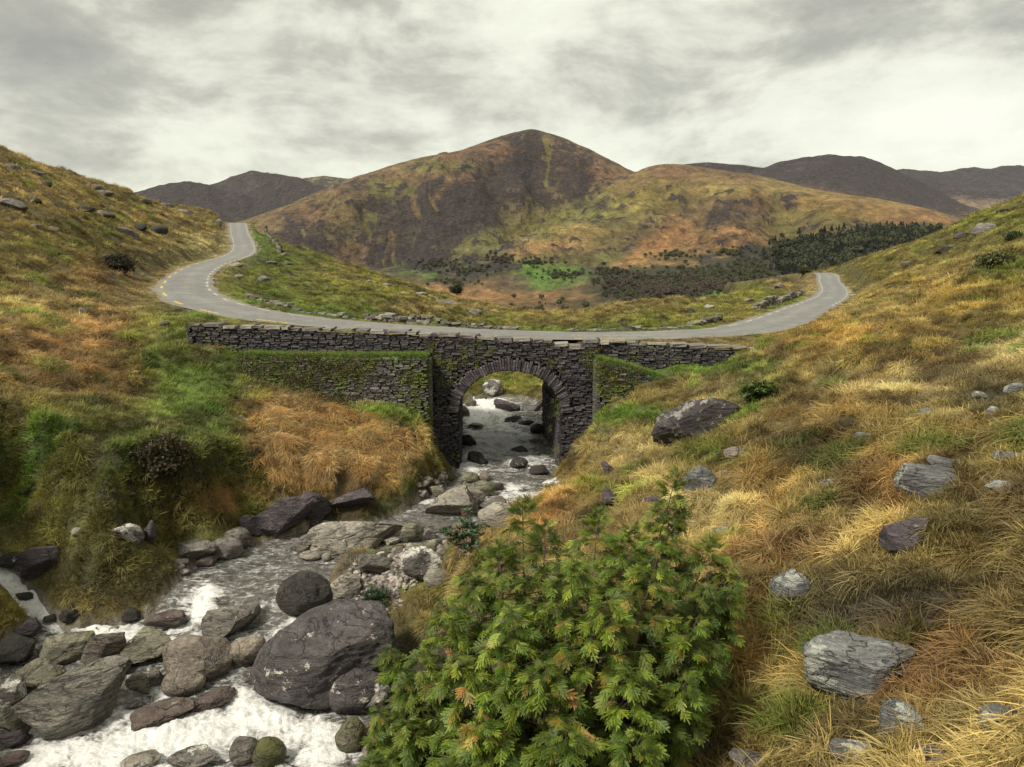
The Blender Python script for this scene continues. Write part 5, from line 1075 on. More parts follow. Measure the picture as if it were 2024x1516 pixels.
R_(1872, 916, 68, 28, -10, 'slab', 'blue', 'thin slab with a grass tuft above the blue grey cracked slab', 'rock', gs)
R_(2006, 912, 72, 38, -6, 'slab', 'blue', 'whitish slab at the right margin of the golden slope', 'rock', gs)
R_(1994, 966, 78, 38, 4, 'slab', 'blue', 'grey slab beneath the whitish slab at the margin', 'rock', gs)
R_(1800, 1070, 88, 74, 30, 'block', 'purple', 'dark earth stained boulder under an overhanging tussock', 'rock', gs)
R_(1832, 1058, 26, 24, 0, 'round', 'blue', 'small pale stone on the dark earth stained boulder', 'rock', gs, -.2)
R_(1833, 816, 38, 18, 4, 'slab', 'blue', 'small pale slab near the dark earth scar', 'rock', gs)
R_(1961, 812, 26, 18, 10, 'block', 'blue', 'pale stone under the dark earth scar', 'rock', gs)
R_(1938, 782, 34, 16, 0, 'slab', 'grey', 'flat stone at the upper edge of the dark earth scar', 'rock', gs)
R_(2010, 770, 40, 26, 20, 'slab', 'blue', 'grey stone in the dark earth scar at the margin', 'rock', gs)
R_(1916, 832, 26, 16, 10, 'block', 'grey', 'small grey stone left of the pale scar stone', 'rock', gs)
R_(1708, 866, 34, 24, 0, 'round', 'blue', 'pale round stone half hidden in bleached grass', 'rock', gs)
R_(1640, 958, 34, 24, 10, 'block', 'blue', 'small blue grey stone in the golden slope', 'rock', gs)
R_(1946, 1148, 28, 22, 20, 'block', 'grey', 'small grey stone beside a straw tussock', 'rock', gs)
R_(1204, 987, 30, 46, 50, 'slab', 'purple', 'dark upright stone left of the cypress tip', 'rock', gs, .05, None, .5)
R_(1200, 928, 26, 36, 60, 'slab', 'purple', 'small dark stone higher on the straw bank', 'rock', gs, .05, None, .5)
R_(1283, 995, 44, 24, 20, 'slab', 'purple', 'purple slab showing through behind the cypress leaders', 'rock', gs)
R_(1705, 1318, 205, 138, 24, 'slab', 'blue', 'large triangular slab streaked with lichen low on the golden slope', 'rock', gs, .05, None, .7)
R_(1784, 1432, 80, 90, -8, 'block', 'blue', 'upright cracked rock below the large triangular slab', 'rock', gs)
R_(1702, 1494, 112, 52, 0, 'round', 'lichen', 'lumpy rock crusted with pale lichen at the bottom of the slope', 'rock', gs)
R_(1988, 1440, 80, 84, 30, 'slab', 'blue', 'weathered slab behind drooping straw tussocks', 'rock', gs)
R_(1862, 1500, 108, 34, 8, 'slab', 'purple', 'long low rock right of the lichen crusted rock', 'rock', gs)
R_(1500, 1508, 112, 26, 4, 'slab', 'grey', 'long flat rock half buried beside the cypress', 'rock', gs)
R_(1372, 1494, 36, 44, 10, 'block', 'grey', 'grey rubble stone under the cypress', 'rock', gs)
R_(1398, 1474, 26, 28, 20, 'wedge', 'pale', 'pale splinter stone beside the grey rubble stone', 'rock', gs)
R_(1842, 1234, 34, 32, 20, 'block', 'purple', 'dark stone in the bare earth hollow', 'rock', gs)
gl = 'outcrops on the left hill'
R_(312, 456, 36, 20, 0, 'round', 'dark', 'black rounded outcrop near the road on the left hill', 'rock', gl)
R_(252, 460, 38, 16, -18, 'slab', 'grey', 'slanting grey outcrop left of the black rounded one', 'rock', gl)
R_(276, 449, 26, 14, 0, 'block', 'dark', 'small black outcrop between the slanting and rounded ones', 'rock', gl)
R_(24, 404, 52, 20, -8, 'slab', 'grey', 'long layered outcrop at the left hill margin', 'rock', gl)
R_(62, 396, 36, 12, -12, 'slab', 'dark', 'dark ledge right of the long layered outcrop', 'rock', gl)
R_(168, 413, 34, 11, -4, 'slab', 'dark', 'dark flat ledge in the middle of the left hill', 'rock', gl)
R_(205, 423, 40, 12, -8, 'slab', 'grey', 'grey flat ledge right of the dark flat ledge', 'rock', gl)
R_(88, 363, 26, 10, 0, 'block', 'dark', 'dark block below the left hill crest', 'rock', gl)
R_(24, 332, 28, 14, -20, 'block', 'grey', 'grey boulder near the highest left crest', 'rock', gl)
R_(75, 342, 22, 9, -10, 'slab', 'grey', 'small ledge on the left hill crest', 'rock', gl)
R_(192, 370, 20, 10, -10, 'block', 'grey', 'grey knob on the skyline of the left hill', 'rock', gl)
R_(205, 381, 34, 9, -8, 'slab', 'grey', 'flat ledge just under the skyline of the left hill', 'rock', gl)
R_(70, 448, 28, 11, 0, 'slab', 'grey', 'pale edged ledge low on the left hill', 'rock', gl)
R_(104, 454, 24, 12, -10, 'block', 'grey', 'pale stone right of the pale edged ledge', 'rock', gl)
R_(432, 440, 14, 14, 0, 'block', 'grey', 'roadside rock beside the left road crest', 'rock', gl)
R_(330, 408, 26, 10, -10, 'slab', 'blue', 'light grey ledge above the left road crest', 'rock', gl)
R_(362, 419, 26, 9, -10, 'slab', 'blue', 'light grey ledge nearest the left road crest', 'rock', gl)
R_(285, 397, 26, 7, 0, 'slab', 'grey', 'thin grey ledge high on the left hill', 'rock', gl)
R_(170, 614, 26, 10, -20, 'slab', 'grey', 'grey stone in the brown grass of the near left slope', 'rock', gl)
R_(325, 640, 20, 10, 0, 'block', 'purple', 'brown stone near the end of the left parapet', 'rock', gl)
R_(252, 976, 30, 14, 10, 'slab', 'brown', 'pinkish flat stone on the left bank', 'rock', gl)
R_(72, 965, 28, 14, 5, 'slab', 'red', 'rusty red stone on the left bank', 'rock', gl)
R_(48, 972, 22, 12, 5, 'slab', 'red', 'smaller rusty stone left of the rusty red one', 'rock', gl)
R_(155, 1055, 26, 24, 15, 'block', 'pale', 'small pale stone in the dark left bank', 'rock', gl)
R_(478, 824, 14, 7, 0, 'slab', 'pale', 'small white stone left of the orange grass', 'rock', gl)
R_(493, 765, 9, 9, 0, 'block', 'pale', 'tiny white stone at the top of the orange grass', 'rock', gl)
R_(684, 858, 12, 6, 0, 'slab', 'pale', 'small white stone on the orange grass, right one', 'rock', gl)
R_(627, 862, 10, 6, 0, 'slab', 'pale', 'small white stone on the orange grass, left one', 'rock', gl)
gh = 'rocks on the grassy hump'
R_(522, 553, 28, 15, 0, 'round', 'grey', 'rounded grey stone in the green inside the left bend', 'rock', gh)
R_(468, 547, 24, 8, 6, 'slab', 'pale', 'flat pale ledge at the inside of the left bend', 'rock', gh)
R_(466, 524, 30, 10, 15, 'slab', 'pale', 'upper pale ledge at the inside of the left bend', 'rock', gh)
R_(536, 520, 26, 9, 0, 'slab', 'grey', 'grey ledge in the dark green dip of the hump', 'rock', gh)
R_(562, 503, 14, 7, 0, 'block', 'pale', 'pale stone above the dark green dip', 'rock', gh)
R_(570, 520, 16, 7, 0, 'block', 'grey', 'small grey stone right of the dark green dip', 'rock', gh)
R_(722, 526, 14, 7, 0, 'block', 'pale', 'pale stone on the skyline of the hump', 'rock', gh)
R_(886, 598, 56, 11, -12, 'slab', 'grey', 'long slate outcrop on the falling hump', 'rock', gh)
R_(832, 581, 28, 8, -8, 'slab', 'pale', 'pale ledge above the long slate outcrop', 'rock', gh)
R_(941, 616, 28, 12, -12, 'slab', 'grey', 'short slate outcrop below the long one', 'rock', gh)
R_(728, 556, 12, 6, 0, 'slab', 'pale', 'small pale stone in the middle of the hump', 'rock', gh)
R_(764, 563, 20, 6, 0, 'slab', 'pale', 'thin pale ledge in the middle of the hump', 'rock', gh)
R_(1402, 606, 22, 9, 0, 'block', 'pale', 'pale stone on the right hump', 'rock', gh)
R_(1366, 616, 18, 11, 0, 'block', 'dark', 'dark outcrop on the right hump', 'rock', gh)
R_(1480, 594, 22, 9, 10, 'block', 'grey', 'grey outcrop along the edge of the right hump', 'rock', gh)
R_(1540, 566, 22, 9, 15, 'block', 'grey', 'grey outcrop near the right road crest', 'rock', gh)
gr = 'outcrops on the upper right hill'
R_(1945, 452, 46, 16, 18, 'slab', 'grey', 'grey outcrop ledge high on the right hill', 'rock', gr)
R_(1905, 465, 36, 13, 18, 'slab', 'purple', 'dark ledge left of the highest right outcrop', 'rock', gr)
R_(1868, 495, 34, 15, 15, 'slab', 'dark', 'dark scar of rock in the middle of the right hill', 'rock', gr)
R_(1938, 446, 16, 10, 0, 'block', 'pale', 'pale stone on top of the highest right outcrop', 'rock', gr)
R_(1982, 418, 22, 9, 5, 'block', 'dark', 'dark stone on the skyline of the right hill', 'rock', gr)
R_(1688, 585, 14, 7, 0, 'slab', 'pale', 'white stone at the roadside of the right bend', 'rock', gr)
R_(1790, 520, 20, 8, 15, 'slab', 'grey', 'grey ledge low on the upper right hill', 'rock', gr)

# shingle and stream cobbles: nobody could count them
pr = []
def pebbles(cx_, cy_, rx, ry, n, lo, hi):
    for _ in range(n):
        a_ = rng.uniform(0, 6.283); q = math.sqrt(rng.uniform()); p = hit(cx_ + rx * q * math.cos(a_), cy_ + ry * q * math.sin(a_), H)
        if p is not None: pr.append((p, rng.uniform(lo, hi)))
pebbles(760, 1135, 70, 45, 420, .035, .11); pebbles(735, 1190, 60, 30, 240, .035, .10); pebbles(800, 1080, 80, 30, 120, .05, .18); pebbles(880, 960, 60, 30, 90, .06, .2); pebbles(830, 1055, 90, 35, 60, .06, .2); pebbles(1000, 960, 80, 40, 60, .06, .2)
pebbles(200, 1300, 160, 60, 50, .06, .2); pebbles(70, 1460, 70, 60, 40, .06, .2); pebbles(1060, 850, 30, 60, 25, .06, .16); pebbles(1380, 1490, 60, 30, 50, .03, .09); pebbles(400, 1130, 60, 30, 30, .06, .2)
V, Fc, n = [], [], 0
for p, s in pr:
    v, f = SPH[2]; q = v * np.array([s, s * rng.uniform(.6, 1), s * rng.uniform(.4, .7)]); q = q * (1 + .25 * vnoise(v[:, 0] * 1.7 + s * 99, v[:, 1] * 1.7, v[:, 2] * 1.7)[:, None])
    a_ = rng.uniform(0, 6.28); q = q @ np.array([[math.cos(a_), -math.sin(a_), 0], [math.sin(a_), math.cos(a_), 0], [0, 0, 1]])
    V.append(q + p + np.array([0, 0, s * .15])); Fc.append(f + n); n += len(v)
m_peb, nt = new_mat('pebbles'); geo = N(nt, 'ShaderNodeNewGeometry'); vor = N(nt, 'ShaderNodeTexVoronoi', inp={'Scale': 7.0}); L(nt, geo.outputs['Position'], vor.inputs['Vector'])
c = ramp_(nt, N(nt, 'ShaderNodeSeparateColor', inp={0: vor.outputs['Color']}).outputs[0], [(0.0, (0.08, 0.07, 0.065)), (0.5, (0.22, 0.19, 0.17)), (1.0, (0.42, 0.37, 0.33))])
finish(nt, princ(nt, c, 0.8, bump_(nt, noise_(nt, geo.outputs['Position'], 30, 4), 0.4, 0.02)))
pb = mesh_np('gravel', np.vstack(V), np.vstack(Fc), m_peb, True); tag(pb, 'rounded grey and pink shingle along the stream', 'gravel', None, 'stuff')
# ------------------------------------------------------------------ vegetation
HID = {}
def proto_collection(name, meshes):
    c = bpy.data.collections.new(name)
    for m in meshes: c.objects.link(bpy.data.objects.new(m.name, m))
    return c
def scatter(name, pts, rot, scl, colr, vi, coll, mat, parent=None, base=(0, 0, 0)):
    """instances of small plant meshes on given points, coloured per plant"""
    me = bpy.data.meshes.new(name); n = len(pts)
    me.vertices.add(n); me.vertices.foreach_set('co', (np.asarray(pts) - np.array(base)).astype(np.float32).ravel())
    a_ = me.attributes.new('rot', 'FLOAT_VECTOR', 'POINT'); a_.data.foreach_set('vector', np.asarray(rot, np.float32).ravel())
    a_ = me.attributes.new('scl', 'FLOAT_VECTOR', 'POINT'); a_.data.foreach_set('vector', np.asarray(scl, np.float32).ravel())
    a_ = me.attributes.new('col', 'FLOAT_COLOR', 'POINT'); a_.data.foreach_set('color', np.hstack([colr, np.ones((n, 1))]).astype(np.float32).ravel())
    a_ = me.attributes.new('vi', 'INT', 'POINT'); a_.data.foreach_set('value', np.asarray(vi, np.int32))
    o = link(bpy.data.objects.new(name, me), parent)
    g = bpy.data.node_groups.new(name + '_nodes', 'GeometryNodeTree')
    g.interface.new_socket('Geometry', in_out='INPUT', socket_type='NodeSocketGeometry'); g.interface.new_socket('Geometry', in_out='OUTPUT', socket_type='NodeSocketGeometry')
    gi = g.nodes.new('NodeGroupInput'); go = g.nodes.new('NodeGroupOutput')
    ci = g.nodes.new('GeometryNodeCollectionInfo'); ci.inputs['Collection'].default_value = coll; ci.inputs['Separate Children'].default_value = True; ci.inputs['Reset Children'].default_value = True
    ip = g.nodes.new('GeometryNodeInstanceOnPoints'); ip.inputs['Pick Instance'].default_value = True
    def attr(nm, typ):
        q = g.nodes.new('GeometryNodeInputNamedAttribute'); q.data_type = typ; q.inputs['Name'].default_value = nm; return q.outputs['Attribute']
    e2r = g.nodes.new('FunctionNodeEulerToRotation'); g.links.new(attr('rot', 'FLOAT_VECTOR'), e2r.inputs[0])
    g.links.new(gi.outputs[0], ip.inputs['Points']); g.links.new(ci.outputs[0], ip.inputs['Instance']); g.links.new(attr('vi', 'INT'), ip.inputs['Instance Index'])
    g.links.new(e2r.outputs[0], ip.inputs['Rotation']); g.links.new(attr('scl', 'FLOAT_VECTOR'), ip.inputs['Scale']); g.links.new(ip.outputs[0], go.inputs[0])
    md = o.modifiers.new('scatter', 'NODES'); md.node_group = g
    return o
def leaf_mat(name, trans=0.35, rough=0.6, var=0.35):
    m, nt = new_mat(name)
    at = N(nt, 'ShaderNodeAttribute', attribute_name='col'); at.attribute_type = 'INSTANCER'
    oi = N(nt, 'ShaderNodeObjectInfo'); lf = N(nt, 'ShaderNodeAttribute', attribute_name='tone')
    c = mix_(nt, 1.0, at.outputs['Color'], ramp_(nt, lf.outputs['Fac'], [(0.0, 1 - var), (1.0, 1 + var)]), 'MULTIPLY')
    d = princ(nt, c, rough); t = N(nt, 'ShaderNodeBsdfTranslucent'); L(nt, c, t.inputs[0])
    mx = N(nt, 'ShaderNodeMixShader', inp={0: trans}); L(nt, d, mx.inputs[1]); L(nt, t.outputs[0], mx.inputs[2]); finish(nt, mx.outputs[0]); return m
m_grass = leaf_mat('grass_blades', 0.3, 0.7); m_leaf = leaf_mat('leaves', 0.22, 0.55, 0.42)
def raw_mesh(name, V, Q, tone, mat):
    me = bpy.data.meshes.new(name); V = np.asarray(V, np.float32); Q = np.asarray(Q, np.int32)
    me.vertices.add(len(V)); me.vertices.foreach_set('co', V.ravel()); me.loops.add(Q.size); me.polygons.add(len(Q)); me.loops.foreach_set('vertex_index', Q.ravel())
    me.polygons.foreach_set('loop_start', np.arange(0, Q.size, Q.shape[1]).astype(np.int32)); me.update(calc_edges=True)
    a_ = me.attributes.new('tone', 'FLOAT', 'POINT'); a_.data.foreach_set('value', np.asarray(tone, np.float32)); me.materials.append(mat); return me
def tuft(seed, n, hgt, spread, droop, width, rb, comb=0.0):
    r = np.random.default_rng(seed); V, Q, T = [], [], []
    for b in range(n):
        a_ = r.uniform(0, 6.283); br = rb * math.sqrt(r.uniform()); bx, by = br * math.cos(a_), br * math.sin(a_)
        az = a_ + r.normal(0, .9); dx, dy = math.cos(az), math.sin(az); dx += comb; q = math.hypot(dx, dy) + 1e-6; dx /= q; dy /= q
        h = hgt * r.uniform(.45, 1.1); sp = spread * r.uniform(.3, 1.2) * h; dr = droop * r.uniform(.4, 1.2) * h
        w = width * r.uniform(.7, 1.2); tn = r.uniform(0, 1); nx, ny = -dy, dx; i0 = len(V)
        for k, t in enumerate((0, .38, .72, 1.0)):
            x = bx + dx * sp * t ** 1.5; y = by + dy * sp * t ** 1.5; z = h * t - dr * t ** 2.4
            ww = w * (1, .9, .6, .08)[k] / 2
            V += [(x - nx * ww, y - ny * ww, z), (x + nx * ww, y + ny * ww, z)]; T += [tn, tn]
        for k in range(3): Q.append((i0 + 2 * k, i0 + 2 * k + 1, i0 + 2 * k + 3, i0 + 2 * k + 2))
    return raw_mesh('grass_tuft', V, Q, T, m_grass)
# 0-2 short turf, 3-6 tussocks with drooping blades, 7-8 combed long grass
protos = [tuft(1, 34, .16, .8, .25, .011, .11), tuft(2, 34, .19, .9, .3, .011, .12), tuft(3, 30, .14, 1.0, .2, .012, .12),
          tuft(4, 38, .25, 1.0, .55, .011, .08), tuft(5, 38, .28, 1.1, .65, .011, .09), tuft(6, 36, .24, 1.2, .5, .011, .10), tuft(7, 40, .31, .95, .6, .010, .09),
          tuft(8, 38, .31, 1.3, .85, .011, .13, 1.0), tuft(9, 38, .35, 1.4, .95, .010, .13, 1.2)]
grass_c = proto_collection('grass_protos', protos)
def orient(n, az, tilt, spin):
    """euler angles of Rz(az) Ry(tilt) Rz(spin)"""
    ca, sa = np.cos(az), np.sin(az); cb, sb = np.cos(tilt), np.sin(tilt); cs, ss = np.cos(spin), np.sin(spin)
    m20 = -sb * cs; m21 = sb * ss; m22 = cb; m10 = sa * cb * cs + ca * ss; m00 = ca * cb * cs - sa * ss
    return np.stack([np.arctan2(m21, m22), -np.arcsin(np.clip(m20, -1, 1)), np.arctan2(m10, m00)], -1)
NC = 460000
tt = rng.uniform(math.radians(-46), math.radians(46), NC); rl = np.exp(rng.uniform(math.log(5.2), math.log(216), NC))
gx_, gy_ = rl * np.sin(tt), rl * np.cos(tt) - 4.0
# steep banks have more surface than their plan shows: more plants there
qx, qy = rng.uniform(-17, 3, 150000), rng.uniform(8, 31, 150000); q_s = np.hypot(H(qx + .15, qy) - H(qx - .15, qy), H(qx, qy + .15) - H(qx, qy - .15)) / .3
qk = rng.uniform(0, 1, 150000) < sstep(.7, 2.6, q_s) * .9
gx_ = np.r_[gx_, qx[qk]]; gy_ = np.r_[gy_, qy[qk]]; rl = np.r_[rl, np.hypot(qx[qk], qy[qk] + 4.0)]
gz_ = H(gx_, gy_)
ppx, ppy, pzc = proj(np.stack([gx_, gy_, gz_], -1))
ok = (gy_ > 1.5) & (ppx > -140) & (ppx < 2164) & (ppy < 1760) & (ppy > 250)
ok &= ~((ppx > 760) & (ppx < 1340) & (ppy > 1250))          # deep under the cypress nothing grows
gx_, gy_, gz_, rl, ppx, ppy = (a_[ok] for a_ in (gx_, gy_, gz_, rl, ppx, ppy))
dr_, tr_ = seg_dist(gx_, gy_, ROAD)
inw = np.zeros(len(gx_), bool); nm = (gy_ < 50) & (gx_ > -16) & (gx_ < 12); inw[nm] = in_poly(gx_[nm], gy_[nm], POLY)
ds_ = np.full(len(gx_), 9.0); ds_[nm], _ = seg_dist(gx_[nm], gy_[nm], POLY, True)
ok = ~inw & (dr_ > HALF - .05 + .45 * fbm(gx_ * .8, gy_ * .8, None, 3, 31)) & (ds_ > .22)
xwl0, xwl1, xwr1 = X_(470, 750, 28.5), X_(846, 750, 28.5), X_(1400, 750, 28.5)
ok &= ~((gx_ > bxl - .1) & (gx_ < bxr + .1) & (gy_ > 29.3) & (gy_ < 36.7))
ok &= ~((gx_ > xwl0) & (gx_ < X_(1332, 750, 28.5)) & (gy_ > 28.45) & (gy_ < 30.2)) & ~((gx_ > X_(370, 660, 29.7)) & (gx_ < X_(1500, 690, 29.7)) & (gy_ > 29.6) & (gy_ < 30.25))
for (rx, ry, rr_, top_) in ROCKS:
    m = (np.abs(gx_ - rx) < rr_) & (np.abs(gy_ - ry) < rr_)
    if m.any(): ok[m] &= ~((np.hypot(gx_[m] - rx, gy_[m] - ry) < rr_ * .72))
e_ = .12
sx = (H(gx_ + e_, gy_) - H(gx_ - e_, gy_)) / (2 * e_); sy = (H(gx_, gy_ + e_) - H(gx_, gy_ - e_)) / (2 * e_); sl = np.hypot(sx, sy)
# bare earth scars, and the dark faces of the bank where only a few tufts hang
bare = np.zeros(len(gx_))
for bx, by, rx, ry, k_ in ((1790, 1185, 110, 32, .62), (1850, 1230, 60, 35, .6), (1700, 1212, 60, 30, .6), (1970, 785, 55, 32, .9), (1590, 890, 50, 30, .5), (760, 1140, 80, 50, 1.2), (1340, 1490, 60, 30, .9), (230, 535, 26, 16, .8), (1900, 1160, 50, 30, .5), (1640, 960, 25, 14, .4), (700, 1215, 70, 40, 1.0), (850, 1080, 60, 40, 1.0), (1770, 1100, 50, 30, .6), (1990, 1010, 30, 20, .6)):
    bare += k_ * np.exp(-((ppx - bx) / rx) ** 2 - ((ppy - by) / ry) ** 2)
bare += sstep(2.8, 5.0, sl) * .45
ok &= rng.uniform(0, 1, len(gx_)) > bare * 1.15
ok &= ~((fbm(gx_ * 1.3, gy_ * 1.3, None, 3, 201) < -.33) & (rng.uniform(0, 1, len(gx_)) < .75) & (dr_ > 4))
def cells(x, y, cs, seed):
    gx0 = np.floor(x / cs).astype(np.int64); gy0 = np.floor(y / cs).astype(np.int64); best = np.full(x.shape, 1e9); out = np.zeros(x.shape + (4,))
    for i in (-1, 0, 1):
        for j in (-1, 0, 1):
            ix, iy = gx0 + i, gy0 + j; z0 = np.int64(0)
            cx = (ix + .5 + .42 * _hash(ix, iy, z0, seed)) * cs; cy_ = (iy + .5 + .42 * _hash(ix, iy, z0, seed + 1)) * cs
            d = np.hypot(x - cx, y - cy_) / cs; m = d < best; best = np.where(m, d, best)
            out[m] = np.stack([cx, cy_, _hash(ix, iy, z0, seed + 2) * .5 + .5, _hash(ix, iy, z0, seed + 3) * .5 + .5], -1)[m]
    return best, out
# tussocks: every plant belongs to one, leans out from its middle and shares its tone
cb = np.zeros(len(gx_)); co_ = np.zeros((len(gx_), 4))
for r0, r1, cs in ((0, 17, .46), (17, 42, .78), (42, 90, 1.25), (90, 300, 2.1)):
    m = (rl >= r0) & (rl < r1)
    cb[m], co_[m] = cells(gx_[m] + .12 * fbm(gx_[m] * 2, gy_[m] * 2, None, 2, 7), gy_[m], cs, 400)
dryp = cover(gx_, gy_, gz_); dryp = sstep(.9, 1.9, dryp[:, 0] / np.maximum(dryp[:, 1], 1e-3))
ok &= rng.uniform(0, 1, len(gx_)) > sstep(.40, .72, cb) * (.35 + .55 * dryp)
S = np.nonzero(ok)[0]; cb, co_ = cb[S], co_[S]; gx_, gy_, gz_, rl, ppx, ppy, dr_, ds_, sx, sy, sl = (a_[S] for a_ in (gx_, gy_, gz_, rl, ppx, ppy, dr_, ds_, sx, sy, sl))
gcol = cover(gx_, gy_, gz_)
n = len(gx_)
dry = sstep(.9, 1.9, gcol[:, 0] / np.maximum(gcol[:, 1], 1e-3))      # 0 green turf .. 1 dry tussock
gcol *= rng.uniform(.72, 1.3, n)[:, None] * 1.3
gcol *= (.55 + .85 * co_[:, 2])[:, None] * (1.12 - .35 * cb)[:, None]
hue = co_[:, 3][:, None]; gcol = gcol * np.where(hue < .16, np.array([.62, .55, .5]), np.where(hue > .93, np.array([.66, .88, .55]), np.array([1.04, 1.0, 1.0])))
gcol += (rng.uniform(-.012, .02, n) * dry)[:, None] * np.array([1, .5, 0])
gcol = np.clip(gcol, .008, .8)
u_ = rng.uniform(0, 1, n)
vi = np.where(u_ > dry * 1.15, rng.integers(0, 3, n), np.where(rng.uniform(0, 1, n) < .45, rng.integers(7, 9, n), rng.integers(3, 7, n)))
size = np.interp(np.log(rl), np.log([6, 12, 30, 80, 216]), [.82, .92, 1.0, 1.5, 2.6]) * rng.uniform(.65, 1.25, n)
size = np.where((dr_ < 4.2), size * .55, size); size = np.where(ds_ < .7, size * .7, size)
size *= (1.22 - .75 * cb * (.4 + .6 * dry)) * (.8 + .4 * co_[:, 3])
az_down = np.arctan2(-sy, -sx) + rng.normal(0, .45, n)
wind = np.arctan2(fbm(gx_ / 3, gy_ / 3, None, 2, 301) * .8 - .35, .6 + fbm(gx_ / 3, gy_ / 3, None, 2, 305))
use_w = rng.uniform(0, 1, n) < .4
az_ = np.where(use_w, wind, az_down)
tilt = np.clip(np.arctan(sl) * .55 + rng.normal(.1, .14, n) + .25 * dry, 0, 1.25)
comb = (((ppx - 660) / 165) ** 2 + ((ppy - 885) / 75) ** 2 < 1) | (((ppx - 590) / 80) ** 2 + ((ppy - 825) / 50) ** 2 < 1)
comb &= rng.uniform(0, 1, n) < .86 + .5 * fbm(gx_ * 1.2, gy_ * 1.2, None, 3, 811)
vi = np.where(comb, rng.integers(7, 9, n), vi); cb = np.where(comb, .15, cb); gcol = np.where(comb[:, None], np.where((rng.uniform(0, 1, n) < .4)[:, None], np.array((.46, .33, .14)), np.array((.40, .225, .075))) * 1.05 * rng.uniform(.45, 1.4, n)[:, None] * (1 + .45 * fbm(gx_ * 1.4, gy_ * 2.6, None, 3, 808))[:, None] + rng.uniform(0, .04, n)[:, None] * np.array([1, .9, .5]), gcol)
az_ = np.where(comb, -.9 + .9 * fbm(gx_ * .55, gy_ * .55, None, 2, 809) + rng.normal(0, .2, n), az_)
out_az = np.arctan2(gy_ - co_[:, 1], gx_ - co_[:, 0]) + rng.normal(0, .35, n)
mx_ = np.cos(az_) * .75 + np.cos(out_az) * (.3 + 1.3 * cb); my_ = np.sin(az_) * .75 + np.sin(out_az) * (.3 + 1.3 * cb); az_ = np.where(comb, az_, np.arctan2(my_, mx_))
tilt = np.clip(tilt * .8 + .75 * cb * (.3 + .7 * dry), 0, 1.3)
rot = orient(n, az_, tilt, np.where(vi >= 7, rng.normal(0, .5, n), rng.uniform(0, 6.283, n)))
scl = size[:, None] * np.stack([np.ones(n), np.ones(n), rng.uniform(.75, 1.15, n)], -1)
pts = np.stack([gx_, gy_, gz_ - .015], -1)
side_r = (gx_ > np.interp(gy_, [8, 16, 22, 29, 33], [-2, -1.5, 1, 3, 6])) & (dr_ > HALF)
beyond = gy_ > np.interp(gx_, ROAD[:, 0][np.argsort(ROAD[:, 0])], ROAD[:, 1][np.argsort(ROAD[:, 0])])
hump = (gy_ > 34) & (gx_ > -60) & beyond & (ppx < 1660) & (ppx > 430)
for m_, lab in ((hump, 'short green and tawny grass on the humps beyond the road'), (side_r & ~hump, 'long golden dry grass covering the right slope'), (~side_r & ~hump, 'olive and orange grass covering the left hill and bank')):
    o = scatter('grass', pts[m_], rot[m_], scl[m_], gcol[m_], vi[m_], grass_c, m_grass); tag(o, lab, 'grass', None, 'stuff')
print('grass', n)

# turf on the ledges, moss on the walls: they belong to the walls
def clump(seed, n_, size_, lw, ll, flat=.5):
    r = np.random.default_rng(seed); V, Q, T = [], [], []
    for _ in range(n_):
        p = r.normal(size=3) * size_ * .5; p[2] *= flat; d = r.normal(size=3); d[2] = abs(d[2]); d /= np.linalg.norm(d); s_ = np.cross(d, r.normal(size=3)); s_ /= np.linalg.norm(s_)
        l, w = ll * r.uniform(.6, 1.3), lw * r.uniform(.6, 1.3); i0 = len(V); tn = r.uniform()
        V += [p, p + d * l * .5 + s_ * w / 2, p + d * l, p + d * l * .5 - s_ * w / 2]; T += [tn] * 4; Q.append((i0, i0 + 1, i0 + 2, i0 + 3))
    return raw_mesh('leaf_clump', V, Q, T, m_leaf)
moss_c = proto_collection('moss_protos', [clump(20 + k, 44, .16, .035, .07, .5) for k in range(3)])
def ledge_turf(parent, base, x0, x1, y0, y1, top, n_, colr):
    x = rng.uniform(x0, x1, n_); y = rng.uniform(y0, y1, n_); z = np.array([top(q) for q in x]) - .02
    c = np.array(colr) * rng.uniform(.6, 1.35, n_)[:, None]; m = rng.uniform(0, 1, n_) < .25; c[m] = c[m] * np.array([1.9, 1.15, 1.0])
    v = np.where(rng.uniform(0, 1, n_) < .12, rng.integers(3, 7, n_), rng.integers(0, 3, n_))
    o = scatter('turf', np.stack([x, y, z], -1), orient(n_, rng.uniform(-2.4, -.8, n_), np.abs(rng.normal(.15, .25, n_)) + .8 * (y < y0 + .25), rng.uniform(0, 6.28, n_)), (rng.uniform(.6, 1.1, n_))[:, None] * np.ones(3), c, v, grass_c, m_grass, parent, base)
    tag(o, None, None, None, 'stuff')
def wall_moss(parent, base, x0, x1, y, zb, top, n_, dens):
    P_, C_ = [], []
    while len(P_) < n_:
        x, z = rng.uniform(x0, x1), rng.uniform(zb, 0)
        if z > top(x): continue
        d = dens(x, z) + .9 * float(fbm(np.array([x * 1.1]), np.array([z * 1.6]), None, 3, 81)[0])
        if rng.uniform() < d: P_.append((x, y - rng.uniform(0, .08), z)); C_.append(np.array([(.055, .075, .012), (.11, .14, .02), (.09, .06, .025), (.16, .17, .03)][int(rng.integers(4))]) * rng.uniform(.7, 1.3))
        elif rng.uniform() < .002: n_ -= 1
    k_ = len(P_)
    o = scatter('moss', np.array(P_), np.stack([np.full(k_, 1.35) + rng.normal(0, .2, k_), rng.normal(0, .3, k_), rng.uniform(-.4, .4, k_)], -1), rng.uniform(.5, 1.15, k_)[:, None] * np.array([1, 1, .5]), np.array(C_), rng.integers(0, 3, k_), moss_c, m_leaf, parent, base)
    tag(o, None, None, None, 'stuff')
def bse(t): return tuple(t.location)
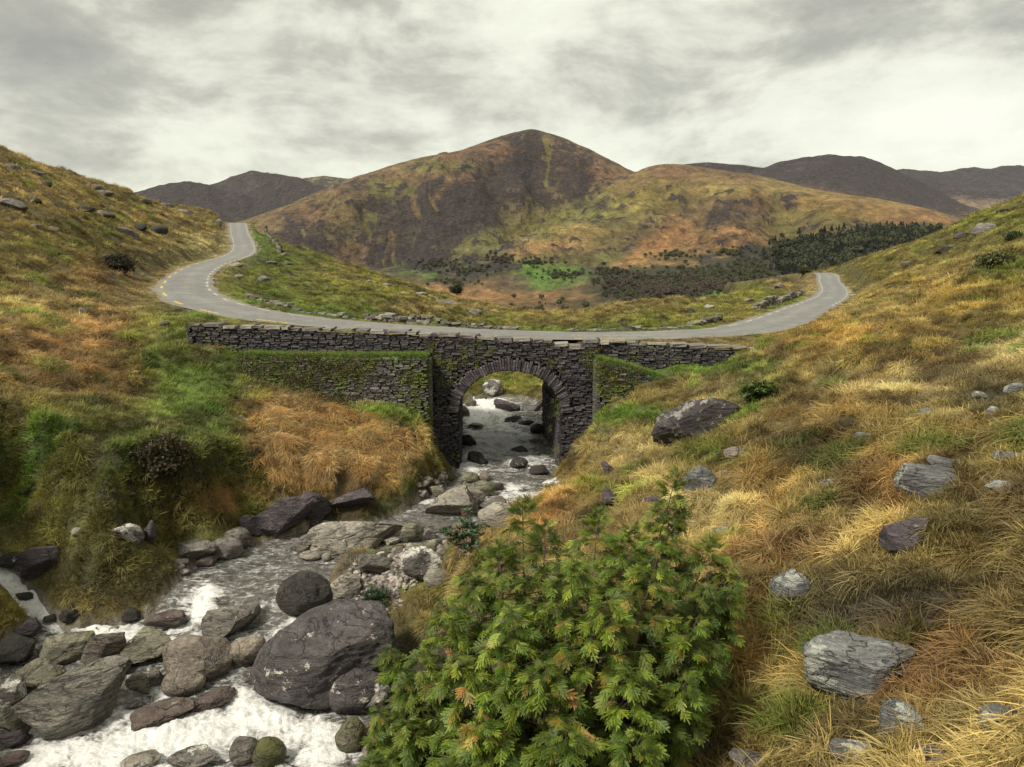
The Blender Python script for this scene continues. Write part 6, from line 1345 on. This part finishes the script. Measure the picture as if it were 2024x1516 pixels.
ledge_turf(wing_l, bse(wing_l), xwl0 + .1, xwl1 - .1, 28.5, 29.7, wl_top, 1500, (.10, .18, .025))
ledge_turf(wing_r, bse(wing_r), X_(1184, 750, 28.5), X_(1330, 750, 28.5), 28.5, 29.7, wr_top, 700, (.10, .18, .025))
wall_moss(wing_l, bse(wing_l), xwl0, xwl1, 28.47, -5.6, wl_top, 800, lambda x, z: .62 - .62 * (x - xwl0) / (xwl1 - xwl0) + .35 * (z + 4.6) - (.25 if z < -4.3 and x > -6 else 0))
wall_moss(wing_r, bse(wing_r), X_(1184, 750, 28.5), X_(1330, 750, 28.5), 28.47, -5.6, wr_top, 170, lambda x, z: .25 + .45 * (z + 4.6))
wall_moss(bridge, bse(bridge), bxl, bxr, YB - .05, -8.0, lambda x: cop_b(x) - .3, 150, lambda x, z: (.55 if (abs(x - bxl) < .5 or abs(x - bxr) < .7) and z > -4.4 else -.1) + (.12 if z > -3.9 else -.1))

# ---- conifer sprays of the cypress
def spray(seed, drop=.25):
    """a flat feathery spray: a bent stem with tapering toothed branchlets on both sides"""
    r = np.random.default_rng(seed); V, Q, T = [], [], []
    def blade(p, d, l, w, tn, curl):
        d = d / np.linalg.norm(d); s_ = np.array([-d[1], d[0], 0]); s_ = s_ / (np.linalg.norm(s_) + 1e-6); i0 = len(V)
        mid = p + d * l * .5 + np.array([0, 0, -curl * .25 * l]); tip = p + d * l + np.array([0, 0, -curl * l])
        V.extend([p - s_ * w * .3, p + s_ * w * .3, mid + s_ * w * .5, mid - s_ * w * .5, tip]); T.extend([tn] * 5); Q.append((i0, i0 + 1, i0 + 2, i0 + 3)); Q.append((i0 + 3, i0 + 2, i0 + 4))
    bend = r.normal(0, .12)
    def plume(p0, ang, ln, tn):
        """one narrow feather: a stem with short close teeth"""
        d0 = np.array([math.cos(ang), math.sin(ang), r.normal(0, .08)]); k_ = max(4, int(ln / .052))
        def at_(u): return p0 + d0 * ln * u + np.array([0, bend * .3 * ln * u * u, -drop * .9 * ln * u * u])
        for q in range(3): blade(at_(q / 3), at_((q + 1) / 3) - at_(q / 3), ln * .36, .024, tn, .02)
        for q in range(k_):
            u = (q + .6) / k_
            for s2 in (-1, 1):
                a2 = ang + s2 * math.radians(r.uniform(28, 42)); d2 = np.array([math.cos(a2), math.sin(a2), r.normal(0, .10) - drop * u * .8])
                blade(at_(u), d2, (.135 * (1 - u) ** .6 + .035) * r.uniform(.75, 1.2), .026, float(np.clip(tn + .35 * u - .1 + r.normal(0, .08), 0, 1)), drop * .3)
    plume(np.zeros(3), 0.0, 1.0, .45)
    for i in range(6):
        sgn = 1 if i % 2 else -1; t = .10 + .11 * i
        plume(np.array([t, 0, -drop * .9 * t * t]), sgn * math.radians(r.uniform(34, 50)), (.62 - .55 * t) * r.uniform(.8, 1.15), r.uniform(.15, .7))
    me = bpy.data.meshes.new('spray'); me.from_pydata([tuple(map(float, v)) for v in V], [], [tuple(int(x) for x in q) for q in Q])
    a_ = me.attributes.new('tone', 'FLOAT', 'POINT'); a_.data.foreach_set('value', np.asarray(T, np.float32)); me.materials.append(m_leaf); return me
spray_c = proto_collection('spray_protos', [spray(40 + k, .12 + .09 * k) for k in range(5)])
m_bark, nt = new_mat('bark'); geo = N(nt, 'ShaderNodeNewGeometry'); nb = noise_(nt, geo.outputs['Position'], 12, 5, .7)
finish(nt, princ(nt, mix_(nt, nb, (0.05, 0.032, 0.022), (0.20, 0.14, 0.10)), .9, bump_(nt, nb, .6, .02)))
def tube(path, rads, seg=6):
    path = np.asarray(path, float); n_ = len(path); V, Q = [], []
    for i in range(n_):
        d = path[min(i + 1, n_ - 1)] - path[max(i - 1, 0)]; d /= np.linalg.norm(d) + 1e-9; a_ = np.cross(d, [.3, .9, .1]); a_ /= np.linalg.norm(a_); b_ = np.cross(d, a_)
        for k in range(seg): V.append(path[i] + rads[i] * (math.cos(6.283 * k / seg) * a_ + math.sin(6.283 * k / seg) * b_))
    for i in range(n_ - 1):
        for k in range(seg): Q.append((i * seg + k, i * seg + (k + 1) % seg, (i + 1) * seg + (k + 1) % seg, (i + 1) * seg + k))
    return np.array(V), np.array(Q)
def cypress():
    bx, by = .35, 8.2; bz = float(H(bx, by)) - .1; base = np.array([bx, by, bz])
    root = tag(empty('cypress_bush', base), 'big bushy cypress with feathery green and orange tipped sprays in the foreground', 'tree')
    tips = [(1032, 982, 8.2, 1.0), (1078, 1030, 7.6, .9), (1185, 1005, 8.6, 1.0), (1338, 930, 8.9, .85), (1250, 1040, 8.2, 1.0), (985, 1070, 7.9, .9), (925, 1120, 7.9, .95), (1410, 1060, 8.7, .95), (1455, 1110, 8.5, .8), (880, 1180, 7.5, 1.0), (1130, 1090, 7.2, 1.1), (1300, 1100, 7.5, 1.1), (820, 1290, 7.4, .9), (790, 1330, 7.3, .8),
            (1010, 1200, 6.8, 1.15), (1200, 1180, 6.8, 1.2), (1380, 1220, 7.2, 1.05), (900, 1290, 6.8, 1.05), (1080, 1310, 6.3, 1.15), (1250, 1320, 6.4, 1.15), (1360, 1340, 6.7, .9), (800, 1420, 6.8, .9), (950, 1420, 6.2, 1.1), (1120, 1440, 5.9, 1.1), (1270, 1450, 6.0, .95), (770, 1490, 6.7, .8), (880, 1510, 6.2, .9), (1040, 1540, 5.7, 1.0), (1200, 1560, 5.6, .95), (735, 1450, 7.0, .6), (1400, 1150, 8.0, .8), (745, 1400, 7.2, .7), (730, 1500, 6.6, .8), (715, 1550, 6.4, .8), (1420, 1260, 7.3, .7), (1460, 1140, 8.2, .6), (765, 1270, 7.8, .6), (1340, 990, 8.8, .8)]
    p_, r_, s_, c_, TV, TQ, tn = [], [], [], [], [], [], 0
    z_, az_l = [], []
    for k, (px, py, d, wd) in enumerate(tips):
        tip = P(px, py, d); b = base + np.array([rng.normal(0, .12), rng.normal(0, .12), .1])
        u = np.linspace(0, 1, 9)[:, None]; mid = (b + tip) / 2 + np.array([(tip[0] - b[0]) * .25, (tip[1] - b[1]) * .25, -.1])
        path = (1 - u) ** 2 * b + 2 * u * (1 - u) * mid + u ** 2 * tip; ln = float(np.linalg.norm(np.diff(path, axis=0), axis=1).sum())
        v, q = tube(path, np.linspace(.030, .003, 9)); TV.append(v); TQ.append(q + tn); tn += len(v)
        tall = 1.35 if k in (0, 1, 3) else 1.0
        s = .03; j = 0
        while s < min(ln * .75, 1.7):
            t = 1 - s / ln; i = min(int(t * 8), 7); pp = path[i] + (path[i + 1] - path[i]) * (t * 8 - i)
            rad = min(.05 + .54 * s / tall, .74) * wd * rng.uniform(.75, 1.15)
            ph = j * 2.4 + rng.normal(0, .4); up = .55 - .25 * min(s, 1.2) + rng.normal(0, .12)
            dv = np.array([math.cos(ph), math.sin(ph), up]); dv /= np.linalg.norm(dv)
            if s > .3 and j % 2 == 0:
                v, q = tube([pp, pp + dv * rad * .5, pp + dv * rad * .95 + np.array([0, 0, -.04])], [.007, .005, .002], 4); TV.append(v); TQ.append(q + tn); tn += len(v)
            nf = max(1, int(rad / .027)) + (s < .4)
            for f in range(nf):
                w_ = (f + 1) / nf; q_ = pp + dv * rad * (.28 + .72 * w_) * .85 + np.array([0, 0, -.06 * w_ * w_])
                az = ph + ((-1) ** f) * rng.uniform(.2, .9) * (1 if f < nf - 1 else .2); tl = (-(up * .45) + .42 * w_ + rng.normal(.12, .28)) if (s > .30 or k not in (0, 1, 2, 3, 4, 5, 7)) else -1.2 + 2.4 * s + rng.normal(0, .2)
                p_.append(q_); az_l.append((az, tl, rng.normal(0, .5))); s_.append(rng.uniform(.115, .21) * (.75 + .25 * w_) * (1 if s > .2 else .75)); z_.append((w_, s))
            s += .022 if s < .4 else .045; j += 1
    p_ = np.array(p_); A = np.array(az_l); n_ = len(p_); z_ = np.array(z_)
    # Rz(az) Ry(tilt) Rx(roll) is already an XYZ euler
    rot_ = np.stack([A[:, 2], A[:, 1], A[:, 0]], -1)
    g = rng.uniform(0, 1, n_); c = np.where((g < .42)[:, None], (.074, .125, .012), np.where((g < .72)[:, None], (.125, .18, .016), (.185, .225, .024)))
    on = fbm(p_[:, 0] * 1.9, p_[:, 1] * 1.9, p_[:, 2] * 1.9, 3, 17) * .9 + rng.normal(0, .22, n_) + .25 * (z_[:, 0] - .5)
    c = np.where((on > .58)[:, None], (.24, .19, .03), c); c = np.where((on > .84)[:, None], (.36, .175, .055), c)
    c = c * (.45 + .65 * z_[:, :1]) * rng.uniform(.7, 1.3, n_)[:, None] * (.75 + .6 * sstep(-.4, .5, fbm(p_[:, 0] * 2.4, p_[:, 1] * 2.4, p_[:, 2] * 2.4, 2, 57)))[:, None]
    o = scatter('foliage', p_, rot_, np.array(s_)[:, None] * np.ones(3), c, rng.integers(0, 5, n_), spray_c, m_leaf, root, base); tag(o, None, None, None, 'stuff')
    mesh_np('stems', np.vstack(TV) - base, np.vstack(TQ), m_bark, True, root)
    v, q = tube([base, base + np.array([.02, 0, .35]), base + np.array([.05, .02, .9])], [.11, .085, .05], 10); mesh_np('trunk', v - base, q, m_bark, True, root)
    print('cypress sprays', n_)
cypress()

# ---- small shrubs and seedlings
def whorl(seed, n_, ll, lw, lift):
    r = np.random.default_rng(seed); V, Q, T = [], [], []
    for i in range(n_):
        a_ = 6.283 * i / n_ + r.normal(0, .25); e2 = lift + r.normal(0, .25); d = np.array([math.cos(a_) * math.cos(e2), math.sin(a_) * math.cos(e2), math.sin(e2)]); s2 = np.array([-math.sin(a_), math.cos(a_), 0]); l = ll * r.uniform(.7, 1.15); w = lw * r.uniform(.8, 1.2); i0 = len(V); tn = r.uniform()
        V += [d * .01, d * l * .4 + s2 * w / 2 + [0, 0, .1 * l], d * l * .9, d * l * .4 - s2 * w / 2 + [0, 0, .1 * l]]; T += [tn] * 4; Q.append((i0, i0 + 1, i0 + 2, i0 + 3))
    return raw_mesh('leaf_whorl', V, Q, T, m_leaf)
whorl_c = proto_collection('whorl_protos', [whorl(60 + k, 11, .13, .035, .45) for k in range(3)])
needle_c = proto_collection('needle_protos', [whorl(70 + k, 22, .11, .008, .7) for k in range(3)])
def shrub(name, label, px, py, w, h, n_, coll, cols, cat='shrub', stems=9, sc=1.0, fn=None):
    p = hit(px, py + h * .45, fn)
    if p is None: p = P(px, py + h * .45, 148.0)
    k = (p[1] * ct - p[2] * st) / F; ww, hh = w * k, h * k; base = p - np.array([0, 0, .05])
    root = tag(empty(name, base), label, cat)
    TV, TQ, tn, pp, dd = [], [], 0, [], []
    for i in range(stems):
        a_ = 6.283 * i / stems + rng.normal(0, .3); q = rng.uniform(.3, 1) if i else 0
        tip = base + np.array([math.cos(a_) * q * ww * .46, math.sin(a_) * q * ww * .40, hh * (1.0 - .45 * q * q) * rng.uniform(.8, 1.05)])
        mid = base + (tip - base) * .5 + np.array([0, 0, hh * .1]); v, f = tube([base, mid, tip], [.016 * sc, .010 * sc, .004 * sc], 4); TV.append(v); TQ.append(f + tn); tn += len(v)
        for j in range(int(n_ / stems)):
            t = rng.uniform(.35, 1.0); b = base + (mid - base) * min(t * 2, 1) + (tip - mid) * max(0, t * 2 - 1); pp.append(b + rng.normal(0, 1, 3) * np.array([ww, ww, hh]) * .07)
            dd.append((a_ + rng.normal(0, .8), .5 * q + rng.normal(0, .35)))
    n2 = len(pp); dd = np.array(dd); c = np.array([cols[int(rng.integers(len(cols)))] for _ in range(n2)]) * rng.uniform(.7, 1.3, n2)[:, None]
    o = scatter('foliage', np.array(pp), orient(n2, dd[:, 0], dd[:, 1], rng.uniform(0, 6.28, n2)), (sc * rng.uniform(.7, 1.2, n2))[:, None] * np.ones(3), c, rng.integers(0, 3, n2), coll, m_leaf, root, base); tag(o, None, None, None, 'stuff')
    mesh_np('stems', np.vstack(TV) - base, np.vstack(TQ), m_bark, True, root)
    return root
shrub('leafy_shrub', 'blue green leafy shrub between the pale slabs and the cypress', 918, 1062, 92, 88, 260, whorl_c, [(.085, .14, .07), (.06, .11, .05), (.13, .18, .10), (.2, .13, .09)], sc=1.15)
shrub('pine_seedling', 'dark green needle seedling on the shingle above the huge boulder', 742, 1182, 70, 52, 170, needle_c, [(.04, .075, .03), (.055, .095, .04)], 'shrub', 11, 1.3)
shrub('gorse_bush', 'dark green bush on the golden slope above the long speckled slab', 1498, 778, 90, 44, 420, whorl_c, [(.045, .085, .018), (.07, .12, .022), (.1, .12, .03)], 'shrub', 16, 1.0)
shrub('fern', 'small bright fern growing on the mossy stone in the foam', 512, 1478, 50, 40, 60, needle_c, [(.12, .17, .03), (.2, .2, .04)], 'fern', 9, 1.2)
shrub('heather_bush', 'dark heather hummock in the left bank', 322, 905, 120, 85, 520, moss_c, [(.05, .045, .02), (.035, .04, .015), (.09, .07, .03)], 'shrub', 18, 1.6)
shrub('heather_bush', 'dark heather clump below the left road bend', 236, 525, 56, 30, 260, moss_c, [(.03, .028, .014), (.05, .042, .02)], 'shrub', 12, 2.6)
shrub('gorse_bush', 'dark round bush on the skyline of the hump', 903, 574, 30, 22, 160, moss_c, [(.025, .04, .014), (.04, .055, .02)], 'shrub', 10, 2.8)
shrub('gorse_bush', 'small dark bush on the upper right hill margin', 2004, 472, 30, 18, 140, moss_c, [(.04, .055, .02), (.06, .075, .024)], 'shrub', 9, 2.6)
shrub('gorse_bush', 'spiky olive bush across the golden upper right slope', 1972, 520, 70, 26, 220, moss_c, [(.07, .085, .022), (.1, .1, .03)], 'shrub', 12, 2.2)
shrub('gorse_bush', 'dark bush at the inside of the right road crest', 1590, 537, 22, 12, 120, moss_c, [(.06, .05, .02), (.05, .06, .02)], 'shrub', 8, 3.4)

# ---- trees in the valley
def crown_mesh(seed, conifer):
    r = np.random.default_rng(seed); V, Q, T = [], [], []
    for _ in range(230):
        if conifer:
            t = r.uniform(.12, 1); rad = .26 * (1 - t) ** .8 + .02; a_ = r.uniform(0, 6.283); p = np.array([math.cos(a_) * rad * r.uniform(.5, 1), math.sin(a_) * rad * r.uniform(.5, 1), t])
            l = .13
        else:
            d = r.normal(size=3); d /= np.linalg.norm(d); p = d * r.uniform(.55, 1) ** .5 * np.array([.46, .46, .36]); p = p * (1 + .35 * float(vnoise(np.array([d[0] * 2 + seed]), np.array([d[1] * 2]), np.array([d[2] * 2]))[0])); p[2] += .6; l = .15
        a1 = r.normal(size=3); a1 /= np.linalg.norm(a1); a2 = np.cross(a1, r.normal(size=3)); a2 /= np.linalg.norm(a2); i0 = len(V); tn = r.uniform()
        for s1, s2 in ((-1, -.6), (.7, -1), (1, .8), (-.6, 1)): V.append(p + (a1 * s1 + a2 * s2) * l * .5 * r.uniform(.7, 1.2))
        T += [tn] * 4; Q.append((i0, i0 + 1, i0 + 2, i0 + 3))
    return V, Q, T
def solid_leaf(name, c0, c1):
    m, nt = new_mat(name); lf = N(nt, 'ShaderNodeAttribute', attribute_name='tone'); oi = N(nt, 'ShaderNodeObjectInfo')
    c = mix_(nt, lf.outputs['Fac'], c0, c1); c = mix_(nt, 1.0, c, ramp_(nt, oi.outputs['Random'], [(0, .7), (1, 1.3)]), 'MULTIPLY'); finish(nt, princ(nt, c, .9)); return m
m_con = solid_leaf('conifer_foliage', (0.016, 0.022, 0.015), (0.042, 0.054, 0.032)); m_bro = solid_leaf('scrub_foliage', (0.04, 0.048, 0.024), (0.10, 0.105, 0.052)); m_twig = solid_leaf('bare_scrub', (0.05, 0.04, 0.033), (0.12, 0.09, 0.073))
con_m = [raw_mesh('crown', *crown_mesh(80 + k, True), m_con) for k in range(3)]; bro_m = [raw_mesh('crown', *crown_mesh(90 + k, False), m_bro) for k in range(4)]; twg_m = [raw_mesh('crown', *crown_mesh(96 + k, False), m_twig) for k in range(2)]
tv, tq = tube([(0, 0, -.06), (0, 0, .3), (.01, 0, .62)], [.035, .028, .012], 6)
trunk_me = bpy.data.meshes.new('trunk'); trunk_me.from_pydata([tuple(v) for v in tv], [], [tuple(int(i) for i in q) for q in tq]); trunk_me.materials.append(m_bark)
def far_hit(px, py): return hit(px, py, HF, 420, 5200)
def tree(name, label, px, py, h, meshes, group):
    p = far_hit(px, py)
    if p is None: return
    root = tag(empty(name, p, rng.uniform(0, 6.28)), label, 'tree', group)
    for nm, me in (('trunk', trunk_me), ('crown', meshes[int(rng.integers(len(meshes)))])):
        o = bpy.data.objects.new(nm, me); link(o, root); o.scale = (h * rng.uniform(.9, 1.2),) * 2 + (h,)
gv = 'scattered trees on the valley floor'
tree('broad_tree', 'big dark tree clump beside the small lake', 1264, 630, 44, bro_m, gv); tree('broad_tree', 'second dark tree on the right of the lakeside clump', 1282, 628, 32, bro_m, gv); tree('broad_tree', 'dark tree on the left of the lakeside clump', 1250, 630, 30, bro_m, gv)
for px, py, h, lab in ((1158, 612, 22, 'round dark bush on the orange bog left of the lake'), (1105, 604, 16, 'small dark bush on the orange bog farthest left'), (1070, 592, 15, 'upright dark tree at the foot of the rocky knoll'), (1112, 596, 14, 'low dark bush right of the rocky knoll'), (1222, 618, 16, 'low dark bush at the right end of the orange bog'), (1132, 628, 16, 'low green bush on the near lake shore'), (1062, 636, 12, 'tiny green bush near the hump edge'), (1016, 590, 13, 'dark bush on the slope left of the rocky knoll')):
    tree('valley_bush', lab, px, py, h, bro_m, gv)
def wood(name, label, spec, meshes, hlo, hhi, cat):
    pp, ss = [], []
    for cx_, cy_, rx, ry, n_ in spec:
        for _ in range(n_):
            a_ = rng.uniform(0, 6.283); q = min(abs(rng.normal(0, .55)), 1.15); p = far_hit(cx_ + rx * q * math.cos(a_), cy_ + ry * q * math.sin(a_))
            if p is not None and p[1] > 1350: pp.append(p); ss.append(rng.uniform(hlo, hhi))
    n_ = len(pp); c = proto_collection(name + '_protos', meshes); ss = np.array(ss)
    o = scatter(name, np.array(pp), np.stack([np.zeros(n_), np.zeros(n_), rng.uniform(0, 6.28, n_)], -1), ss[:, None] * np.stack([rng.uniform(.9, 1.3, n_)] * 2 + [np.ones(n_)], -1), np.ones((n_, 3)), rng.integers(0, len(meshes), n_), c, meshes[0].materials[0]); tag(o, label, cat, None, 'stuff')
wood('conifer_wood', 'dark conifer plantation on the right flank above the valley', [(1600, 505, 80, 38, 1100), (1690, 480, 75, 24, 700), (1775, 466, 60, 18, 480), (1830, 462, 34, 12, 160), (1570, 530, 36, 22, 200), (1650, 520, 50, 16, 200)], con_m + bro_m[:1], 8, 20, 'wood')
wood('scrub_wood', 'mixed green scrub wood along the valley side', [(1300, 565, 110, 30, 420), (1400, 550, 90, 28, 420), (1480, 540, 60, 28, 260), (1250, 585, 50, 22, 120), (1200, 540, 50, 16, 80), (860, 524, 60, 12, 90), (930, 536, 60, 12, 80), (1060, 520, 50, 10, 50), (1110, 545, 60, 14, 60), (1330, 505, 60, 10, 60), (1450, 500, 50, 12, 70), (900, 560, 60, 8, 40), (1050, 610, 70, 10, 24)], bro_m, 5, 12, 'wood')
wood('bare_scrub', 'purple brown leafless scrub mixed into the valley wood', [(1310, 575, 110, 25, 260), (1400, 565, 90, 22, 200), (1230, 560, 50, 20, 80), (980, 515, 40, 18, 50)], twg_m, 7, 14, 'wood')

# ------------------------------------------------------------------ air
hz = new_mat('haze'); nt = hz[1]
vol = N(nt, 'ShaderNodeVolumePrincipled', inp={'Color': (0.86, 0.92, 1.0, 1), 'Density': 0.000006, 'Anisotropy': 0.2}); ho = N(nt, 'ShaderNodeOutputMaterial'); L(nt, vol.outputs[0], ho.inputs['Volume'])
x0, x1, y0, y1, z0, z1 = -9000.0, 9000.0, -60.0, 12500.0, -420.0, 1700.0
hv = np.array([(x0, y0, z0), (x1, y0, z0), (x1, y1, z0), (x0, y1, z0), (x0, y0, z1), (x1, y0, z1), (x1, y1, z1), (x0, y1, z1)])
hb = mesh_np('haze', hv, np.array([[3, 2, 1, 0], [4, 5, 6, 7], [0, 1, 5, 4], [1, 2, 6, 5], [2, 3, 7, 6], [3, 0, 4, 7]]), hz[0], False)
tag(hb, 'thin pale air over the valley', None, None, 'stuff')
